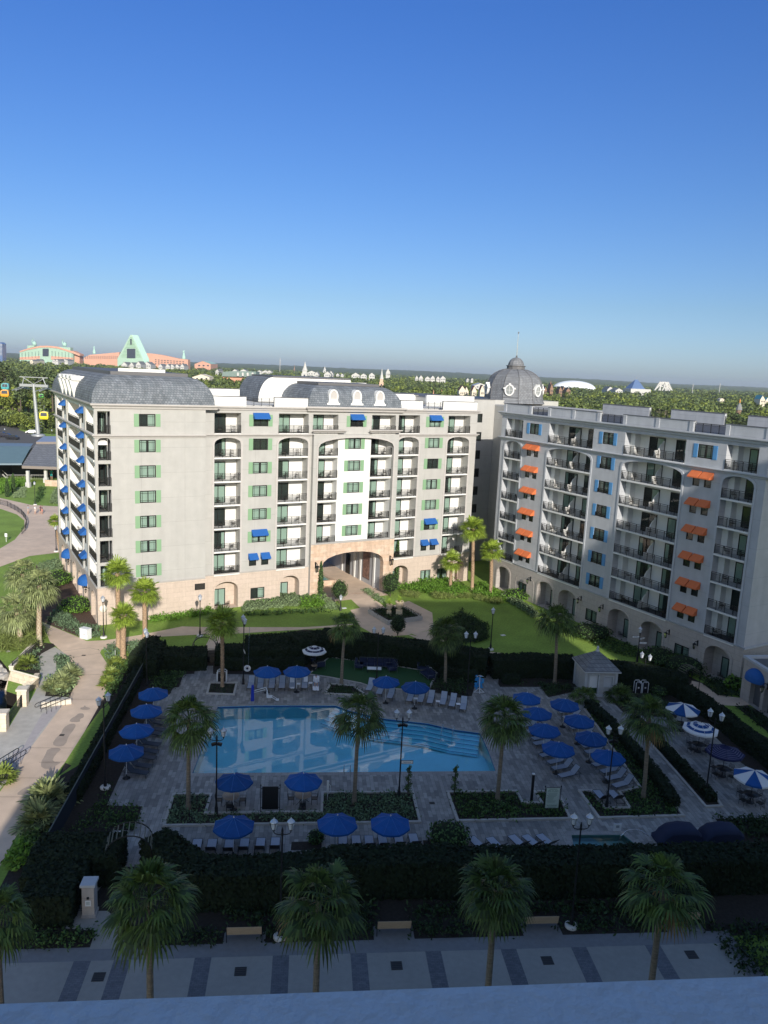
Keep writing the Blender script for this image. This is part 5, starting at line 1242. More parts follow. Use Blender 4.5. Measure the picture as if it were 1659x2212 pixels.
# ---- benches
def bench(P,rz,label):
    r=thing('park_bench',label,'bench',(P.x,P.y,.0),rz,'slatted benches along the plaza')
    b=MB()
    for i in range(5): b.box(-.95,.95,-.28+.11*i,-.19+.11*i,.42,.45,0)
    b.build('seat',TEAK,r); b=MB()
    for i in range(6): z=.5+.085*i; y=.27+.02*i; b.box(-.95,.95,y,y+.03,z,z+.065,0)
    b.build('backrest',TEAK,r)
    for x in (-.97,.97):
        b=MB(); b.tube([(x,-.28,0),(x,-.26,.43),(x,.25,.43),(x,.38,.98)],.025,5,0); b.tube([(x,.26,.43),(x,.34,0)],.025,5,0); b.tube([(x,-.26,.43),(x,-.25,.64),(x,.28,.66)],.02,5,0); b.build('leg',BLACKM,r)
    return r
for (k,x,y),l in zip((('E',1468,1205),('F',885,985),('G',290,955),('G',1135,930)),('slatted bench left on the plaza edge, right of the gate path','slatted bench in the middle of the plaza edge','slatted bench partly behind the third front palm','slatted bench behind the rightmost front palm')):
    P=g(k,x,y); bench(P,K57+pi,l)
    q=[P+KK(-1.15,-.9),P+KK(1.15,-.9),P+KK(1.15,.5),P+KK(-1.15,.5)]; sheet('bench_pad',q,.02,PLAZAE)
# ---- gates and arbours
def arbour(P,rz,label,w=2.2,h=2.6,depth=.9,gate=True,postm=DARKM):
    r=thing('garden_arbour',label,'arbour',(P.x,P.y,0),rz)
    b=MB(); n=12
    for y in (-depth/2,depth/2):
        pts=[(-w/2,y,0),(-w/2,y,h-w/2*.85)]+[(-w/2*cos(pi*i/n),y,h-w/2*.85+w/2*.85*sin(pi*i/n)) for i in range(1,n)]+[(w/2,y,h-w/2*.85),(w/2,y,0)]
        b.tube(pts,.04,5,0)
    for i in range(n+1):
        x=-w/2*cos(pi*i/n); z=h-w/2*.85+w/2*.85*sin(pi*i/n); b.box(x-.03,x+.03,-depth/2,depth/2,z-.01,z+.03,1)
    b.build('arch_frame',[postm,mat('arch_slat',(.14,.14,.10),.7)],r)
    if gate:
        b=MB(); b.tube([(-w/2+.08,-.35,.1),(-w/2+.08,-.35,1.65)],.03,4,0); b.tube([(w/2-.08,-.35,.1),(w/2-.08,-.35,1.65)],.03,4,0)
        for z in (.15,.75,1.15,1.6): b.box(-w/2+.1,w/2-.1,-.37,-.33,z,z+.05,0)
        b.box(-.5,.5,-.36,-.34,.18,.75,1)
        for sx in (-.5,0,.5):
            for (cx,cz,r0) in ((sx,.95,.16),(sx,1.38,.15)): b.tube([(cx+r0*cos(t*.6)*(1-t/14),-.35,cz+r0*sin(t*.6)*(1-t/14)) for t in range(12)],.016,3,0,False)
        for i in range(9): x=-w/2+.2+(w-.4)*i/8; b.box(x-.008,x+.008,-.36,-.34,.15,.75,0)
        b.build('gate',[DARKM,BLACKM],r)
    return r
arbour(g('A',1385,945),pix_az('A',1310,960,1440,962),'arched arbour with an ornate iron gate at the northwest pool entrance',w=2.5,h=3.0,depth=1.0)
arbour(g('P',1000,690),K57+R(8),'curved metal arbour over the southwest gate beside the big hedge',w=2.7,h=3.0,depth=1.5,gate=False,postm=DARKM)
arbour(g('RR',680,730),pix_az('RR',620,690,750,670),'arbour overgrown with vines at the east end of the long hedge',w=2.2,h=2.7,depth=1.1,gate=False)
def fence(A,B,h,label,name='fence',step=.12,m=BLACKM,posts=2.4,nm='railing'):
    d=B-A; Ls=d.length; rz=math.atan2(d.y,d.x)
    r=thing(name,label,name.replace('_',' '),(A.x,A.y,A.z),rz)
    b=MB(); b.box(0,Ls,-.02,.02,h-.06,h-.02,0); b.box(0,Ls,-.015,.015,.12,.15,0); b.box(0,Ls,-.015,.015,h-.25,h-.22,0)
    k=int(Ls/step)
    for i in range(k): x=(i+.5)*Ls/k; b.box(x-.008,x+.008,-.008,.008,.12,h-.03,0)
    b.build('bars',m,r)
    np_=max(1,int(Ls/posts))
    for i in range(np_+1):
        b=MB(); x=Ls*i/np_; b.box(x-.035,x+.035,-.035,.035,0,h+.05,0); b.build('post',m,r)
    return r
f1=fence(g('B',1503,560),g('B',1612,572),1.35,'black iron gate between the hedges at the back of the pool','iron_gate')
# tall mesh-covered fence on the left side
FA=g('O',20,1149); FB=g('O',575,100); FA=g('P',340,620); 
d=(FB-FA); Ls=d.length
r=thing('mesh_fence','long dark screened fence along the left side of the pool garden','fence',(FA.x,FA.y,0),math.atan2(d.y,d.x))
b=MB(); b.box(0,Ls,-.015,.015,.1,1.5,0); b.build('screen',mat('dark_fence_screen',(.012,.018,.03),.8),r)
b=MB(); b.box(0,Ls,-.03,.03,1.5,1.56,0); b.build('top_rail',mat('grey_green_rail',(.10,.12,.11),.6),r)
for i in range(13): b=MB(); x=Ls*i/12; b.box(x-.04,x+.04,.02,.09,0,1.6,0); b.build('post',BLACKM,r)
# black notice boards
def board(P,rz,w,h,label,m=BLACKT,z0=.35,spike=True):
    r=thing('notice_board',label,'sign board',(P.x,P.y,.016),rz)
    b=MB(); b.box(-w/2,w/2,-.03,.03,z0,z0+h,0,None); o=b.build('panel',m,r)
    for x in (-w/2-.1,w/2+.1): b=MB(); b.tube([(x,0,0),(x,0,z0+h+.05)],.028,5,0); b.lathe([(.03,0),(.06,.06),(.02,.12),(.0,.2)],(x,0,z0+h+.05),6,0); b.build('post',BLACKM,r)
    b=MB()
    for z in (z0+.15,z0+h-.15): b.box(-w/2-.1,w/2+.1,-.015,.015,z-.02,z+.02,0)
    b.build('bracket',BLACKM,r); return r,o
board(g('F',145,275),K57,1.15,1.75,'black framed notice board seen from behind between the round tables')
sr,so=board(g('G',358,262),K57,1.0,1.6,'pale green framed sign with spa rules at the planted bed',SIGNG,.3)
b=MB(); b.box(-.52,.52,-.022,.026,.28,1.92,0); b.build('frame',BLACKM,sr)
text_part('SPA RULES',.17,sr,(0,-.034,1.66),(pi/2,0,0),GREENT,'lettering',.003)
text_part('NO DIVING',.15,sr,(0,-.034,.50),(pi/2,0,0),GREENT,'lettering',.003)
b=MB()
for i in range(9): w=(.36,.32,.38,.30,.36,.34,.30,.37,.28)[i]; z=1.50-.09*i; xx=0 if i<2 else -.08; b.box(xx-w,xx+w-(.18 if 3<i<7 else 0),-.036,-.031,z-.012,z+.012,0)
b.box(-.3,.3,-.036,-.031,1.79,1.83,0); b.box(-.3,.3,-.036,-.031,.36,.39,0)
b.lathe([(.0,0),(.08,0)],(0,0,0),14,0); 
b.build('fine_print',mat('sign_ink',(.12,.2,.17),.5),sr)
b=MB(); b.lathe([(.17,0),(.17,1.9),(.0,1.95)],(0,0,0),10,0); 
o=thing('outdoor_shower','dark slim shower column with a pale cap standing in the planter notch','shower',tuple(g('G',238,208)[:2])+(.016,)); 
b=MB(); b.box(-.09,.09,-.09,.09,0,2.3,0); b.build('column',BLACKT,o); b=MB(); b.box(-.1,.1,-.1,.1,2.3,2.36,0); b.build('cap',SIGNW,o)
# small white rail / hose in planter
for q,l in ((('F',490,190),'white pool lift charging post at the corner of the planted bed'),):
    P=g(*q); o=thing('rescue_equipment',l,'pole',(P.x,P.y,.02)); b=MB(); b.box(-.08,.08,-.06,.06,.7,1.5,0); b.build('box',SIGNW,o); b=MB(); b.tube([(0,0,0),(0,0,.8)],.03,6,0); b.tube([(0,0,1.3),(.2,0,1.1),(.22,0,.7),(.05,-.1,.5)],.02,5,0); b.build('stand',WMETAL,o)
# ---- pool handrails
def pool_rail(P,rz,label,w=.5,h=.85):
    r=thing('pool_handrail',label,'handrail',P,rz)
    for x in (-w/2,w/2):
        b=MB(); b.tube([(x,-.55,0),(x,-.5,h*.7),(x,-.35,h),(x,-.15,h),(x,.05,h*.75),(x,.3,.1),(x,.35,-.7)],.022,6,0); b.build('rail',CHROME,r)
    return r
P=g('B',795,1112); pool_rail(Vector((P.x,P.y,.02)),K57,'steel ladder rails at the near pool edge')
P=g('X',1260,520); pool_rail(Vector((P.x,P.y,-.1)),K57+R(160),'steel handrails standing on the pool steps',1.0)
for i,(x,y) in enumerate(((935,700),(935,790))):
    P=g('O',x,y); o=pool_rail(Vector((P.x-.2,P.y,.02)),K57-R(90),f'{"far" if i==0 else "near"} ladder rails on the left pool edge',.55)
# pool lift
P=g('X',400,300)
P=g('B',285,715); r=thing('pool_lift','white pool lift with a blue covered mast at the far pool edge','pool lift',(P.x,P.y,.016),K57)
b=MB(); b.box(-.16,.16,-.16,.16,0,1.55,0,top=.7); b.build('mast_cover',mat('royal_blue_cover',(.01,.035,.36),.7),r)
b=MB(); b.tube([(.1,0,1.0),(1.25,0,1.35)],.045,5,0); b.tube([(.1,0,.8),(1.2,0,1.12)],.035,5,0); b.tube([(1.25,0,1.35),(1.5,0,.55)],.045,5,0); b.build('arm',WMETAL,r)
b=MB(); b.box(1.35,1.85,-.25,.25,.38,.46,0); b.box(1.32,1.42,-.25,.25,.46,1.0,0); b.tube([(1.85,-.2,.42),(2.3,-.2,.12)],.03,4,0); b.tube([(1.85,.2,.42),(2.3,.2,.12)],.03,4,0); b.box(2.2,2.5,-.22,.22,.08,.13,0); b.build('seat',SIGNW,r)
# float rack with blue vests
P=g('B',1508,672); r=thing('float_rack','white A-frame rack hung with bright blue swim floats','rack',(P.x,P.y,.016),K57)
b=MB()
b.tube([(0,-.35,.05),(0,0,1.0),(0,0,1.75)],.04,5,0); b.tube([(-.5,0,.05),(0,0,.5),(.5,0,.05)],.04,5,0); b.tube([(-.55,0,.05),(.55,0,.05)],.04,5,0); b.tube([(-.35,.0,1.7),(0,0,1.85),(.35,0,1.7)],.03,5,0); b.build('frame',SIGNW,r)
b=MB(); rr=random.Random(2)
for i in range(60):
    x,y,z=rr.uniform(-.38,.38),rr.uniform(.05,.3),rr.uniform(.35,1.7); M_=Matrix.Translation((x,y,z))@Matrix.Rotation(rr.uniform(0,6),4,'Z')@Matrix.Rotation(rr.uniform(-.5,.5),4,'X'); b.box(-.12,.12,-.03,.03,-.06,.06,0,M_)
b.build('floats',mat('sky_blue_foam',(.03,.30,.65),.6),r)
# luggage-style towel bins with white hoops
def towel_bin(P,rz,label,n=2):
    r=thing('towel_return_bin',label,'bin',(P.x,P.y,.016),rz)
    b=MB()
    for i in range(n):
        x=(i-(n-1)/2)*.72; b.tube([(x-.3,0,0),(x-.3,0,1.1),(x-.2,0,1.22),(x+.2,0,1.22),(x+.3,0,1.1),(x+.3,0,0)],.035,6,0); b.tube([(x-.3,.5,0),(x-.3,.5,1.1),(x-.2,.5,1.22),(x+.2,.5,1.22),(x+.3,.5,1.1),(x+.3,.5,0)],.035,6,0)
    b.build('hoop',SIGNW,r)
    b=MB()
    for i in range(n): x=(i-(n-1)/2)*.72; b.box(x-.25,x+.25,.02,.48,.1,.95,0); b.box(x-.08,x+.08,.01,.019,.5,.65,1)
    b.build('bag',[BLACKT,SIGNW],r); return r
towel_bin(g('O',1203,185),K57,'dark towel bin with white hoops beside the square palm bed',1).scale=(1.5,1,1)
towel_bin(g('C',900,750),K57,'pair of dark towel bins with white hoops right of the kiosk',2)
towel_bin(g('P',915,540),K57+R(14),'towel bin with white hoops inside the southwest arbour',1)
# ---- stone kiosk
P0=g('Q',838,600); P1=g('Q',1105,603); Pb=g('Q',685,480)
d=P1-P0; az=math.atan2(d.y,d.x); wk=d.length; dk=3.4
r=thing('stone_kiosk','small square stone kiosk with a hipped slate roof and finial by the long hedge','kiosk',(P0.x,P0.y,0),az)
KM=[mat('kiosk_grey_stone',(.40,.40,.40),.85,var=.12,scale=2.5),TRIMG,CAPD,SIGNW,TURF]
b=MB(); st=len(b.v); panel(b,0,wk,.0,2.75,[(.35,1.25,.25,2.3,0,.3),(1.95,2.75,1.1,2.1,0,.12)],0,0); b.box(0.01,wk-.01,.32,dk,0,2.75,0); b.quad((0,dk,0),(0,0,0),(0,0,2.75),(0,dk,2.75),0); b.quad((wk,0,0),(wk,dk,0),(wk,dk,2.75),(wk,0,2.75),0)
for x in (0,wk): b.box(x-.12,x+.12,-.1,.14,0,2.7,1)
b.box(-.12,.12,dk-.2,dk+.06,0,2.7,1); b.box(-.15,wk+.15,-.16,-.02,0,.3,1)
b.box(.22,1.38,-.05,-.002,2.3,2.45,1); b.box(.22,.35,-.05,-.002,.3,2.3,1); b.box(1.25,1.38,-.05,-.002,.3,2.3,1)
for a,c,z0,z1 in ((1.82,1.95,1.0,2.2),(2.75,2.88,1.0,2.2),(1.95,2.75,2.1,2.2),(1.95,2.75,1.0,1.1)): b.box(a,c,-.05,-.002,z0,z1,1)
b.quad((1.95,.12,1.1),(2.75,.12,1.1),(2.75,.12,2.1),(1.95,.12,2.1),1)
b.box(.36,1.24,.2,.29,.26,.85,4); b.box(.36,1.24,.2,.29,.85,2.29,3)
b.box(.5,1.1,-.04,-.001,2.5,2.62,3); b.box(2.0,2.65,-.04,-.001,2.5,2.62,3)
b.build('wall',KM,r)
b=MB(); e=.35; zt=4.2; cx,cy=wk/2,dk/2
base_=[(-e,-e,2.75),(wk+e,-e,2.75),(wk+e,dk+e,2.75),(-e,dk+e,2.75)]; tp=[(cx-.15,cy-.15,zt),(cx+.15,cy-.15,zt),(cx+.15,cy+.15,zt),(cx-.15,cy+.15,zt)]
b.add(base_+tp,[(0,1,5,4),(1,2,6,5),(2,3,7,6),(3,0,4,7),(4,5,6,7)],0); b.box(-e,wk+e,-e,dk+e,2.63,2.74,1); 
b.lathe([(.2,zt-.1),(.22,zt+.1),(.08,zt+.25),(.15,zt+.4),(.05,zt+.55),(0,zt+.65)],(cx,cy,0),8,1)
b.build('roof',[SHING2,TRIMG],r)
# ---- sofas on the artificial lawn
def sofa(P,rz,w,label,arms=True):
    r=thing('outdoor_sofa',label,'sofa',(P.x,P.y,.02),rz)
    b=MB(); n=max(1,round(w/.8))
    for i in range(n): x=-w/2+w*i/n; b.box(x+.02,x+w/n-.02,-.38,.36,.25,.42,0)
    b.build('seat_cushion',CUSH,r); b=MB()
    for i in range(n): x=-w/2+w*i/n; b.box(x+.03,x+w/n-.03,.27,.43,.42,.85,0)
    b.build('back_cushion',CUSH,r)
    b=MB(); fm=mat('grey_tube_frame',(.16,.18,.20),.4,metal=.4) if 'TUBEM' not in globals() else TUBEM
    for i in range(n+1):
        x=-w/2+w*i/n; b.tube([(x,-.42,0),(x,-.42,.6 if i in(0,n) else .25),(x,.42,.6 if i in (0,n) else .25),(x,.5,.9),(x,.45,0)],.018,4,0)
    b.tube([(-w/2,.5,.9),(w/2,.5,.9)],.018,4,0); b.tube([(-w/2,-.42,.25),(w/2,-.42,.25)],.018,4,0); b.build('frame',fm,r); return r
TUBEM=mat('grey_tube_sofa_frame',(.16,.18,.20),.4,metal=.4)
sofa(g('B',965,535),K57-R(4),4.1,'long navy cushioned sofa at the back of the artificial lawn')
sofa(g('B',862,538),K57+R(80),1.5,'short navy sofa forming the left side of the lawn seating corner')
sofa(g('B',1035,552),K57-R(82),1.5,'short navy sofa forming the right side of the lawn seating corner')
sofa(g('B',1197,552),K57,.9,'single navy armchair near the right corner of the artificial lawn')
sofa(g('B',1230,590),K57-R(70),1.9,'frame sofa seen from its side at the right edge of the artificial lawn')
sofa(g('B',605,500),K57+R(70),1.6,'navy sofa below the ringed umbrella on the left of the lawn')
sofa(g('B',668,480),K57-R(60),.9,'navy armchair right of the ringed umbrella')
sofa(g('B',648,540),K57+R(200),.9,'dark low armchair turned away in front of the ringed umbrella')
def lowtable(P,rz,w,d_,label,m=SIGNW):
    r=thing('coffee_table',label,'table',(P.x,P.y,.02),rz); b=MB(); b.box(-w/2,w/2,-d_/2,d_/2,.38,.42,0); b.build('table_top',m,r); b=MB()
    for x in(-w/2+.06,w/2-.06):
        for y in (-d_/2+.06,d_/2-.06): b.tube([(x,y,0),(x,y,.38)],.02,4,0)
    b.build('table_legs',BLACKM,r)
lowtable(g('B',942,560),K57-R(4),1.5,.75,'white rectangular coffee table before the long navy sofa')
lowtable(g('B',1238,552),K57-R(10),.6,.5,'small white square table at the right corner of the lawn')
b=MB()
r=thing('round_table','small round pale table by the ringed umbrella','table',tuple(g('B',620,545)[:2])+(.02,)); b.lathe([(.03,.4),(.38,.41),(.38,.44),(0,.445)],(0,0,0),16,0); b.build('table_top',TABLET,r); b=MB(); b.tube([(0,0,0),(0,0,.4)],.05,6,0); b.build('table_leg',BLACKM,r)
# covered carts by the spa
def covered(P,rz,w,label):
    b=MB(); n=14
    prof=[(-.5*w,.0),(-.5*w,.35),(-.42*w,.4),(-.36*w,.75),(-.2*w,1.1),(.1*w,1.2),(.4*w,1.12),(.5*w,.85),(.5*w,0)]
    k=len(prof); rows=[]
    for j,y in enumerate((-.7,-.6,-.2,.3,.62,.7)):
        s_=(.8,1,1.02,1.0,.97,.78)[j]; rows+= [(x,y,z*s_+.02*sin(i*2+j)) for i,(x,z) in enumerate(prof)]
    b.add(rows,[(j*k+i,j*k+i+1,(j+1)*k+i+1,(j+1)*k+i) for j in range(5) for i in range(k-1)],0,True); b.add(rows[:k],[tuple(range(k))],0); b.add(rows[-k:],[tuple(range(k))[::-1]],0)
    o=b.build('covered_daybed',CUSH,None,(P.x,P.y,.016),rz); tag(o,label,'daybed')
covered(g('T',830,800),K57,3.0,'large rounded daybed under a navy cover right of the spa'); covered(g('T',1205,800),K57,3.0,'second large daybed under a navy cover at the hedge corner')
P=g('T',300,712); r=thing('sign_stand','small white warning sign stand behind the spa','sign',(P.x,P.y,.016),K57); b=MB(); b.box(-.28,.28,-.03,.03,.05,.6,0); b.build('panel',SIGNW,r); b=MB(); b.box(-.12,.12,-.04,-.031,.3,.5,0); b.build('symbol',mat('grey_symbol',(.3,.33,.36),.6),r)
# curved rail of the spa
P=g('T',440,800); r=thing('pool_handrail','curved steel handrail of the spa','handrail',(P.x,P.y,.0),K57); b=MB(); b.tube([(-1.0,0,.0),(-.9,0,.45),(-.5,0,.85),(0,0,.95),(.6,0,.8),(1.1,0,.4)],.03,6,0); b.build('rail',CHROME,r)
# raised square flower bed with urns in the court
Cc=[g('L',680,850),g('L',875,985),g('L',1210,935),g('L',1020,790)]
Cc=[g('K',343,325),g('K',485,410),g('K',697,375),g('K',560,290)]
cc=sum(Cc,Vector())/4; a=math.atan2((Cc[1]-Cc[0]).y,(Cc[1]-Cc[0]).x); sx=((Cc[1]-Cc[0]).length+(Cc[2]-Cc[3]).length)/2; sy=((Cc[2]-Cc[1]).length+(Cc[3]-Cc[0]).length)/2
r=thing('raised_flower_bed','square raised bed with low iron rail in the courtyard crossing','planter',(cc.x,cc.y,.012),a)
sy=sx; RBED=(cc.copy(),a,sx)
b=MB()
for (x0,x1,y0,y1) in ((-sx/2,sx/2,-sy/2,-sy/2+.35),(-sx/2,sx/2,sy/2-.35,sy/2),(-sx/2,-sx/2+.35,-sy/2+.35,sy/2-.35),(sx/2-.35,sx/2,-sy/2+.35,sy/2-.35)): b.box(x0,x1,y0,y1,0,.5,0)
b.build('wall',CURBM,r); b=MB(); b.box(-sx/2+.35,sx/2-.35,-sy/2+.35,sy/2-.35,0,.42,0); b.build('soil',MULCH,r)
for k in range(4):
    M_=Matrix.Rotation(pi/2*k,4,'Z'); b=MB(); hh=sx/2-.17; b.box(-hh,hh,-hh-.015,-hh+.015,.72,.75,0,M_); b.box(-hh,hh,-hh-.01,-hh+.01,.58,.6,0,M_)
    for i in range(9): x=-hh+2*hh*i/8; b.box(x-.012,x+.012,-hh-.012,-hh+.012,.5,.8 if i%4 else .95,0,M_)
    b.build('railing',BLACKM,r)
def urn(P,z,h,label):
    r=thing('stone_urn',label,'urn',(P.x,P.y,z)); s=h/1.5
    b=MB(); b.box(-.32*s,.32*s,-.32*s,.32*s,0,.55*s,0); b.lathe([(.2*s,.55*s),(.14*s,.65*s),(.3*s,.85*s),(.4*s,1.15*s),(.36*s,1.3*s),(.46*s,1.42*s),(.44*s,1.5*s),(.3*s,1.45*s)],(0,0,0),14,0); b.build('pot',TERRA,r)
    return r
U1=urn(g('K',478,330,.5),.44,1.4,'left smaller pale urn with lime plants in the raised bed'); U2=urn(g('K',550,335,.5),.44,1.9,'right larger pale urn with lime plants in the raised bed')
# fountain in the passage
F0=g('L',480,525); F1=g('L',175,562)
sF,tF=toW(F0)
r=thing('fountain_basin','low stone fountain basin with white water jets under the archway','fountain',W(29.45,tF,0),A30)
wF=min(sF-29.45,5.0); dF=8.5
b=MB()
for (x0,x1,y0,y1) in ((0,wF,0,.5),(0,wF,dF-.5,dF),(wF-.5,wF,.5,dF-.5),(0,.3,.5,dF-.5)): b.box(x0,x1,y0,y1,0,.75,0)
b.build('wall',TRAV,r); b=MB(); b.box(.3,wF-.5,.5,dF-.5,.02,.5,0); b.build('water',mat('fountain_water',(.16,.36,.34),.08,spec=.8,bump=.4,bscale=3),r)
for i in range(4):
    b=MB(); b.lathe([(.13,.5),(.11,.9),(.06,1.1),(0,1.2)],(wF*.25+.55*i*.6+.3,dF*.62-1.15*i+.3,0),8,0); b.build('water_jet',mat('white_water_foam',(.85,.87,.88),.5) if i==0 else FOAM,r); FOAM=bpy.data.materials['white_water_foam']
# pillar with small plaque near the gate at bottom left
P=g('P',695,1005); r=thing('stone_pillar','square stone gate pillar with a white instruction plate beside the southwest path','pillar',(P.x,P.y,0),K57+R(0))
b=MB(); b.box(-.34,.34,-.34,.34,0,1.95,0); b.box(-.4,.4,-.4,.4,0,.14,0); b.build('shaft',[STONEG],r); b=MB(); b.box(-.42,.42,-.42,.42,1.95,2.1,0); b.build('cap',TRIMG,r)
b=MB(); b.box(-.16,.16,-.37,-.345,.75,1.1,0); b.build('plate',SIGNW,r); b=MB(); b.box(-.06,.06,-.40,-.345,1.2,1.32,0); b.build('lock_box',BLACKM,r)
for i in range(3): pass
b=MB(); [b.box(-.1,.1,-.374,-.371,.85+.07*i,.87+.07*i,0) for i in range(3)]; b.build('fine_print',GREENT,r)
P=g('P',545,905); f2=fence(g('P',520,985),g('P',655,985),1.6,'short dark iron gate leaf left of the stone gate pillar','iron_gate')
# utility cabinet on the west path
P=g('M',1025,655); r=thing('utility_cabinet','white double utility cabinet at the bend of the promenade','cabinet',(P.x,P.y,0),pix_az('M',970,630,1080,655))
b=MB(); b.box(-.55,.0,-.3,.35,0,1.15,0); b.box(.01,.58,-.3,.35,0,1.15,0); b.box(-.58,.61,-.33,.38,1.15,1.22,0); b.build('cabinet_body',SIGNW,r); b=MB(); b.box(.1,.14,-.32,-.301,.5,.62,0); b.build('handle',BLACKM,r)
# quay wall pieces, pillars and railings
QS=brickmat('quay_sandstone',(.60,.50,.37),(.66,.57,.44),(.40,.33,.25),.9,.38,.012,.85,vertical=1,var=.1)
def pillar(P,h,label,s=.4,rz=.2):
    r=thing('quay_pillar',label,'pillar',(P.x,P.y,-1.2),rz); b=MB(); b.box(-s,s,-s,s,0,h+1.2,0); b.build('shaft',QS,r); b=MB(); b.box(-s-.08,s+.08,-s-.08,s+.08,h+1.2,h+1.38,0); b.build('cap',mat('pale_cap_stone',(.66,.60,.50),.85) if 'PCAP' not in globals() else PCAP,r)
PCAP=mat('pale_pillar_cap_stone',(.64,.58,.48),.85,var=.08,scale=3)
pillar(g('N',360,450),1.5,'stone quay pillar next to the sloping stone abutment',rz=.15); pillar(g('N',45,830),1.5,'stone quay pillar nearest the lower left corner',rz=.15)
r=thing('stone_abutment','sloping sandstone retaining abutment beside the lake water','retaining wall')
a0,a1,a2,a3=g('M',190,1040),g('M',460,1130),g('M',235,1345),g('M',55,1270)
b=MB(); 
T_=[Vector((a0.x,a0.y,.9)),Vector((a1.x,a1.y,.9)),Vector((a2.x,a2.y,-.3)),Vector((a3.x,a3.y,-1.3))]
A_=atd('M',170,1040,g('M',180,1100).y); 
tops=[g('M',130,1045,.9),g('M',460,1135,.9),g('M',310,1270,.4),g('M',240,1345,-.6),g('M',55,1275,-.9)]
b.add([tuple(p) for p in tops]+[(p.x,p.y,-3) for p in tops],[(0,1,2,3,4)]+[(i,(i+1)%5,5+(i+1)%5,5+i) for i in range(5)]+[((i+1)%5,i,5+i,5+(i+1)%5) for i in range(5)],0)
b.build('sloping_face',QS,r)
b=MB(); a=g('M',415,1180); b.tube([(tops[0].x,tops[0].y,.95),(tops[1].x,tops[1].y,.95)],.12,4,0,True,False); b.build('coping',PCAP,r)
b=MB(); M_=Matrix.Translation(g('M',430,1200))@Matrix.Rotation(.2,4,'Z'); b.box(-.2,.25,-.6,.6,-1,.85,0,M_); b.build('end_pier',QS,r)
fence(g('M',465,770)+Vector((-.0,0,.0)),g('M',150,1035),.9,'low dark railing on the wall above the rocks','railing')
w0,w1=g('M',400,765),g('M',135,1040); d=w1-w0; M_=Matrix.Translation(w0)@Matrix.Rotation(math.atan2(d.y,d.x),4,'Z'); b=MB(); b.box(0,d.length,-.2,.2,-3,.35,0,M_); b.box(-.05,d.length,-.26,.26,.351,.45,1,M_); o=b.build('retaining_wall',[QS,PCAP]); tag(o,'sandstone retaining wall between the rocks and the planted quay bed','wall')
fence(g('N',340,480),g('N',440,395)+Vector((.0,0,0)),1.1,'dark gate railing between the quay pillar and the abutment','railing')
fence(g('N',130,780),g('N',325,490),1.1,'dark quay railing between the two stone pillars','railing')
def loop_rail(A,B,zA,zB,label):
    d=B-A; L_=d.length; r=thing('stair_handrail',label,'handrail',(A.x,A.y,A.z),math.atan2(d.y,d.x))
    b=MB()
    for y in (-.35,.35):
        n=10; l=[( -.35-.3*sin(pi*i/n),y,zA+.35-.3*cos(pi*i/n)*-1-.35) for i in range(n+1)]
        b.tube([(-.05,y,zA-.35)]+[(-.1-.28*sin(pi*i/n),y,zA-.18-.18*cos(pi*i/n)) for i in range(n+1)]+[(L_,y,zB)]+[(L_+.1+.28*sin(pi*i/n),y,zB-.2+.2*cos(pi*i/n)) for i in range(n+1)]+[(0,y,zA-.35)],.03,5,0)
        for k in range(5): x=L_*(k+.5)/5; z=zA+(zB-zA)*x/L_; b.tube([(x,y,0),(x,y,z)],.02,4,0)
    b.build('rail',DARKM,r)
loop_rail(g('N',640,590),g('N',1000,430),1.0,1.0,'scrolled double handrail at the steps between quay and promenade')
loop_rail(g('N',-60,1560),g('N',300,1330),1.0,1.0,'scrolled double handrail at the lower left steps')
b=MB(); P=g('N',700,470); M_=Matrix.Translation(P)@Matrix.Rotation(pix_az('N',630,470,900,440),4,'Z'); b.box(-.3,2.2,-.15,.15,0,.45,0,M_); o=b.build('step_cheek_wall',PCAP); tag(o,'low pale wall beside the scrolled step handrail','wall')
b=MB(); P=g('N',60,1600); M_=Matrix.Translation(P)@Matrix.Rotation(pix_az('N',0,1600,120,1590),4,'Z'); b.box(-1.2,.7,-.12,.12,0,.8,0,M_); o=b.build('iron_grille',BLACKM); tag(o,'dark iron grille panel by the lower left steps','grille')
# low sign stake in the palm bed, ivy etc
P=g('M',1385,935); b=MB(); b.box(-.03,.03,-.14,.14,0,1.3,0); o=b.build('sign_post',mat('grey_sign_back',(.35,.38,.35),.6),None,(P.x,P.y,0),.3); tag(o,'narrow grey sign panel standing beside the short tan palm','sign')
b=MB(); b.lathe([(0,-.03),(.42,-.03),(.45,0),(.42,.03),(0,.03)],(0,0,0),20,0); o=b.build('round_sign',[mat('cream_disc',(.7,.68,.6),.6)]); o.matrix_world=Matrix.Translation(W(.55,-.14,2.05))@Matrix.Rotation(A30,4,'Z')@Matrix.Rotation(pi/2,4,'X'); tag(o,'blank cream round plaque low on the stone corner of the cream hotel','plaque')
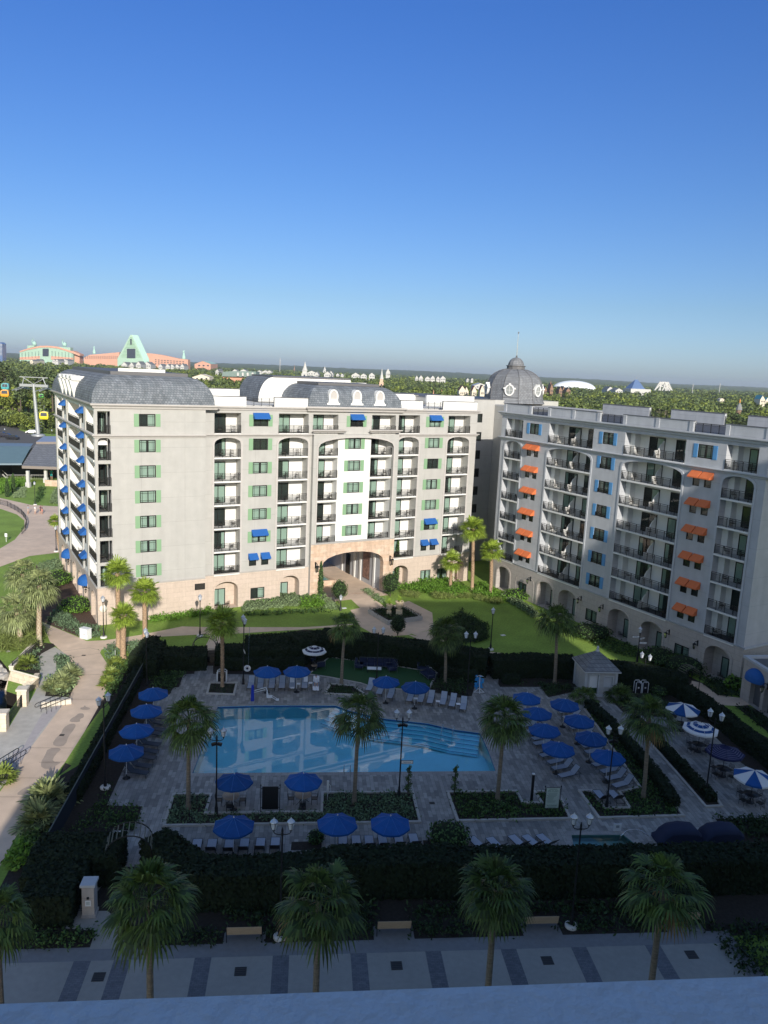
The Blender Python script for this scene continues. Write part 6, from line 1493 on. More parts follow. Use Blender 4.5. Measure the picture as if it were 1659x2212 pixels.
# ================================================================ VEGETATION
import numpy as np
NR=np.random.RandomState(5)
def leafmesh(name, pos, size, mats, nrm=None, midx=None, up=.35, aspect=.6, rs=None):
    """many separate leaf quads at pos (n,3), sizes (n,)"""
    rs=rs or NR; n=len(pos); pos=np.asarray(pos,float); size=np.broadcast_to(size,(n,)).reshape(n,1)
    a=rs.normal(size=(n,3)); 
    if nrm is not None: a=a*.55+np.asarray(nrm)*1.0
    a[:,2]+=up; a/=np.linalg.norm(a,axis=1,keepdims=True)
    t=rs.normal(size=(n,3)); u=np.cross(a,t); u/=np.linalg.norm(u,axis=1,keepdims=True); v=np.cross(a,u)
    u=u*size*.5; v=v*size*.5*aspect
    V=np.stack([pos-u,pos-v*.9+u*.1,pos+u,pos+v*.9+u*.1],axis=1).reshape(-1,3)
    me=bpy.data.meshes.new(name); me.vertices.add(4*n); me.vertices.foreach_set('co',V.ravel())
    me.loops.add(4*n); me.loops.foreach_set('vertex_index',np.arange(4*n,dtype=np.int32))
    me.polygons.add(n); me.polygons.foreach_set('loop_start',np.arange(0,4*n,4,dtype=np.int32)); me.polygons.foreach_set('loop_total',np.full(n,4,dtype=np.int32))
    for m in mats: me.materials.append(m)
    if midx is not None: me.polygons.foreach_set('material_index',np.asarray(midx,dtype=np.int32))
    me.update(); me.validate(); return me
def merge(me, other):
    import bmesh
    bm=bmesh.new(); bm.from_mesh(me); bm.from_mesh(other); bm.to_mesh(me); bm.free(); bpy.data.meshes.remove(other); return me
# ---- palms
def crown_mesh(seed, mats, nf=36, emin=-45, emax=80, droop=.35, pet=.42, fan=.62, nl=17, spread=82, dry=0):
    r=random.Random(seed); b=MB()
    for i in range(nf):
        az=i*2.39996+r.uniform(-.2,.2); f=(i+.5)/nf; el=R(emax+(emin-emax)*f**.85)+r.uniform(-.12,.12)
        out=Vector((cos(az)*cos(el),sin(az)*cos(el),sin(el))); side=Vector((-sin(az),cos(az),0)); up=out.cross(side)*-1
        up=side.cross(out)*-1; up=Vector((-cos(az)*sin(el),-sin(az)*sin(el),cos(el)))
        pl=pet*r.uniform(.8,1.15); P0=Vector((0,0,0)); P1=out*pl+Vector((0,0,-.06*cos(el)))
        m=1 if (dry and f>1-dry) else 0
        w=.014; b.quad(P0-side*w,P1-side*w*.6,P1+side*w*.6,P0+side*w,m)
        tilt=r.uniform(-.35,.35); sd=(side*cos(tilt)+up*sin(tilt)); od=(out*.93+Vector((0,0,-.3*r.uniform(.3,1.2)))).normalized(); fr=fan*r.uniform(.85,1.1)
        for j in range(nl):
            a=R(-spread+2*spread*j/(nl-1)); L=(od*cos(a)+sd*sin(a)).normalized(); ln=fr*(1-.25*(abs(a)/R(spread))**2)*r.uniform(.9,1.08)
            q=L.cross(up); q=q.normalized() if q.length>.01 else sd
            d=droop*r.uniform(.6,1.4)
            A=P1; B=P1+L*ln*.5+Vector((0,0,-.03*d)); C_=P1+L*ln*.8+Vector((0,0,-.16*d)); D=P1+L*ln*1.0+Vector((0,0,-.42*d))
            w1=ln*.5*R(2*spread/(nl-1))*.52; w2=w1*.75
            b.quad(A-q*.004,B-q*w1,B+q*w1,A+q*.004,m); b.quad(B-q*w1,C_-q*w2,C_+q*w2,B+q*w1,m); b.add([C_-q*w2,D,C_+q*w2],[(0,1,2)],m)
    return b.mesh('crown',mats)
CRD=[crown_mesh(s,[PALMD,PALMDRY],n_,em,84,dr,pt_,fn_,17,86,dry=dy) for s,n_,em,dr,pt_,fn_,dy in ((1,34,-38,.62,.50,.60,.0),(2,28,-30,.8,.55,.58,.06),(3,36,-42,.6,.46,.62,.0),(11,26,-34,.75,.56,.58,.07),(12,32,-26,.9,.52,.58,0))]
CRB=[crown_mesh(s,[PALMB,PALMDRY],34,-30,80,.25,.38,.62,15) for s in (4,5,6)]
CRS=[crown_mesh(s,[PALMS,PALMDRY],40,-50,82,.5,.45,.55,15) for s in (7,8)]
def trunk_mesh(h,r0,r1,lean=(0,0),boots=False,m=None,seed=0):
    rr=random.Random(seed); b=MB(); n=10
    pts=[Vector((lean[0]*h*(i/n)**1.5,lean[1]*h*(i/n)**1.5,h*i/n)) for i in range(n+1)]
    rad=[r0*1.35 if i==0 else (r0+(r1-r0)*i/n) for i in range(n+1)]
    b.tube(pts,rad,10,0)
    if boots:
        k=int(h*24)
        for i in range(k):
            f=.18+.82*i/k; z=h*f; c=Vector((lean[0]*h*f**1.5,lean[1]*h*f**1.5,z)); a=i*2.4; rd=(r0+(r1-r0)*f)
            o=Vector((cos(a),sin(a),0)); s=Vector((-sin(a),cos(a),0))*.07; p=c+o*rd*.95
            b.add([p-s,p+s,p+o*.10+Vector((0,0,.2)),p+Vector((0,0,-.1))],[(0,1,2),(0,2,3),(1,3,2)],1)
    return b.mesh('trunk',[m or BARK,BARKT])
def palm(P,h,Rc,kind,label,gr,lean=(0,0),i=0,rt=.15):
    r=thing('palm_tree',label,'palm tree',(P.x,P.y,0),0,gr)
    boots=kind=='b'; mm=BARKT if kind in 'b' else BARK
    link('trunk',trunk_mesh(h,rt*1.15,rt*.85 if not boots else rt*1.0,lean,boots or kind=='s',mm if kind!='s' else mat_sabal,i),r)
    cm=(CRD if kind=='d' else CRB if kind=='b' else CRS)
    o=link('crown',cm[i%len(cm)],r,(lean[0]*h,lean[1]*h,h),i*1.3,Rc)
    o.rotation_euler=(rnd.uniform(-.08,.08),rnd.uniform(-.08,.08),i*1.3)
    return r
mat_sabal=mat('sabal_trunk',(.42,.36,.27),.9,var=.2,scale=3,bump=.6,bscale=10)
def palm_px(kb,xb,yb,kc,xc,yc,rpx,kind,label,gr,rt=.15,i=0,lean=None):
    P=g(kb,xb,yb); h=hz(kc,xc,yc,P)
    top=atd(kc,xc,yc,P.y); Rc=pxw(kc,rpx,Vector((top.x,P.y,h)))
    dx=(top.x-P.x)/max(h,.1)
    return palm(P,h,Rc*1.0,kind,label,gr,(dx,0),i,rt)
GP='washingtonia palms round the pool'
palm_px('E',1130,430,'D',408,1553,64,'d','tall palm in the planted bed at the southwest corner of the pool',GP,.145,0)
palm_px('F',650,215,'D',775,1543,60,'d','tall palm standing before the middle of the pool',GP,.145,1)
palm_px('G',35,195,'D',1090,1550,62,'d','tall palm at the southeast corner of the pool, left of the inner umbrella column',GP,.145,2)
palm_px('G',910,180,'D',1402,1550,60,'d','tall palm between the hedge strip and the diagonal walkway',GP,.145,3)
palm_px('C',378,695,'D',1203,1342,47,'d','palm at the far right of the pool garden left of the stone kiosk',GP,.16,4)
palm_px('B',1325,625,'D',962,1365,42,'d','dark palm beside the artificial lawn, right of the sofas',GP,.15,5)
palm_px('B',765,625,'D',745,1352,37,'d','slim palm at the small bed between the two lounger rows',GP,.15,6)
palm_px('B',122,640,'D',480,1345,46,'b','palm in the square planter near the ornate gate, crown touched by sun',GP,.145,0)
GN='tall palms along the plaza'
for i,(x,y,rp,l) in enumerate(((322,1940,112,'leftmost full palm in front of the plaza, over the gate path'),(689,1945,106,'second front palm, between the two left benches'),(1071,1920,96,'third front palm over the plaza, right of centre'),(1432,1920,100,'rightmost front palm over the plaza'),(-8,1985,92,'front palm cut off by the left edge of the view'))):
    Pt=None
    # crown stands 29 m out along the plaza row
    d=ray('D',x,y); t=None
    n_=Vector((-sin(K57),cos(K57),0)); t=(28.5)/d.dot(n_); C=Vector((d.x*t,d.y*t,H+d.z*t))
    palm(Vector((C.x,C.y,0)),C.z,pxw('D',rp*.92,C),'d',l,GN,(0,0),i,.145)
GB='sunlit palms by the cream hotel'
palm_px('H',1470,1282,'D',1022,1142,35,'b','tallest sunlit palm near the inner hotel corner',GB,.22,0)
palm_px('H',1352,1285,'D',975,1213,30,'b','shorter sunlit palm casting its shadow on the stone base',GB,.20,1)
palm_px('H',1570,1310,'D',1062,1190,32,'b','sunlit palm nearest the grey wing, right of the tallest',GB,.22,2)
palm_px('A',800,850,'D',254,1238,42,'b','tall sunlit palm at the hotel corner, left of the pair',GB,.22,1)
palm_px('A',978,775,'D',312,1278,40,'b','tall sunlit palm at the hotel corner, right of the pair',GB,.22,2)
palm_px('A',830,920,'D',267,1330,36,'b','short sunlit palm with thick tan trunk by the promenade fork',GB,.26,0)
palm_px('V',800,1050,'D',117,1125,17,'b','small sunlit palm half hidden behind the west facade',GB,.15,1)
GSb='sabal palms by the water'
palm_px('A',265,830,'D',85,1265,50,'s','sabal palm with smooth pale trunk at the promenade edge',GSb,.25,0)
palm_px('A',142,840,'D',35,1318,50,'s','sabal palm with booted trunk nearest the rocks',GSb,.28,1)
palm_px('A',178,765,'D',48,1240,44,'s','slender sabal palm behind the other two',GSb,.18,0)
# ---- hedges
def hedge(pts,w,h,label,dens=85,m=None,size=.24,closed=False,z=0,kind='hedge',front=False):
    """clipped hedge along a polyline: dark core box + leaf quads on every face"""
    m=m or LEAFH; b=MB(); P=[];Nn=[]
    if front:
        dd=(pts[-1]-pts[0]).normalized(); nn=Vector((-dd.y,dd.x,0)); pts=[q+nn*w/2 for q in pts]
    for a,c in zip(pts[:-1],pts[1:]):
        d=c-a; L_=d.length; d.normalize(); n=Vector((-d.y,d.x,0))
        M_=Matrix.Translation((a.x,a.y,z))@Matrix.Rotation(math.atan2(d.y,d.x),4,'Z')
        b.box(-w/2+.1,L_+w/2-.1,-w/2+.1,w/2-.1,0,h-.1,0,M_)
        def scat(k,f,nr):
            q=NR.rand(k,2); 
            for u,v in q: P.append(f(u,v)); Nn.append(nr)
        X=lambda u:a+d*(-w/2+u*(L_+w))
        for s in (-1,1): scat(int(dens*(L_+w)*h),lambda u,v:tuple(X(u)+n*s*(w/2+NR.normal()*.05))[:2]+(z+v*h,),tuple(n*s))
        scat(int(dens*(L_+w)*w*1.2),lambda u,v:tuple(X(u)+n*(v-.5)*w)[:2]+(z+h+NR.normal()*.06+.04*sin(u*L_*2.3),),(0,0,1))
        for e,s in ((a-d*w/2,-1),(c+d*w/2,1)): scat(int(dens*w*h),lambda u,v:tuple(e+n*(u-.5)*w)[:2]+(z+v*h,),tuple(d*s))
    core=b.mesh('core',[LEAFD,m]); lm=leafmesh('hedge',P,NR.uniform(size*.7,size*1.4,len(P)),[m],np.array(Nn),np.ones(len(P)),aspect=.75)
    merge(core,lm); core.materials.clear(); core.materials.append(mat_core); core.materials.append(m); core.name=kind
    o=link(kind,core); tag(o,label,'hedge'); return o
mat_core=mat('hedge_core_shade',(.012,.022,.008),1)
mid=lambda a,c,f=.5:a*(1-f)+c*f
hedge(gp('B',150,545,'B',540,540),1.0,1.1,'low clipped hedge behind the left loungers and the life ring')
hedge(gp('B',140,528,'B',540,522),2.2,1.7,'tall clipped hedge between the ornate gate and the ringed umbrella',size=.26,front=True)
hedge(gp('B',330,470,'B',600,450),3.0,1.9,'broad hedge rising behind the life ring toward the lawn',size=.26)

hedge(gp('B',560,505,'B',700,480,'B',900,507,'B',1200,548,'B',1480,588),2.7,2.35,'long tall hedge behind the artificial lawn',size=.26,front=True)
hedge(gp('B',1320,598,'B',1470,610),1.0,1.1,'low dark hedge block left of the pool gate')
hedge(gp('C',65,665,'C',250,660,'C',450,668),2.2,2.0,'tall hedge right of the pool gate up to the kiosk',size=.26,front=True)
hedge([g('C',85,690),g('C',140,690)],.8,.9,'small cube hedge in front of the tall hedge by the pool gate')
hedge(gp('C',755,715,'C',900,735,'C',1100,770),2.2,2.1,'tall hedge running from the kiosk to the vine arbour',size=.26,front=True)
hedge(gp('C',1160,790,'C',1250,850,'C',1360,930,'C',1500,1050,'C',1680,1190,'C',1800,1290),1.3,1.5,'long dark hedge bounding the right terrace')
hedge(gp('C',590,850,'C',700,950,'C',850,1120,'C',1010,1310,'C',1080,1420),.8,.9,'hedge strip between the outer loungers and the walkway')
hedge(gp('C',860,930,'C',960,1020,'C',1130,1200,'C',1310,1390),.7,.7,'hedge strip along the right terrace kerb')
hedge(gp('A',930,1010,'A',1020,900),1.4,2.0,'block hedge inside the fence at the northwest corner')
hedge(gp('A',1020,1040,'A',1070,930),1.3,2.0,'second block hedge beside the northwest hedge')
hedge(gp('A',1110,1010,'A',1290,1005),3.0,1.6,'wide hedge left of the ornate gate',size=.26,front=True)
hedge(gp('O',-20,1149,'O',125,880,'O',265,600,'O',415,330,'O',530,100),1.0,.95,'ragged green hedge outside the left fence',size=.26)
# front hedges
hedge([g('P',440,475,2),g('P',770,470,2)],2.6,2.0,'big clipped hedge block left of the southwest arbour',size=.26)
hedge([g('P',330,640,1.9),g('P',540,630,1.9)],2.0,1.9,'stepped hedge block below the fence end',size=.26)
hedge([g('P',320,800,1.9),g('P',450,795,1.9)],1.8,1.9,'hedge block beside the leftmost front palm',size=.26)
hedge([g('P',1260,440,1.8),g('P',1430,560,1.8)],2.0,1.8,'hedge corner right of the southwest arbour',size=.26)
hedge(gp('E',1200,1050,'E',1659,1045,'F',600,800,'F',1150,782),2.0,2.35,'long south hedge left of the spa lamp',size=.26,front=True)
hedge(gp('F',1200,790,'G',300,790,'G',1300,765,'G',2000,745),2.0,2.3,'long south hedge right of the spa lamp',size=.26,front=True)
hedge(gp('D',1400,1970,'D',1480,1975),1.4,1.3,'dark rounded hedge behind the rightmost front palm')
# ---- beds of plants (uncountable ground cover)
def inpoly(x,y,poly):
    c=False; n=len(poly)
    for i in range(n):
        a,b=poly[i],poly[(i+1)%n]
        if (a.y>y)!=(b.y>y) and x<(b.x-a.x)*(y-a.y)/(b.y-a.y)+a.x: c=not c
    return c
def area(poly): n=len(poly); return abs(sum(poly[i].x*poly[(i+1)%n].y-poly[(i+1)%n].x*poly[i].y for i in range(n)))/2
def cover(poly,dens,h,size,m,label,tuft=7,spread=.22,cat='ground cover',name='ground_cover',up=.3,aspect=.5,kind='stuff'):
    A_=area(poly); k=int(A_*dens*1.7); size*=1.15; x0,x1=min(p.x for p in poly),max(p.x for p in poly); y0,y1=min(p.y for p in poly),max(p.y for p in poly)
    P=[]; tries=0
    while k>0 and tries<200000:
        tries+=1; x,y=NR.uniform(x0,x1),NR.uniform(y0,y1)
        if not inpoly(x,y,poly): continue
        k-=1; hh=h*NR.uniform(.6,1.25); s=spread*NR.uniform(.7,1.3)
        q=NR.normal(size=(tuft,3))*[s,s,hh*.25]+[x,y,hh*.62]; q[:,2]=np.clip(q[:,2],.04,None); P.append(q)
    P=np.concatenate(P); me=leafmesh(name,P,NR.uniform(size*.7,size*1.35,len(P)),[m],None,None,up,aspect)
    return tag(link(name,me),label,cat,None,kind)
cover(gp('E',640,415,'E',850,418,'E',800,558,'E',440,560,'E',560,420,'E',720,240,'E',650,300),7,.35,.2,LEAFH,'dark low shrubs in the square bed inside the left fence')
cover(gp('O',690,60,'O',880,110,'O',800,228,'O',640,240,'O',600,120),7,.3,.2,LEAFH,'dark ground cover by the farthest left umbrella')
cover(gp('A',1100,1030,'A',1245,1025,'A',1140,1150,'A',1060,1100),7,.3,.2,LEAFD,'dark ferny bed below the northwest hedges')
for k,(m,l) in {1:(LEAFJ,'low green plants in the bed with the southwest palm'),2:(LEAFH,'leafy plants in the bed beside the spa sign'),3:(LEAFH,'low plants in the bed round the paved nook')}.items():
    cover(inset(PL[k],.25),9,.3,.2,m,l)
cover(PL[6],8,.25,.18,LEAFD,'dark low plants in the small bed between the lounger rows'); cover(inset(PL[5],.2),8,.1,.12,LEAFD,'sparse dark cover under the square-bed palm')
cover(gp('B',1290,590,'B',1450,600,'B',1440,690,'B',1250,660),8,.5,.22,LEAFD,'dark shrubs right of the artificial lawn')
cover(gp('C',70,690,'C',460,700,'C',500,740,'C',340,770,'C',292,705),8,.35,.2,LEAFD,'dark low plants round the palm left of the kiosk')
cover(gp('C',760,800,'C',1000,770,'C',1110,850,'C',1060,890,'C',840,870),8,.45,.22,LEAFD,'dark plants below the towel bins')
cover(gp('T',1200,610,'T',1900,600,'T',1900,800,'T',1300,760),9,.6,.24,LEAFD,'dark shrubs at the right edge above the covered daybeds')
cover(gp('P',200,1150,'P',740,1140,'P',690,1270,'P',120,1285),9,.4,.2,LEAFH,'clipped low planting along the plaza, left of the entry path')
cover(gp('P',1000,1180,'E',1340,1170,'E',1340,1245,'P',980,1270),9,.4,.2,LEAFD,'low planting along the plaza left of the first bench')
cover(gp('F',110,960,'F',780,920,'F',770,1020,'F',105,1045),9,.4,.2,LEAFD,'low planting along the plaza between the first two benches')
cover(gp('F',1000,930,'G',180,900,'G',180,995,'F',1000,1015),9,.4,.2,LEAFD,'low planting along the plaza before the third bench')
cover(gp('G',380,930,'G',1060,900,'G',1300,960,'G',380,985),9,.4,.2,LEAFD,'low planting along the plaza round the spa lamp foot')
cover(gp('G',1300,960,'G',2000,930,'G',2100,1300,'G',1500,1250),8,.35,.22,LEAFD,'dark planting right of the plaza end')
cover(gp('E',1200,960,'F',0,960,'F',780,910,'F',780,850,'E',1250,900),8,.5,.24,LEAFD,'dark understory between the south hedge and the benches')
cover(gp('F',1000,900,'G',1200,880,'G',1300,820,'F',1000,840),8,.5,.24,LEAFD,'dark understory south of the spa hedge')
cover(gp('M',560,440,'M',720,280,'M',950,500,'M',1190,520,'M',1190,640,'M',1040,660,'M',830,560,'M',620,470),9,.35,.22,LEAFJ,'feathery juniper at the hotel corner beside the white cabinet')
cover(gp('A',250,290,'A',380,250,'A',410,300,'A',340,340),7,.35,.22,LEAFJ,'juniper bed below the west facade')
cover(gp('M',1250,790,'M',1380,720,'M',1430,830,'M',1400,1000,'M',1320,980),8,.35,.22,LEAFJ,'juniper round the short tan palm')
cover(gp('M',1500,720,'M',1659,700,'W',160,480,'M',1659,840,'M',1540,880),8,.35,.22,LEAFJ,'juniper right of the short tan palm')
cover(gp('M',680,870,'M',800,870,'M',900,1040,'M',900,1120,'M',700,1080),9,.35,.22,LEAFJ,'juniper strip in the curved bed between quay and promenade')
cover(gp('M',370,820,'M',500,780,'M',470,900,'M',480,1060,'M',400,1060),5,.3,.22,LEAFJ,'sparse juniper by the quay wall')
cover(gp('W',80,240,'W',410,200,'W',450,240,'W',560,200,'W',560,245,'W',90,310),14,.7,.24,LEAFB,'bright clipped shrub row along the stone base of the cream hotel')
cover(gp('W',800,235,'W',1100,215,'W',1440,205,'W',1480,225,'W',840,255),8,.4,.2,LEAFH,'green edging of the grey shrub bed')
cover(gp('W',1250,150,'W',1400,110,'W',1430,190,'W',1280,200),14,.9,.24,LEAFB,'bright shrubs by the left side of the stone arch')
cover(gp('W',820,190,'W',1060,160,'W',1040,140,'W',850,150),12,.6,.22,LEAFB,'bright shrubs under the ground-floor window')
cover(gp('K',540,160,'K',700,130,'K',900,110,'K',1060,190,'K',960,215,'K',790,190,'K',620,185),14,1.0,.26,LEAFB,'bright green shrub mass under the arch right of the passage')
cover(gp('K',640,130,'K',860,90,'K',900,110,'K',700,130),10,1.2,.5,LEAFB,'large-leaved tropical plants against the stone base')
cover(gp('K',1080,190,'K',1140,110,'K',1270,200,'K',1330,250,'K',1200,240),12,.8,.24,LEAFB,'bright shrubs at the inner corner under the right palm')
cover(gp('K',560,190,'K',680,170,'K',690,215,'K',590,215),10,.5,.4,LEAFY,'tan ornamental grasses left of the short palm','',aspect=.12) if False else None
cover(gp('K',780,190,'K',1060,200,'K',1060,220,'K',800,225),10,.6,.55,LEAFY,'ornamental grass tufts on the lawn edge under the palms',10,.16,aspect=.1,up=-.1)
cover(gp('K',1080,200,'K',1300,250,'K',1240,265,'K',1100,230),10,.6,.55,LEAFY,'ornamental grass tufts by the inner corner shrubs',10,.16,aspect=.1,up=-.1)
cover(gp('K',560,170,'K',690,180,'K',700,225,'K',580,210),7,.6,.5,LEAFY,'reddish ornamental grasses beside the round bush',10,.16,aspect=.1,up=-.1)
cover(gp('K',280,160,'K',330,150,'K',450,240,'K',430,255),12,.3,.2,LEAFG,'grey green edging plants left of the courtyard walk')
cover(gp('L',180,690,'L',230,690,'L',330,790,'L',320,820,'L',180,800),12,.3,.2,LEAFG,'grey green edging plants beside the round bush left of the walk')
cover(gp('K',800,450,'K',1000,330,'K',1180,420,'K',1190,520,'K',1000,560,'K',880,530),7,.7,.5,LEAFD,'dark grasses and shrubs in the island bed of the courtyard',10,.2,aspect=.15)
cover(gp('K',1540,300,'K',1659,330,'C',520,360,'C',680,410,'C',860,480,'C',940,560,'C',700,500,'C',540,420,'C',420,330),8,.45,.22,LEAFH,'dark green ground cover sloping along the grey wing')
cover(gp('RR',780,500,'RR',1150,640,'RR',1320,800,'RR',1080,800,'RR',920,680),8,.35,.22,LEAFD,'dark ground cover by the side path')
cover(gp('RR',1260,920,'RR',1560,1010,'RR',1900,1300,'RR',1659,1240),8,.35,.22,LEAFD,'dark ground cover along the pavilion wall')
cover(gp('V',0,110,'V',350,110,'V',350,190,'V',180,220,'V',0,300),8,.9,.3,LEAFB,'bright shrubs before the gondola station')
cover(gp('V',200,210,'V',350,200,'V',320,340,'V',190,340),8,.4,.25,LEAFG,'pale striped planting below the station shrubs')
cover(gp('V',540,200,'V',600,200,'V',560,350,'V',510,410,'V',480,400),8,.5,.25,LEAFH,'dark diagonal planting on the grass slope')
cover(gp('V',740,230,'V',810,200,'V',810,420,'V',680,420),8,.5,.25,LEAFG,'grey green planting beside the hotel end')
cover(gp('V',520,1260,'V',820,1180,'V',830,1320,'V',560,1400),8,.35,.24,LEAFG,'grey green ground cover below the west facade lawn')
cover(gp('A',0,740,'A',110,640,'A',300,760,'A',240,860,'A',80,880,'A',-80,880),9,1.1,1.1,LEAFY,'tall feathery grasses round the sabal palms',12,.25,aspect=.05,up=-.4)
cover(gp('P',40,600,'P',200,430,'P',330,420,'P',300,640,'P',180,680,'P',0,660),6,.4,.3,LEAFB,'bright low plants at the promenade edge lower left')
cover(gp('P',180,400,'P',460,400,'P',360,560,'P',250,560),8,.7,.26,LEAFH,'shrubs between the promenade and the hedge at lower left')
cover(PL[4] and gp('M',560,1100,'M',700,1080,'M',900,1130,'M',900,1240,'M',800,1340,'M',560,1340),3,.5,.4,LEAFG,'understory leaves between the palmettos')
# ivy mulch edge along promenade right side
cover(gp('M',1330,1020,'M',1500,940,'M',1659,900,'O',380,150,'O',300,300,'O',240,330,'M',1250,1360,'M',1310,1150),8,.5,.26,LEAFH,'shrub mass between the promenade and the left fence')
bed('fence_lawn',GRASS,.012,'N',1590,470,'N',1659,400,'O',290,420,'O',270,520,'O',120,780,'O',0,880,'E',330,250,'E',430,170,'N',1000,1340,'N',1300,870)
cover(gp('K',190,0,'K',192,0,'K',193,3),1,.3,.2,LEAFD,'x') if False else None
# individual grey-green round shrubs in front of the cream hotel
def ball(P,rx,rz,m,label,n=260,size=.2,cat='bush',name='round_bush',gr=None,zc=None):
    v=NR.normal(size=(n,3)); v/=np.linalg.norm(v,axis=1,keepdims=True); rr=NR.uniform(.82,1.05,(n,1))
    zc=rz if zc is None else zc
    pos=v*rr*[rx,rx,rz]+[0,0,zc]; pos[:,2]=np.abs(pos[:,2])
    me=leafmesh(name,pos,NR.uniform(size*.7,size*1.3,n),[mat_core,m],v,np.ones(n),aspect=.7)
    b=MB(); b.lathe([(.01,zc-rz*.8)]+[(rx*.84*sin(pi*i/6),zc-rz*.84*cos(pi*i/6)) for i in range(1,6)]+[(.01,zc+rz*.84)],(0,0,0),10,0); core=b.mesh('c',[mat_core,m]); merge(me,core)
    o=link(name,me,None,(P.x,P.y,0)); return tag(o,label,cat,gr)
mats_=[LEAFG]
shr=None; cnt=0
for row in range(4):
    for c in range(16 if row<3 else 14):
        u=(c+.5*(row%2))/16; x=830+u*620+row*6; y=212-row*22+(-u*70 if row<3 else -u*78)+6*sin(c*2.1)
        if row>=1: y+=4
        P=g('W',x,min(y,212 if row==0 else 205)); cnt+=1
        rw=('front','second','third','back')[row]
        if shr is None: shr=ball(P,.5,.42,LEAFG,'',220,.2)
        o=shr if cnt==1 else shr.copy()
        if cnt>1: COL.objects.link(o)
        s=.8+.35*rnd.random(); o.scale=(s,s,s); o.location=(P.x,P.y,0); tag(o,f'grey green round shrub, {ORD[min(c,14)] if c<15 else "last"} from the left in the {rw} row under the cream hotel','bush','grey green shrubs before the cream hotel')
for k,(i,(x,y)) in enumerate(enumerate([(1310,225+0),(1345,240),(1380,262),(1420,285),(1455,305),(1490,330),(1520,352),(1340,222),(1375,243),(1415,268),(1450,290),(1490,312)])):
    P=g('K',x,y); o=shr.copy(); COL.objects.link(o); o.location=(P.x,P.y,0); s=1.1+.3*rnd.random(); o.scale=(s,s,s); tag(o,f'{ORD[i if i<7 else i-7]} round shrub from the far end, {"outer" if i<7 else "inner"} row along the grey wing','bush','shrubs along the grey wing')
def tree_small(P,h,rx,rz,m,label,gr=None):
    r=thing('small_tree',label,'tree',(P.x,P.y,0)); 
    o=ball(P,rx,rz,m,None,900,.16,name='crown',zc=h-rz); 
    for k in ('label','category'): 
        if k in o: del o[k]
    o.parent=r; o.location=(0,0,0)
    b=MB(); 
    for a in range(3): b.tube([(0,0,0),(.25*cos(a*2.1),.25*sin(a*2.1),h-rz*1.2)],[.05,.03],5,0)
    b.build('trunk',WOODB,r)
tree_small(g('L',345,745),3.4,1.15,1.4,LEAFH,'dense round bush tree on the left of the passage walk')
tree_small(g('L',895,670),3.6,1.2,1.6,LEAFH,'dense round bush tree on the right of the passage walk')
tree_small(g('K',540,485),2.7,.95,1.15,LEAFD,'dark round bush tree in front of the raised flower bed')
ball(g('K',1390,228),2.0,.8,LEAFB,'large bright clipped bush at the far corner of the grey wing',900,.2,gr=None)
ball(g('C',600,420),2.6,.9,LEAFH,'large clipped bush below the first wall lanterns of the grey wing',900,.22)
ball(g('C',1000,570),2.3,.9,LEAFH,'left of two big clipped bushes under the grey wing',900,.22); ball(g('C',1150,620),2.4,.9,LEAFH,'right of two big clipped bushes under the grey wing',900,.22)
ball(g('A',520,600),2.2,.9,LEAFB,'bright clipped bush against the corner of the west facade',900,.22); ball(g('A',385,420),2.2,1.0,LEAFB,'bright clipped bush farther back along the west facade',900,.22)
ball(g('C',1000,760),.9,.5,LEAFH,'small clipped bush beside the towel bins',300,.18)
ball(g('F',1215,455),1.5,.7,LEAFH,'spreading bush at the deck edge right of the south loungers',700,.22); ball(g('F',420,450),.6,.45,LEAFH,'small bush on the deck edge left of the south loungers',250,.18)
ball(g('RR',1235,720),.9,.8,LEAFB,'yellow green leafy shrub at the pavilion corner',200,.4)
def cypress(P,h,r_,label):
    n=900; z=NR.uniform(.02,1,n); a=NR.uniform(0,2*pi,n); rr=r_*np.sin(np.clip(z*1.0,0,1)**.55*pi)**.6*NR.uniform(.75,1.1,n); rr=np.maximum(rr,.04)
    pos=np.stack([rr*np.cos(a),rr*np.sin(a),z*h],1); nn=np.stack([np.cos(a),np.sin(a),a*0+.3],1)
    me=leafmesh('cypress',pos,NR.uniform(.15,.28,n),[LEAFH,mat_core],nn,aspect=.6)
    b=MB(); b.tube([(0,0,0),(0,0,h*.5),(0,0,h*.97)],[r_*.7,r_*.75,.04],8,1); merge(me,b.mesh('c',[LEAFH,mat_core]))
    tag(link('cypress',me,None,(P.x,P.y,0)),label,'cypress')
cypress(g('L',140,700),5.4,.42,'slim tall cypress left of the stone arch'); cypress(g('L',960,560),7.2,.42,'slim taller cypress right of the stone arch')
cypress(g('V',100,320),4.2,.55,'first dark cypress in front of the gondola station'); cypress(g('V',185,270),4.6,.5,'second slimmer cypress in front of the gondola station')
def topiary(P,label):
    r=thing('spiral_topiary',label,'topiary',(P.x,P.y,0))
    n=900; t=NR.uniform(0,1,n); a=t*2*pi*3; rr=.26*(1-t*.35); z=.35+2.1*t; rad=.2*(1-.45*t)
    v=NR.normal(size=(n,3)); v/=np.linalg.norm(v,axis=1,keepdims=True)
    pos=np.stack([rr*np.cos(a)*.55,rr*np.sin(a)*.55,z],1)+v*rad[:,None]
    me=leafmesh('foliage',pos,NR.uniform(.07,.13,n),[LEAFH],v); link('foliage',me,r); b=MB(); b.tube([(0,0,0),(0,0,2.3)],.05,5,0); b.build('stem',WOODB,r)
topiary(g('F',972,165),'spiral topiary at the right corner of the bed before the pool'); topiary(g('F',1250,165),'spiral topiary at the left corner of the spa-side bed')
def fanshrub(P,s,label,m=CRS[0],gr='palmettos'):
    o=link('palmetto',m,None,(P.x,P.y,.1),rnd.uniform(0,6),s); tag(o,label,'palmetto',gr)
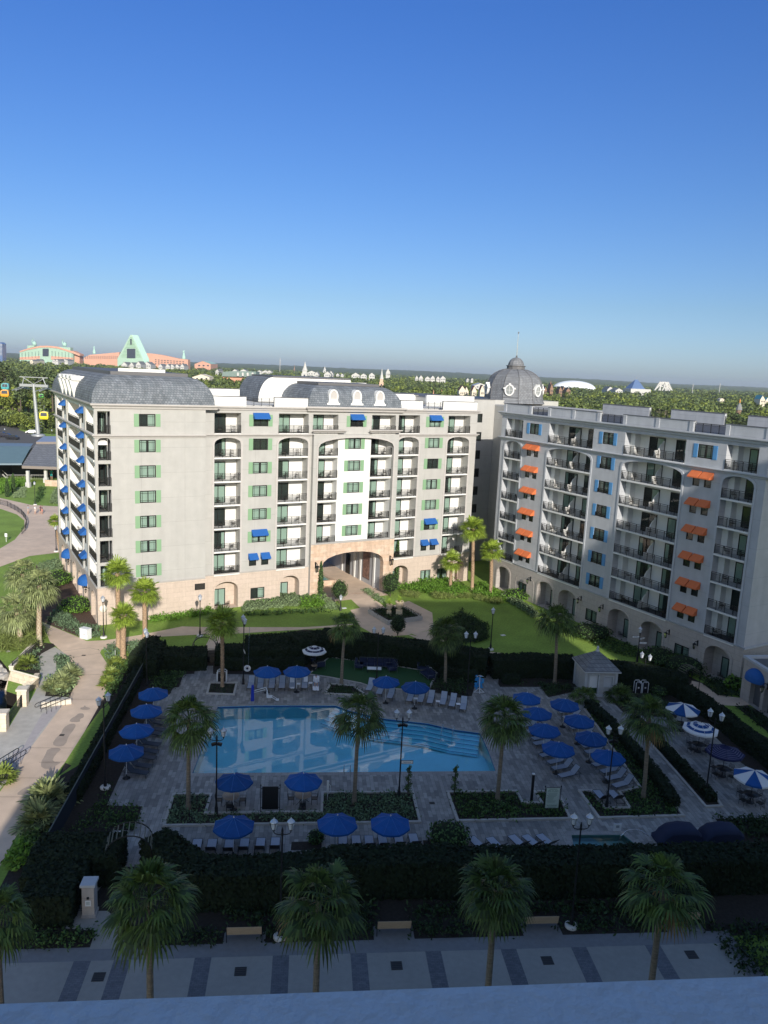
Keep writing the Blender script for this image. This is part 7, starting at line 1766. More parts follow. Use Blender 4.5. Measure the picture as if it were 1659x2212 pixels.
PALM_G=crown_mesh(21,[PALMS],26,5,80,.15,.4,.6,11)
PALM_Y=crown_mesh(22,[mat('yellow_palmetto',(.20,.26,.05),.6,isl=.3,trans=.3)],22,5,75,.1,.4,.6,9)
for i,(k,x,y,s,mm,l) in enumerate((('M',620,1270,1.3,PALM_G,'palmetto at the lower tip of the curved bed'),('M',760,1230,1.6,PALM_G,'broad palmetto in the middle of the curved bed'),('M',850,1130,1.5,PALM_G,'palmetto on the promenade side of the curved bed'),('M',720,1310,1.2,PALM_G,'palmetto beside the scrolled handrail'),('M',320,990,1.5,PALM_Y,'yellow green palmetto behind the sloping abutment'),('M',1390,1000,1.3,PALM_Y,'yellow palmetto below the short tan palm'),('M',1330,1120,1.2,PALM_Y,'yellow palmetto on the promenade edge, second from the tan palm'),('M',1290,1230,1.2,PALM_Y,'yellow palmetto on the promenade edge, third from the tan palm'),('E',290,400,2.2,PALM_G,'large fan palmetto at the lower promenade edge'),('E',230,520,1.8,PALM_G,'palmetto below the large fan palmetto'),('N',30,1640,1.6,PALM_Y,'yellow palmetto at the lower left corner steps'),('F',1190,450,1.1,PALM_G,'palmetto on the deck edge above the south hedge'),('C',555,790,1.6,CRD[1],'broad-leaved plant in front of the kiosk door'),('C',770,790,1.9,CRD[2],'tall banana-like plant right of the kiosk'))):
    fanshrub(g(k,x,y),s,l,mm)
# lime plants in the urns
for P,h,l in ((U1.location,1.4,'lime strappy plant in the left urn'),(U2.location,1.9,'lime strappy plant in the right urn')):
    pos=NR.normal(size=(70,3))*[.12,.12,.2]+[0,0,.3]; me=leafmesh('strappy_plant',pos,.55,[LEAFL],None,None,-.8,.12); o=link('strappy_plant',me,None,(P.x,P.y,.44+h)); tag(o,l,'plant')
cover([RBED[0]+Vector((cos(RBED[1]+pi/4+k*pi/2),sin(RBED[1]+pi/4+k*pi/2),0))*RBED[2]*.58 for k in range(4)],10,.3,.2,LEAFD,'dark low flowers filling the raised bed').location.z=.42
# rocks on the bank
rk=mat('bank_rock',(.36,.34,.31),.9,var=.25,scale=1.5,bump=.5,bscale=5)
for i in range(46):
    x=rnd.uniform(-40,170); y=rnd.uniform(870,1110)
    if y>1110-(x)*.3+20 and x>60: continue
    P=g('M',x,y,-.6); b=MB(); s=rnd.uniform(.35,.7)
    b.lathe([(.01,-.5)]+[(sin(pi*j/6)*(1+.0),-.5*cos(pi*j/6)) for j in range(1,6)]+[(.01,.5)],(0,0,0),8,0,False)
    b.v=[tuple(Vector(v)*s*(1+.28*sin(v[0]*5+i)+.2*cos(v[1]*4+i*2))) for v in b.v]
    o=b.build('boulder',rk,None,(P.x,P.y,-.75+.006*(y<960)*(960-y)+.1*rnd.random()),rnd.uniform(0,6)); tag(o,'pale grey boulder in the rock bank at the lake edge','boulder','boulders of the lake bank')
# ================================================================ BACKGROUND
def crown_pos(rs,n,rx,rz,k=9,flat=.75):
    cs=rs.normal(size=(k,3)); cs/=np.linalg.norm(cs,axis=1,keepdims=True); cs*=[rx*.6,rx*.6,rz*.55]; rr=rs.uniform(.38,.6,k)
    idx=rs.randint(0,k,n); v=rs.normal(size=(n,3)); v/=np.linalg.norm(v,axis=1,keepdims=True)
    return cs[idx]+v*(rr[idx]*rs.uniform(.8,1.05,n))[:,None]*[rx,rx,rz*flat], v
def tree_proto(seed,kind):
    rs=np.random.RandomState(seed)
    if kind=='oak': n,rx,rz,h,m=620,4.6,4.4,12,LEAFT[0]
    elif kind=='fresh': n,rx,rz,h,m=560,4.4,3.9,11,LEAFT[2]
    elif kind=='pine': n,rx,rz,h,m=520,3.3,5.2,19,LEAFT[1]
    else: n,rx,rz,h,m=420,4.2,4.2,12,LEAFT[3]
    pos,v=crown_pos(rs,n,rx,rz,11 if kind!='pine' else 14); pos[:,2]+=h-rz
    me=leafmesh('crown',pos,rs.uniform(.7,1.5,n)*(1 if kind!='bare' else .6),[m],v,None,.5,.65,rs)
    b=MB(); b.tube([(0,0,0),(.2,.1,h*.4),(0,0,h-rz)],[.45,.32,.22],6,0)
    for a in range(5): b.tube([(0,0,h-rz*1.6),(rx*.5*cos(a*1.3),rx*.5*sin(a*1.3),h-rz*.8)],[.18,.05],4,0)
    return me,b.mesh('trunk',[WOODB]),h
PRO={k:[tree_proto(i*7+j,k) for j in range(2 if k!='bare' else 1)] for i,k in enumerate(('oak','fresh','pine','bare'))}
def clear(x,y):
    s,t=toW(Vector((x,y,0)))
    if -12<s<95 and -60<t<48: return False
    if y<360 and x<-30: return False
    return True
rs=np.random.RandomState(9); TN=0
SAY={'oak':'rounded dark green oak','fresh':'fresh yellow green broadleaf tree','pine':'tall ragged pine','bare':'pinkish brown nearly bare tree'}
def add_tree(x,y,s,kind,label,grp):
    me,tr,h=PRO[kind][rs.randint(len(PRO[kind]))]
    r=thing('pine_tree' if kind=='pine' else 'broadleaf_tree',label,'tree',(x,y,0),rs.uniform(0,6),grp,s)
    link('crown',me,r); link('trunk',tr,r)
pl=[]
# left belt beyond the car park
for i in range(95):
    Y=rs.uniform(352,520); u=rs.uniform(-.56,-.40); pl.append((u*Y,Y,rs.choice(['oak','pine','fresh','pine','oak']),'beyond the gondola tower'))
for i in range(205):
    Y=rs.uniform(250,560); u=rs.uniform(.10,.56); pl.append((u*Y,Y,rs.choice(['oak','oak','fresh','fresh','oak','bare' if 0.3<u<.42 else 'oak']),'beyond the grey wing roof'))
pl=[p for p in pl if clear(p[0],p[1]) and not(p[3][-4:]=='roof' and p[1]<250)][:300]
for x,y,k,w in pl:
    s=rs.uniform(.85,1.45)*(1.1 if k=='pine' else 1.15)
    add_tree(x,y,s,k,f'{SAY[k]} in the wood {w}',f'{k} trees {w}')
# hedge-like bushes directly behind the road on the left
bushm=[leafmesh('shrub',*(lambda q:(q[0]+[0,0,2.6],rs.uniform(.6,1.1,420)))(crown_pos(rs,420,3.6,3.0,9)),[LEAFT[j]],None,None,.5,.65,rs) for j in (0,2)]
for i in range(46):
    u=-.60+.22*i/46; Y=rs.uniform(326,350); o=link('shrub',bushm[i%2],None,(u*Y,Y,0),rs.uniform(0,6),rs.uniform(1.0,1.5)); tag(o,'dense green shrub in the tall row behind the car park road','shrub','shrubs behind the car park road')
for i,(x,y) in enumerate(((495,830),(800,940),(760,930),(880,950),(960,950),(420,880))):
    P=g('U',x,y); o=link('shrub',bushm[0],None,(P.x,P.y,0),i,.45); tag(o,f'low dark shrub on the car park island, {ORD[i]} of the group','shrub','shrubs on the car park island')
# far-off wood: one object
def forest(name,specs,label):
    P=[];S=[];M_=[];Nn=[]
    for (n,Y0,Y1,q,rx,hmin,hmax,ls) in specs:
        Yr=np.sqrt(rs.uniform(Y0**2,Y1**2,n)); u=rs.uniform(-.60,.60,n)
        for Y,uu in zip(Yr,u):
            x=uu*Y
            if not clear(x,Y) or (uu<-.36 and Y<430): continue
            h=rs.uniform(hmin,hmax); r_=rx*rs.uniform(.7,1.3); k=rs.randint(0,8); mi=(0,0,0,2,1,1,0,2)[k]
            v=rs.normal(size=(q,3)); v/=np.linalg.norm(v,axis=1,keepdims=True); v[:,2]=np.abs(v[:,2])*1.0-.25
            pos=v*rs.uniform(.7,1.05,(q,1))*[r_,r_,r_*.8]+[x,Y,h-r_*.8]
            P.append(pos);S.append(rs.uniform(.7,1.4,q)*ls);M_.append(np.full(q,mi));Nn.append(v)
    P=np.concatenate(P); me=leafmesh(name,P,np.concatenate(S),LEAFT[:3],np.concatenate(Nn),np.concatenate(M_),.5,.7,rs)
    tag(link(name,me),label,'woodland',None,'stuff')
forest('far_woodland',[(1500,380,700,80,5.4,11,19,1.9),(4600,700,1500,36,6.8,11,19,3.0),(6500,1500,3400,14,10,9,17,7)],'wide green woodland reaching to the horizon')
# canopy sheet under and beyond
nx,ny=260,200; Yv=np.concatenate([np.linspace(400,1500,90),np.geomspace(1520,9000,110)]); V=[];F=[]
rs2=np.random.RandomState(4); ph=rs2.uniform(0,6,(12,)); 
for j,Y in enumerate(Yv):
    for i in range(nx):
        u=-.66+1.32*i/(nx-1); x=u*Y
        z=6.0+2.2*sin(x*.11+ph[0])*cos(Y*.07+ph[1])+1.6*rs2.normal()*(1 if Y<3000 else 1.6)
        far=min(1,max(0,(Y-2500)/4500)); z+=far*far*24*(1+.22*sin(u*9+1)+.1*sin(u*31))
        if Y<450: z=-1
        if not clear(x,Y): z=-3
        V.append((x,Y,z))
for j in range(len(Yv)-1):
    for i in range(nx-1): a=j*nx+i; F.append((a,a+1,a+nx+1,a+nx))
me=bpy.data.meshes.new('hills'); me.from_pydata(V,[],F); me.materials.append(mat('distant_canopy',(.075,.105,.038),.95,var=.45,scale=.05,detail=9,v2=.25,s2=.006)); tag(link('hills',me),kind='structure')
# ---- far buildings
CORAL=mat('coral_wall',(.56,.31,.22),.8,var=.05,scale=.05); TEAL=mat('pale_green_wall',(.33,.48,.38),.8,var=.04,scale=.05); TEALL=mat('light_green_roof',(.34,.54,.47),.7); DGL=mat('dark_window_glass',(.03,.04,.06),.3); CREAM=mat('cream_wall',(.66,.60,.48),.8); PINK=mat('salmon_wall',(.60,.30,.20),.8); FWHITE=mat('far_white_wall',(.50,.50,.48),.8); GROOF=mat('grey_green_roof',(.18,.24,.22),.8); SLATE=mat('grey_far_roof',(.20,.21,.21),.8); BRN=mat('brown_brick_far',(.26,.17,.12),.9,var=.2,scale=.3); GLB=mat('blue_glass_roof',(.10,.16,.30),.25,spec=.8)
def extr(b,prof,Y,dep,m,k='Y'):
    """outline given in crop pixels at depth Y, extruded away by dep metres"""
    f=[atd(k,x,y,Y) for x,y in prof]; bk=[p+Vector((0,dep,0)) for p in f]; n=len(f)
    b.add(f+bk,[tuple(range(n)),tuple(range(n,2*n))[::-1]]+[(i,(i+1)%n,n+(i+1)%n,n+i) for i in range(n)],m)
YS=2250
r=thing('resort_hotel','coral and green resort hotel with a curved roof and two bird statues at far left','hotel')
b=MB(); extr(b,[(213,380),(213,210),(300,182),(430,158),(520,158),(620,168),(700,190),(790,232),(790,380)],YS,30,0); extr(b,[(790,380),(790,205),(860,240),(860,380)],YS+10,25,1)
b.build('wall',[TEAL,CORAL],r)
b=MB(); extr(b,[(213,222),(213,208),(300,180),(430,152),(520,150),(620,160),(700,185),(800,215),(862,243),(862,262),(790,235),(700,204),(620,180),(520,168),(430,170),(300,196)],YS-1.5,30,0); b.build('roof',CORAL,r)
b=MB(); extr(b,[(213,300),(213,275),(430,262),(430,300)],YS-1,2,0); extr(b,[(550,300),(550,262),(790,280),(790,300)],YS-1,2,0); b.build('lower_storey',CORAL,r)
for i in range(16):
    x=235+i*36
    if 440<x<540: continue
    b=MB(); 
    for j in range(5):
        y=205+abs(x-500)*.09+j*14; extr(b,[(x,y),(x+5,y),(x+5,y+7),(x,y+7)],YS-1.8,.5,0)
    b.build('window',DGL,r)
b=MB(); extr(b,[(460,262),(460,182),(524,182),(524,262)],YS-2.5,1,0); b.build('glazed_bay',DGL,r)
b=MB(); extr(b,[(295,180),(295,148),(370,148),(370,162)],YS-1,20,0); extr(b,[(615,175),(615,160),(760,170),(760,215)],YS-1,20,0); b.build('statue_plinth',TEAL,r)
def bird(k,x,y,hpx,Y,label,fish=False):
    P=atd(k,x,y,Y); s=pxw(k,hpx,P); b=MB(); STM=[TEALL]
    if not fish:
        b.lathe([(.02,0),(.2,.06),(.3,.2),(.29,.36),(.2,.52),(.08,.62),(.01,.66)],(0.05,0,0),12,0); b.tube([(-.15,0,.3),(-.28,0,.55),(-.2,0,.85),(-.08,0,.97),(-.02,0,.88)],[.09,.07,.055,.06,.03],7,0); b.add([(.1,-.2,.2),(.34,0,.75),(.1,.2,.2)],[(0,1,2)],0)
    else:
        b.lathe([(.2,0),(.24,.1),(.2,.3),(.12,.55),(.07,.75)],(0,0,0),10,0); b.tube([(0,0,.7),(-.04,0,.85),(-.14,0,.95)],[.08,.1,.03],6,0); b.add([(-.2,0,.9),(.15,0,1.0),(0,0,.8)],[(0,1,2)],0)
    o=link('statue',b.mesh('statue',STM),None,P,0,s); tag(o,label,'statue')
bird('Y',368,152,80,YS+8,'left pale green bird statue on the far curved hotel'); bird('Y',695,163,80,YS+8,'right pale green bird statue on the far curved hotel')
bird('Y',1018,238,80,YS+40,'slim pale green statue left of the far pyramid',True); bird('Z',218,108,62,YS+40,'slim pale green statue at the right end of the coral hotel',True)
r=thing('pyramid_hotel','coral resort hotel with a big pale green pyramid in its middle','hotel')
b=MB(); 
apex=atd('Y',1415,33,YS+15); apx2=atd('Y',1490,38,YS+9); bl=atd('Y',1262,380,YS); br=atd('Y',1640,380,YS); b2=atd('Y',1640,380,YS+5)
bl=atd('Y',1268,292,YS); br=atd('Y',1545,292,YS); brr=atd('Y',1612,297,YS+9)
for p in (bl,br,brr): pass
b.add([bl,br,atd('Y',1408,33,YS),atd('Y',1425,33,YS),(bl.x,bl.y,0),(br.x,br.y,0)],[(0,1,3,2),(4,5,1,0)],0)
b.add([br,brr,apx2,atd('Y',1425,33,YS),(br.x,br.y,0),(brr.x,brr.y,0)],[(0,1,2,3),(4,5,1,0)],1)
b.build('pyramid',[TEAL,TEALL],r)
b=MB()
for j in range(15):
    y=60+j*15; w=(y-33)*.50
    if y<175: extr(b,[(1415-w*.9,y),(1415+w*.8,y),(1415+w*.8,y+5),(1415-w*.9,y+5)],YS-.8,.5,0)
    else: extr(b,[(1415-w*.95,y),(1365,y),(1365,y+4),(1415-w*.95,y+4)],YS-.8,.5,0); extr(b,[(1468,y),(1415+w*.9,y),(1415+w*.9,y+4),(1468,y+4)],YS-.8,.5,0)
extr(b,[(1406,75),(1422,75),(1422,140),(1406,140)],YS-1.2,.5,1)
b.build('ledge_band',[mat('dark_green_band',(.16,.30,.18),.8),DGL],r)  # ledge bands in a darker green than the pyramid face
b=MB(); extr(b,[(1370,285),(1370,182),(1462,182),(1462,285)],YS-1.4,.6,0); b.build('glazed_bay',DGL,r)
b=MB(); extr(b,[(905,380),(905,280),(970,248),(1100,238),(1290,220),(1290,380)],YS+10,25,0); extr(b,[(-10,200),(-10,68),(60,78),(180,104),(248,112),(248,200)],YS+10,25,0,'Z'); extr(b,[(-150,200),(-150,60),(-10,68),(-10,200)],YS+12,25,0,'Z'); b.build('wing',CORAL,r)
b=MB()
for j in range(3):
    for i in range(18): x=920+i*20; y=262+j*12; extr(b,[(x,y),(x+8,y),(x+8,y+5),(x,y+5)],YS+9,.5,0)
    for i in range(10): x=10+i*22; y=110+j*14+i*1.5; extr(b,[(x,y),(x+10,y),(x+10,y+6),(x,y+6)],YS+9,.5,0,'Z')
b.build('window_row',DGL,r)
r=thing('glass_tower','slim blue grey glass tower at the left edge of the horizon','tower'); b=MB(); extr(b,[(-60,380),(-60,120),(0,112),(24,130),(28,380)],YS-300,20,0)
b.build('wall',GLB,r); b=MB()
for j in range(9): extr(b,[(-55,135+j*14),(22,135+j*14),(22,139+j*14),(-55,139+j*14)],YS-301,.5,0)
b.build('floor_band',FWHITE,r)
def gable(k,x0,x1,yt,yb,Y,dep,label,wall=FWHITE,roof=SLATE,side=False,n=1,name='white_house',cat='house'):
    d=ray(k,(x0+x1)/2,yb); Y=min(max(d.y*(14.5-H)/d.z if d.z<0 else 3000,200),3200); dep*=Y/1000 if Y>1000 else 1
    w0=(x1-x0)/n; YY=Y; yt0=yt; rg=random.Random(int(x0+yt))
    for i in range(n):
        r=thing(name,label if n==1 else f'{ORD[i]} unit of the {label}',cat,group=None if n==1 else label); b=MB(); c=MB()
        w=w0*rg.uniform(.55,1.15); a=x0+i*w0+rg.uniform(-.2,.2)*w0; e=a+w; yt=yt0+(yb-yt0)*(rg.uniform(0,.3) if n>1 else 0); Y=YY+(rg.uniform(-25,25) if n>1 else 0)+i*.5; m=(a+e)/2; ym=yt+(yb-yt)*.45
        p=[atd(k,a+w*.04,ym,Y),atd(k,m,yt,Y),atd(k,e-w*.04,ym,Y)]; q=[v+Vector((0,dep,0)) for v in p]
        lo=[Vector((v.x,v.y,0)) for v in (p[0],p[2],q[2],q[0])]
        b.add([lo[0],lo[1],p[2],p[1],p[0],lo[2],lo[3],q[0],q[1],q[2]],[(0,1,2,3,4),(1,5,9,2),(5,6,7,8,9),(6,0,4,7)],0)
        e_=Vector((0,-.5,.3)); c.add([p[0]+e_,p[1]+e_,q[1]+e_,q[0]+e_],[(0,1,2,3)],0); c.add([p[1]+e_,p[2]+e_,q[2]+e_,q[1]+e_],[(0,1,2,3)],0)
        for f in (.3,.55,.8):
            yy=ym+(yb-ym)*.25; xx=a+w*f-w*.05; b.add([atd(k,xx,yy,Y-.3),atd(k,xx+w*.1,yy,Y-.3),atd(k,xx+w*.1,yy+(yb-ym)*.35,Y-.3),atd(k,xx,yy+(yb-ym)*.35,Y-.3)],[(0,1,2,3)],1)
        b.build('wall',[wall,DGL],r); c.build('roof',roof,r)
for a in (('Y',325,415,285,335,1150,20,'white and yellow gabled houses below the far curved hotel',CREAM,SLATE,False,2),
 ('Y',560,750,292,335,1150,20,'row of small white gables right of the far curved hotel',FWHITE,SLATE,False,5),
 ('Y',828,915,283,312,1200,20,'small white block between the two far coral hotels',FWHITE,SLATE,False,2),
 ('Y',1060,1300,285,330,1100,20,'long white gabled block under the left side of the pyramid',FWHITE,SLATE,False,4),
 ('Y',1300,1640,315,392,950,22,'white gabled resort block in front of the pyramid',FWHITE,SLATE,False,4),
 ('Z',40,230,135,180,1200,22,'white houses below the right end of the coral hotel',FWHITE,SLATE,False,5),
 ('Z',250,455,122,170,1400,40,'long low coral hall with pale roof',CORAL,TEALL,False,1),
 ('Z',440,500,178,210,1000,15,'white house group left of the green mansard block',FWHITE,SLATE,False,2),
 ('Z',285,490,218,262,600,18,'long low cream wall block behind the slate mansard',CREAM,CREAM,False,1),
 ('Z',570,660,172,205,1000,15,'white house with cupola behind the green mansard block',FWHITE,SLATE,False,2),
 ('Z',745,860,180,212,1100,15,'small scattered white houses in the trees right of the mansard block',FWHITE,SLATE,False,3),
 ('Z',1170,1315,188,238,1000,22,'big white gabled hall behind the centre mansard',FWHITE,SLATE,False,3),
 ('Z',1110,1180,192,225,1050,15,'white house beside the white bell tower',FWHITE,SLATE,False,1),
 ('Z',1310,1380,208,235,1050,15,'low white house right of the big gabled hall',FWHITE,SLATE,False,2),
 ('Z',1430,1610,205,245,1050,20,'grey roofed long house left of the pink clock tower',FWHITE,SLATE,False,3),
 ('H',1003,1030,82,130,1200,14,'tall white barn-like house right of the clock tower',FWHITE,SLATE,False,1),
 ('H',1160,1330,118,150,1500,20,'scattered white houses on the wooded horizon',FWHITE,SLATE,False,6),
 ('H',1400,1545,160,235,480,14,'cream and terracotta village houses left of the slate dome',CREAM,mat('terracotta_far_roof',(.38,.16,.10),.8),False,4),
 ('S',140,285,622,680,620,30,'long pale roofed hall left of the dome',FWHITE,mat('pale_hall_roof',(.50,.54,.60),.6),False,1),
 ('S',60,150,560,600,1400,15,'white twin gables in the wood left of the dome',FWHITE,SLATE,False,2),
 ('AA',90,250,235,300,900,25,'white low building left of the glass pyramid',FWHITE,SLATE,False,2),
 ('AA',1200,1270,352,372,500,8,'small cream roof among the right trees',CREAM,CREAM,False,1),
 ('AA',1570,1700,320,410,420,14,'turquoise and cream fairground-like building at the right edge',CREAM,mat('turquoise_roof',(.12,.45,.50),.6),False,2)):
    gable(*a)
# green mansard building
r=thing('mansard_block','salmon building with green mansard roof and small white dormers behind the slate roofs','building')
b=MB(); extr(b,[(497,330),(497,228),(735,240),(735,330)],900,25,0,'Z'); b.build('wall',PINK,r); b=MB(); extr(b,[(490,232),(500,200),(560,195),(735,198),(742,240)],897,25,0,'Z'); b.build('roof',GROOF,r)
for i in range(4): b=MB(); x=600+i*35; extr(b,[(x,230),(x,210),(x+7,203),(x+14,210),(x+14,230)],895,2,0,'Z'); b.build('dormer',FWHITE,r)
# towers
def spire(k,x,yt,yb,w,Y,label,wall,cap,name='bell_tower',steps=3):
    d=ray(k,x,yb); Y=min(max(d.y*(14.5-H)/d.z if d.z<0 else 3000,200),3200)
    r=thing(name,label,'tower'); P=atd(k,x,yb,Y); W_=pxw(k,w,P); zt=atd(k,x,yt,Y).z; z1=zt*.62; b=MB()
    b.box(-W_/2,W_/2,-W_/2,W_/2,0,z1*.8,0); b.box(-W_*.38,W_*.38,-W_*.38,W_*.38,z1*.8,z1,0); b.box(-W_*.55,W_*.55,-W_*.55,W_*.55,z1*.78,z1*.81,0); b.box(-W_*.15,W_*.15,-W_/2-.05,-W_/2+.0,z1*.6,z1*.72,1); b.build('wall',[wall,DGL],r)
    b=MB(); b.lathe([(W_*.5,z1),(W_*.3,z1+(zt-z1)*.3),(.05,zt)],(0,0,0),8,0,False); b.build('spire',cap,r); r.location=(P.x,P.y,0)
spire('Z',1088,125,235,42,950,'white stepped bell tower behind the centre mansard',FWHITE,FWHITE); spire('Z',1162,205,245,18,900,'small white cupola right of the bell tower',FWHITE,FWHITE,'cupola'); spire('Z',1640,175,290,30,560,'pink and white clock tower with pointed roof',mat('pale_pink_wall',(.62,.42,.30),.8),FWHITE,'clock_tower'); spire('Z',1232,160,190,22,1000,'cupola on the big gabled hall',FWHITE,FWHITE,'cupola'); spire('Z',1014,150,180,9,1300,'thin brown tower on the wooded horizon',BRN,BRN,'chimney_tower')
spire('H',1262,195,225,14,420,'small red pointed turret behind the roof, left one',CREAM,PINK,'turret'); spire('H',1306,195,225,10,420,'small red pointed turret behind the roof, right one',CREAM,PINK,'turret')
spire('S',962,595,740,26,620,'brown brick turret right of the slate dome',BRN,PINK,'turret')
gable('S',905,1015,625,740,600,16,'brown brick manor with pitched roofs right of the slate dome',BRN,mat('manor_roof',(.22,.15,.12),.8),False,2,'brick_manor','building')
gable('S',1060,1190,655,740,640,16,'long rocky brown roofs beside the white dome roof',BRN,mat('rock_roof',(.25,.18,.13),.9),False,3,'brick_manor','building')
# white shallow dome roof
r=thing('domed_hall','wide hall with a shallow white domed roof on the right horizon','hall')
P=atd('S',1225,690,1500); W_=pxw('S',235,P); zt=atd('S',1200,592,1500).z; zb=atd('S',1225,690,1500).z
b=MB(); b.lathe([(W_*cos(R(8*i)),zb*.95+(zt-zb*.95)*sin(R(8*i))**.9) for i in range(0,12)],(0,0,0),32,0); b.build('roof',mat('white_dome_roof',(.66,.70,.74),.5),r); b=MB(); b.lathe([(W_,0),(W_,zb*.95)],(0,0,0),32,0); b.build('wall',FWHITE,r); r.location=(P.x,P.y,0); r.scale=(1,.5,1)
# glass pyramid pavilion
r=thing('glass_pavilion','white pavilion with a blue glass pyramid roof among the right trees','pavilion')
P=atd('AA',365,320,1180); W_=pxw('AA',112,P); z0=atd('AA',365,258,1180).z; zt=atd('AA',365,168,1180).z
b=MB(); b.box(-W_,W_,-W_*.6,W_*.6,0,z0,0); b.build('wall',FWHITE,r); b=MB(); q=W_*.86; b.add([(-q,-q*.6,z0),(q,-q*.6,z0-6),(q,q*.6,z0),(-q,q*.6,z0),(-.3*q,0,zt),(0,0,zt)],[(0,1,5,4),(1,2,5),(2,3,4,5),(3,0,4)],0); b.build('roof',GLB,r); b=MB(); b.tube([(-.15*q,0,zt),(-.15*q,0,zt+4)],.2,4,0); b.build('mast',FWHITE,r); r.location=(P.x,P.y,0); r.rotation_euler=(0,0,.3)
r=thing('spider_frame','white tent-like frame of slanting beams above the right woods','structure')
P=atd('AA',628,265,2000); s=pxw('AA',1,P); zt=atd('AA',628,190,2000).z; zb=atd('AA',628,265,2000).z; b=MB()
for dx,tx in ((-85,-35),(-85,-10),(-30,-38),(25,-10),(-45,-5),(35,40),(85,10),(85,40),(20,38),(-10,30),(60,5)): b.tube([(dx*s,-3,zb-3),(tx*s,0,zt)],2.2,4,0)
b.tube([(-40*s,0,zt-2),(42*s,0,zt-2)],2.2,4,0); b.tube([(-35*s,0,zt-12),(35*s,0,zt-12)],1.8,4,0); b.build('beams',FWHITE,r); r.location=(P.x,P.y,0)
r=thing('lantern_turret','dark slate roofed turret with orange tip in the right trees','turret'); P=atd('AA',1378,430,560); s=pxw('AA',1,P); zt=atd('AA',1378,355,560).z; b=MB(); b.lathe([(25*s,zt-8*1),(28*s,zt-12),(28*s,0)],(0,0,0),8,1,False); b.lathe([(33*s,zt-8),(22*s,zt-5),(5*s,zt-3)],(0,0,0),8,0,False); b.lathe([(5*s,zt-3),(6*s,zt-1.5),(1*s,zt)],(0,0,0),6,2,False); b.build('roof',[SLATE,BRN,mat('orange_tip',(.6,.25,.06),.6)],r); r.location=(P.x,P.y,0)
for k,x,y0,y1,l in (('AA',918,210,268,'thin white mast on the right horizon'),('AA',1185,205,250,'thin white mast with tilted top near the right edge'),('Z',910,102,148,'faint thin antenna above the wooded horizon')):
    P=atd(k,x,y1,2200); b=MB(); b.tube([(0,0,0),(0,0,atd(k,x,y0,2200).z)],.9,4,0); o=b.build('mast',FWHITE,None,(P.x,P.y,0)); tag(o,l,'mast')
# ---- gondola tower, cabins, station
P=g('U',690,990); r=thing('gondola_tower','grey steel gondola lift tower on a round footing by the car park','tower',(P.x,P.y,0))
zt=hz('U',630,60,P); k=P.y/1680/ (.18083*.6636)**-1 if False else None
b=MB(); b.tube([(0,0,0),(-.6,0,zt*.5),(-1.2,0,zt)],[.85,.68,.5],14,0); b.lathe([(2.6,0),(2.6,.5),(1.6,.9)],(0,0,0),16,0); b.build('mast',mat('galvanised_steel',(.36,.38,.39),.5,metal=.4),r); GST=bpy.data.materials['galvanised_steel']
b=MB(); b.box(-6.5,4.5,-.4,.4,zt-1.0,zt,0); 
for sx in (-5.5,3.5):
    b.tube([(sx,0,zt),(sx*.8-.3,0,zt+2.6)],.22,4,0); 
    for dy in (-5,-2.5,0,2.5,5): b.lathe([(.5,-.1),(.5,.1)],(sx,dy,zt-1.6-abs(dy)*.12),8,0)
    b.tube([(sx-.7,-7,zt-2.4),(sx-.7,0,zt-1.2),(sx-.7,7,zt-2.4)],.2,4,0); b.tube([(sx+.7,-7,zt-2.4),(sx+.7,0,zt-1.2),(sx+.7,7,zt-2.4)],.2,4,0)
b.box(-6.5,4.5,-.12,.12,zt+2.5,zt+2.8,0); b.tube([(-5.5,0,zt+2.6),(-1.2,0,zt),(3.5,0,zt+2.6)],.16,4,0); b.build('crossarm',GST,r)
b=MB()
for i in range(14): b.box(.75,1.5,-.3,.3,2+i*1.1,2.06+i*1.1,0)
b.build('ladder',GST,r)
def cabin(k,x,y,wpx,col,label,Y):
    P=atd(k,x,y,Y); r=thing('gondola_cabin',label,'gondola',P,.2); m=mat(label.split()[0]+'_gondola_paint',col,.35,spec=.6)
    s=pxw(k,wpx,P)/2.6; r.scale=(s,)*3; b=MB(); prof=[(.80,-1.0),(1.02,-.75),(1.1,-.3),(1.08,.35),(.92,.85),(.6,1.0)]
    n=4
    def sec(w,z): return [(-w,-.8*w,z),(w,-.8*w,z),(w,.8*w,z),(-w,.8*w,z)]
    V=[p for w,z in prof for p in sec(w,z)]
    b.add(V,[(i*4+j,i*4+(j+1)%4,(i+1)*4+(j+1)%4,(i+1)*4+j) for i in range(5) for j in range(4)]+[(20,21,22,23),(3,2,1,0)],0); b.build('body',m,r)
    b=MB()
    for ang in range(4):
        M_=Matrix.Rotation(ang*pi/2,4,'Z'); d_=.94 if ang%2==0 else 1.16; w=.82 if ang%2==0 else .62; b.add([M_@Vector(p) for p in ((-w,-d_,-.15),(w,-d_,-.15),(w*.9,-d_+.09,.72),(-w*.9,-d_+.09,.72))],[(0,1,2,3)],0)
    b.build('window',DGL,r); b=MB(); b.tube([(0,0,1.0),(.25,0,1.4),(-.1,0,1.9),(0,0,2.6)],.05,5,0); b.box(-.5,.5,-.3,.3,1.0,1.08,0); b.build('hanger',GST,r)
cabin('U',800,620,180,(.75,.58,.03),'yellow gondola cabin hanging beside the lift tower',172); cabin('U',95,220,165,(.72,.32,.03),'orange gondola cabin at the left edge',188); cabin('U',100,98,148,(.06,.33,.36),'teal gondola cabin above the orange one',205); cabin('U',745,270,92,(.12,.50,.08),'green gondola cabin behind the lift tower',320)
r=thing('gondola_station','gondola station with slate and blue grey metal roofs on pale columns','station')
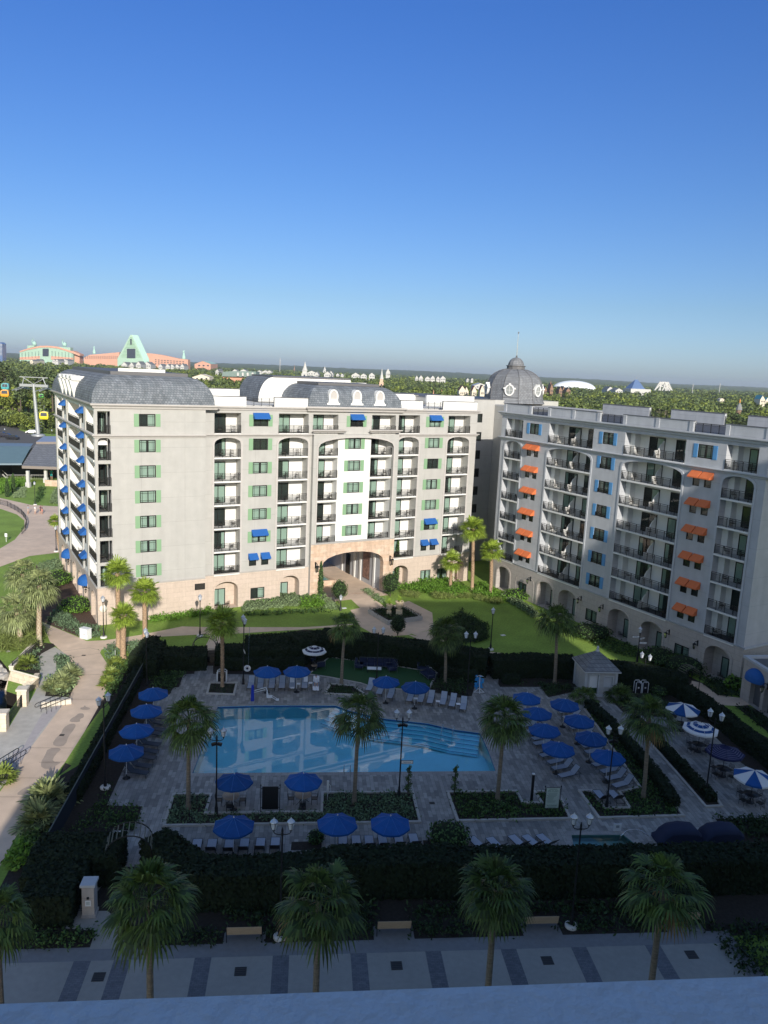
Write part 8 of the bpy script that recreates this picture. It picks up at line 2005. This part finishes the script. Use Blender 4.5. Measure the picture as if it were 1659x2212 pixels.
e0,e1=g('U',395,1525,4.3),g('U',1400,1560,4.3); r0,r1=g('U',650,1135,7.6),g('U',1400,1135,7.6)
b=MB(); b.quad(e0,e1,r1,r0,0); hl=g('U',560,1300,6.0); e0b=e0+(r0-e0)*1.0; back=g('U',560,1130,4.3); b.add([tuple(e0),tuple(r0),tuple(Vector((r0.x-6,r0.y+7,4.3)))],[(0,1,2)],0)
f=Vector((0,-.05,0)); b.quad(e0+f+Vector((0,0,-.7)),e1+f+Vector((0,0,-.7)),e1+f,e0+f,1); u0,u1=g('U',790,995,7.8),g('U',1400,995,7.8); b.quad(r0+Vector((0,0,.6)),r1+Vector((0,0,.6)),u1,u0,2); b.quad(r0,r1,r1+Vector((0,0,.6)),r0+Vector((0,0,.6)),1)
b.quad(e0+Vector((0,0,-.7)),e1+Vector((0,0,-.7)),e1+Vector((0,14,-.7)),e0+Vector((0,14,-.7)),1); b.build('roof',[SHING2,mat('taupe_fascia',(.22,.19,.17),.8),mat('blue_grey_metal_roof',(.27,.32,.42),.5)],r)
m0,m1=g('U',-900,1485,4.8),g('U',392,1485,4.8); n0,n1=g('U',-900,1160,7.2),g('U',560,1180,7.2); b=MB(); b.quad(m0,m1,n1,n0,0); o0,o1=g('U',-900,1100,7.0),g('U',600,1125,7.0); b.quad(n0+Vector((0,0,.02)),n1+Vector((0,0,.02)),o1,o0,1); b.quad(m0+Vector((0,0,-.4)),m1+Vector((0,0,-.4)),m1,m0,1)
b.build('metal_roof',[mat('blue_green_metal_roof',(.13,.20,.21),.5,var=.08,scale=.6),mat('slate_blue_metal_roof',(.16,.22,.27),.5)],r)
for x,y in ((510,1915),(830,1830),(1200,1840)):
    P=g('U',x,y); b=MB(); b.box(-.5,.5,-.5,.5,0,1.2,0); b.box(-.32,.32,-.32,.32,1.2,4.0,0); b.build('column',FWHITE,r,P)
P=g('U',1000,1900); b=MB(); b.box(-2.6,8,0,.4,0,1.5,0); b.build('stone_plinth',TRAV,r,P)
P=g('U',150,1780); Q=g('U',1200,1800); b=MB(); b.box(P.x-30,P.x-3,P.y+1,P.y+9,0,4.0,0); b.box(P.x-3,Q.x,P.y+8,P.y+9,0,4.0,0); b.build('dark_interior',ROOM,r)
fence(g('U',130,1775,.6),g('U',470,1775,.6),1.25,'white station railing by the first column','railing',m=FWHITE,step=.5); fence(g('U',560,1775,.6),g('U',800,1775,.6),1.25,'white station railing between the two columns','railing',m=FWHITE,step=.5)
b=MB(); a=g('U',-150,1560,1.5); c=g('U',125,1770,.0); d=(c-a); b.tube([(a.x,a.y,3.4),(c.x,c.y,1.2)],.12,4,0); b.tube([(a.x,a.y,2.4),(c.x,c.y,.2)],.25,4,0); o=b.build('ramp_railing',FWHITE); tag(o,'white sloping ramp railing at the left of the station','railing')
person(g('U',930,1800)+Vector((0,0,.3)),pi,'stand',None,'figure in teal clothes standing under the station roof',1.6,mat('teal_cloth',(.02,.33,.30)),mat('teal_cloth_trousers',(.02,.30,.28)))
# cars
def car(P,rz,col,label):
    r=thing('parked_car',label,'car',(P.x,P.y,.012),rz); m=mat(label.split()[0]+'_car_paint',col,.25,spec=.6,coat=.5); 
    b=MB(); pr=[(-2.25,.35),(-2.3,.75),(-1.95,1.0),(-1.5,1.05),(-.9,1.55),(1.2,1.6),(2.0,1.15),(2.25,.95),(2.25,.35)]; n=len(pr)
    for (w0,w1) in ((.9,.9),):
        V=[(x,-(.9 if z<1.1 else .72),z) for x,z in pr]+[(x,(.9 if z<1.1 else .72),z) for x,z in pr]
        b.add(V,[tuple(range(n))[::-1],tuple(range(n,2*n))]+[(i,(i+1)%n,n+(i+1)%n,n+i) for i in range(n)],0)
    b.build('body',m,r); b=MB(); b.add([(-1.35,-.80,1.1),(-.85,-.74,1.5),(1.15,-.74,1.53),(1.7,-.82,1.12)],[(0,1,2,3)]); b.add([(-1.35,.80,1.1),(-.85,.74,1.5),(1.15,.74,1.53),(1.7,.82,1.12)],[(3,2,1,0)]); b.add([(-1.53,-.7,1.08),(-.95,-.62,1.54),(-.95,.62,1.54),(-1.53,.7,1.08)],[(0,1,2,3)]); b.build('window',DGL,r)
    for x in(-1.45,1.4):
        for y in (-.86,.86):
            b=MB(); n=12; V=[(x+.34*cos(2*pi*i/n),y+s*.11,.34+.34*sin(2*pi*i/n)) for s in(-1,1) for i in range(n)]; b.add(V,[(i,(i+1)%n,n+(i+1)%n,n+i) for i in range(n)]+[tuple(range(n)),tuple(range(n,2*n))[::-1]],0); b.build('wheel',BLACKM,r)
car(g('U',575,950),.1,(.7,.7,.7),'white car parked behind the gondola tower'); car(g('U',225,1055),0,(.015,.016,.02),'black car turning in the car park'); car(g('U',85,1015),.1,(.02,.02,.03),'dark blue car partly behind the black one'); car(g('U',-10,985),.1,(.03,.025,.03),'charcoal car cut off by the left edge')
f=[g('V',x,y) for x,y in ((-60,425),(0,425),(100,450),(200,500),(290,560),(350,640),(360,700),(340,780),(295,825))]
for i in range(len(f)-1): fence(f[i],f[i+1],1.1,f'{ORD[i]} section from the left of the curved iron lawn fence by the far promenade','iron_fence',step=.22,nm='x')
P=g('V',85,930); b=MB(); b.box(-.2,.2,-.04,.04,.9,1.5,0); b.tube([(0,0,0),(0,0,1.0)],.04,5,0); tag(b.build('lawn_sign',SIGNW,None,(P.x,P.y,0)),'small white sign on the lawn inside the curved fence','sign')
# ================================================================ LIGHT, SKY, CAMERA
SUN_AZ=R(163.8); SUN_EL=R(21.5)
w=bpy.data.worlds.new('World'); SC.world=w; w.use_nodes=True; nt=w.node_tree; bg=nt.nodes['Background']
sky=nt.nodes.new('ShaderNodeTexSky'); sky.sky_type='NISHITA'; sky.sun_disc=False; sky.sun_elevation=SUN_EL; sky.sun_rotation=SUN_AZ; sky.altitude=0; sky.air_density=1.0; sky.dust_density=.6; sky.ozone_density=2.0
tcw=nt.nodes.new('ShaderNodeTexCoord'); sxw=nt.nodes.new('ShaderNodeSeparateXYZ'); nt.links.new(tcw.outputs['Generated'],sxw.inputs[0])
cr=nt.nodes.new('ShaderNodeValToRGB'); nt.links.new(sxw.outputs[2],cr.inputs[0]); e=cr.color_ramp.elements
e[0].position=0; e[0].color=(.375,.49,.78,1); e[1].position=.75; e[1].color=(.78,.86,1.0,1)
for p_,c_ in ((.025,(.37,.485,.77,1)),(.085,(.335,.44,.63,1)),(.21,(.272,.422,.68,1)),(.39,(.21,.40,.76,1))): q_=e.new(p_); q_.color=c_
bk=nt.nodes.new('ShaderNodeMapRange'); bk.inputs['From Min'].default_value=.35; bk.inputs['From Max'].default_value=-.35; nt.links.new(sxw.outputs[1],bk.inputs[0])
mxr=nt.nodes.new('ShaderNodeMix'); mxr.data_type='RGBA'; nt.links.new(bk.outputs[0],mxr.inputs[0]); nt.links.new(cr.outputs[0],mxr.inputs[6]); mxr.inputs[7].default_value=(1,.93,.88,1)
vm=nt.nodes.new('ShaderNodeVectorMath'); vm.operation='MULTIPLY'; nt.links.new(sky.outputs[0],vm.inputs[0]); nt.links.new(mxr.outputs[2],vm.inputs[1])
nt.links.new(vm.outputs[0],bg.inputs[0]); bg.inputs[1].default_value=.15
sl=bpy.data.lights.new('sun','SUN'); sl.energy=4.5; sl.angle=R(.5); sl.color=(1,.93,.83); so_=bpy.data.objects.new('sun',sl); COL.objects.link(so_)
sd=Vector((sin(SUN_AZ)*cos(SUN_EL),cos(SUN_AZ)*cos(SUN_EL),sin(SUN_EL))); so_.rotation_euler=sd.to_track_quat('Z','Y').to_euler()
cam=bpy.data.cameras.new('camera'); co=bpy.data.objects.new('camera',cam); COL.objects.link(co)
M_=Matrix((( _R.x,_U.x,-_F.x,0),(_R.y,_U.y,-_F.y,0),(_R.z,_U.z,-_F.z,H),(0,0,0,1))); co.matrix_world=M_
cam.sensor_fit='VERTICAL'; cam.sensor_height=36; cam.lens=36*FPX/2212.0; cam.clip_start=.05; cam.clip_end=40000
SC.camera=co
SC.view_settings.view_transform='Standard'; SC.view_settings.look='None'; SC.view_settings.exposure=.3; SC.view_settings.gamma=1
SC.render.engine='CYCLES'; SC.cycles.max_bounces=8; SC.cycles.transparent_max_bounces=12

# the air: one closed box of thin even haze
b=MB(); b.box(-9500,9500,-250,9700,-4,85); hz_m=bpy.data.materials.new('thin_air'); hz_m.use_nodes=True; N=hz_m.node_tree.nodes; N.remove(N['Principled BSDF']); pv=N.new('ShaderNodeVolumePrincipled'); pv.inputs['Color'].default_value=(.80,.88,1,1); pv.inputs['Density'].default_value=.00007; pv.inputs['Anisotropy'].default_value=.2
hz_m.node_tree.links.new(pv.outputs[0],N['Material Output'].inputs['Volume']); ho=b.build('haze',hz_m); tag(ho,'thin pale haze over the woods',None,None,'stuff')
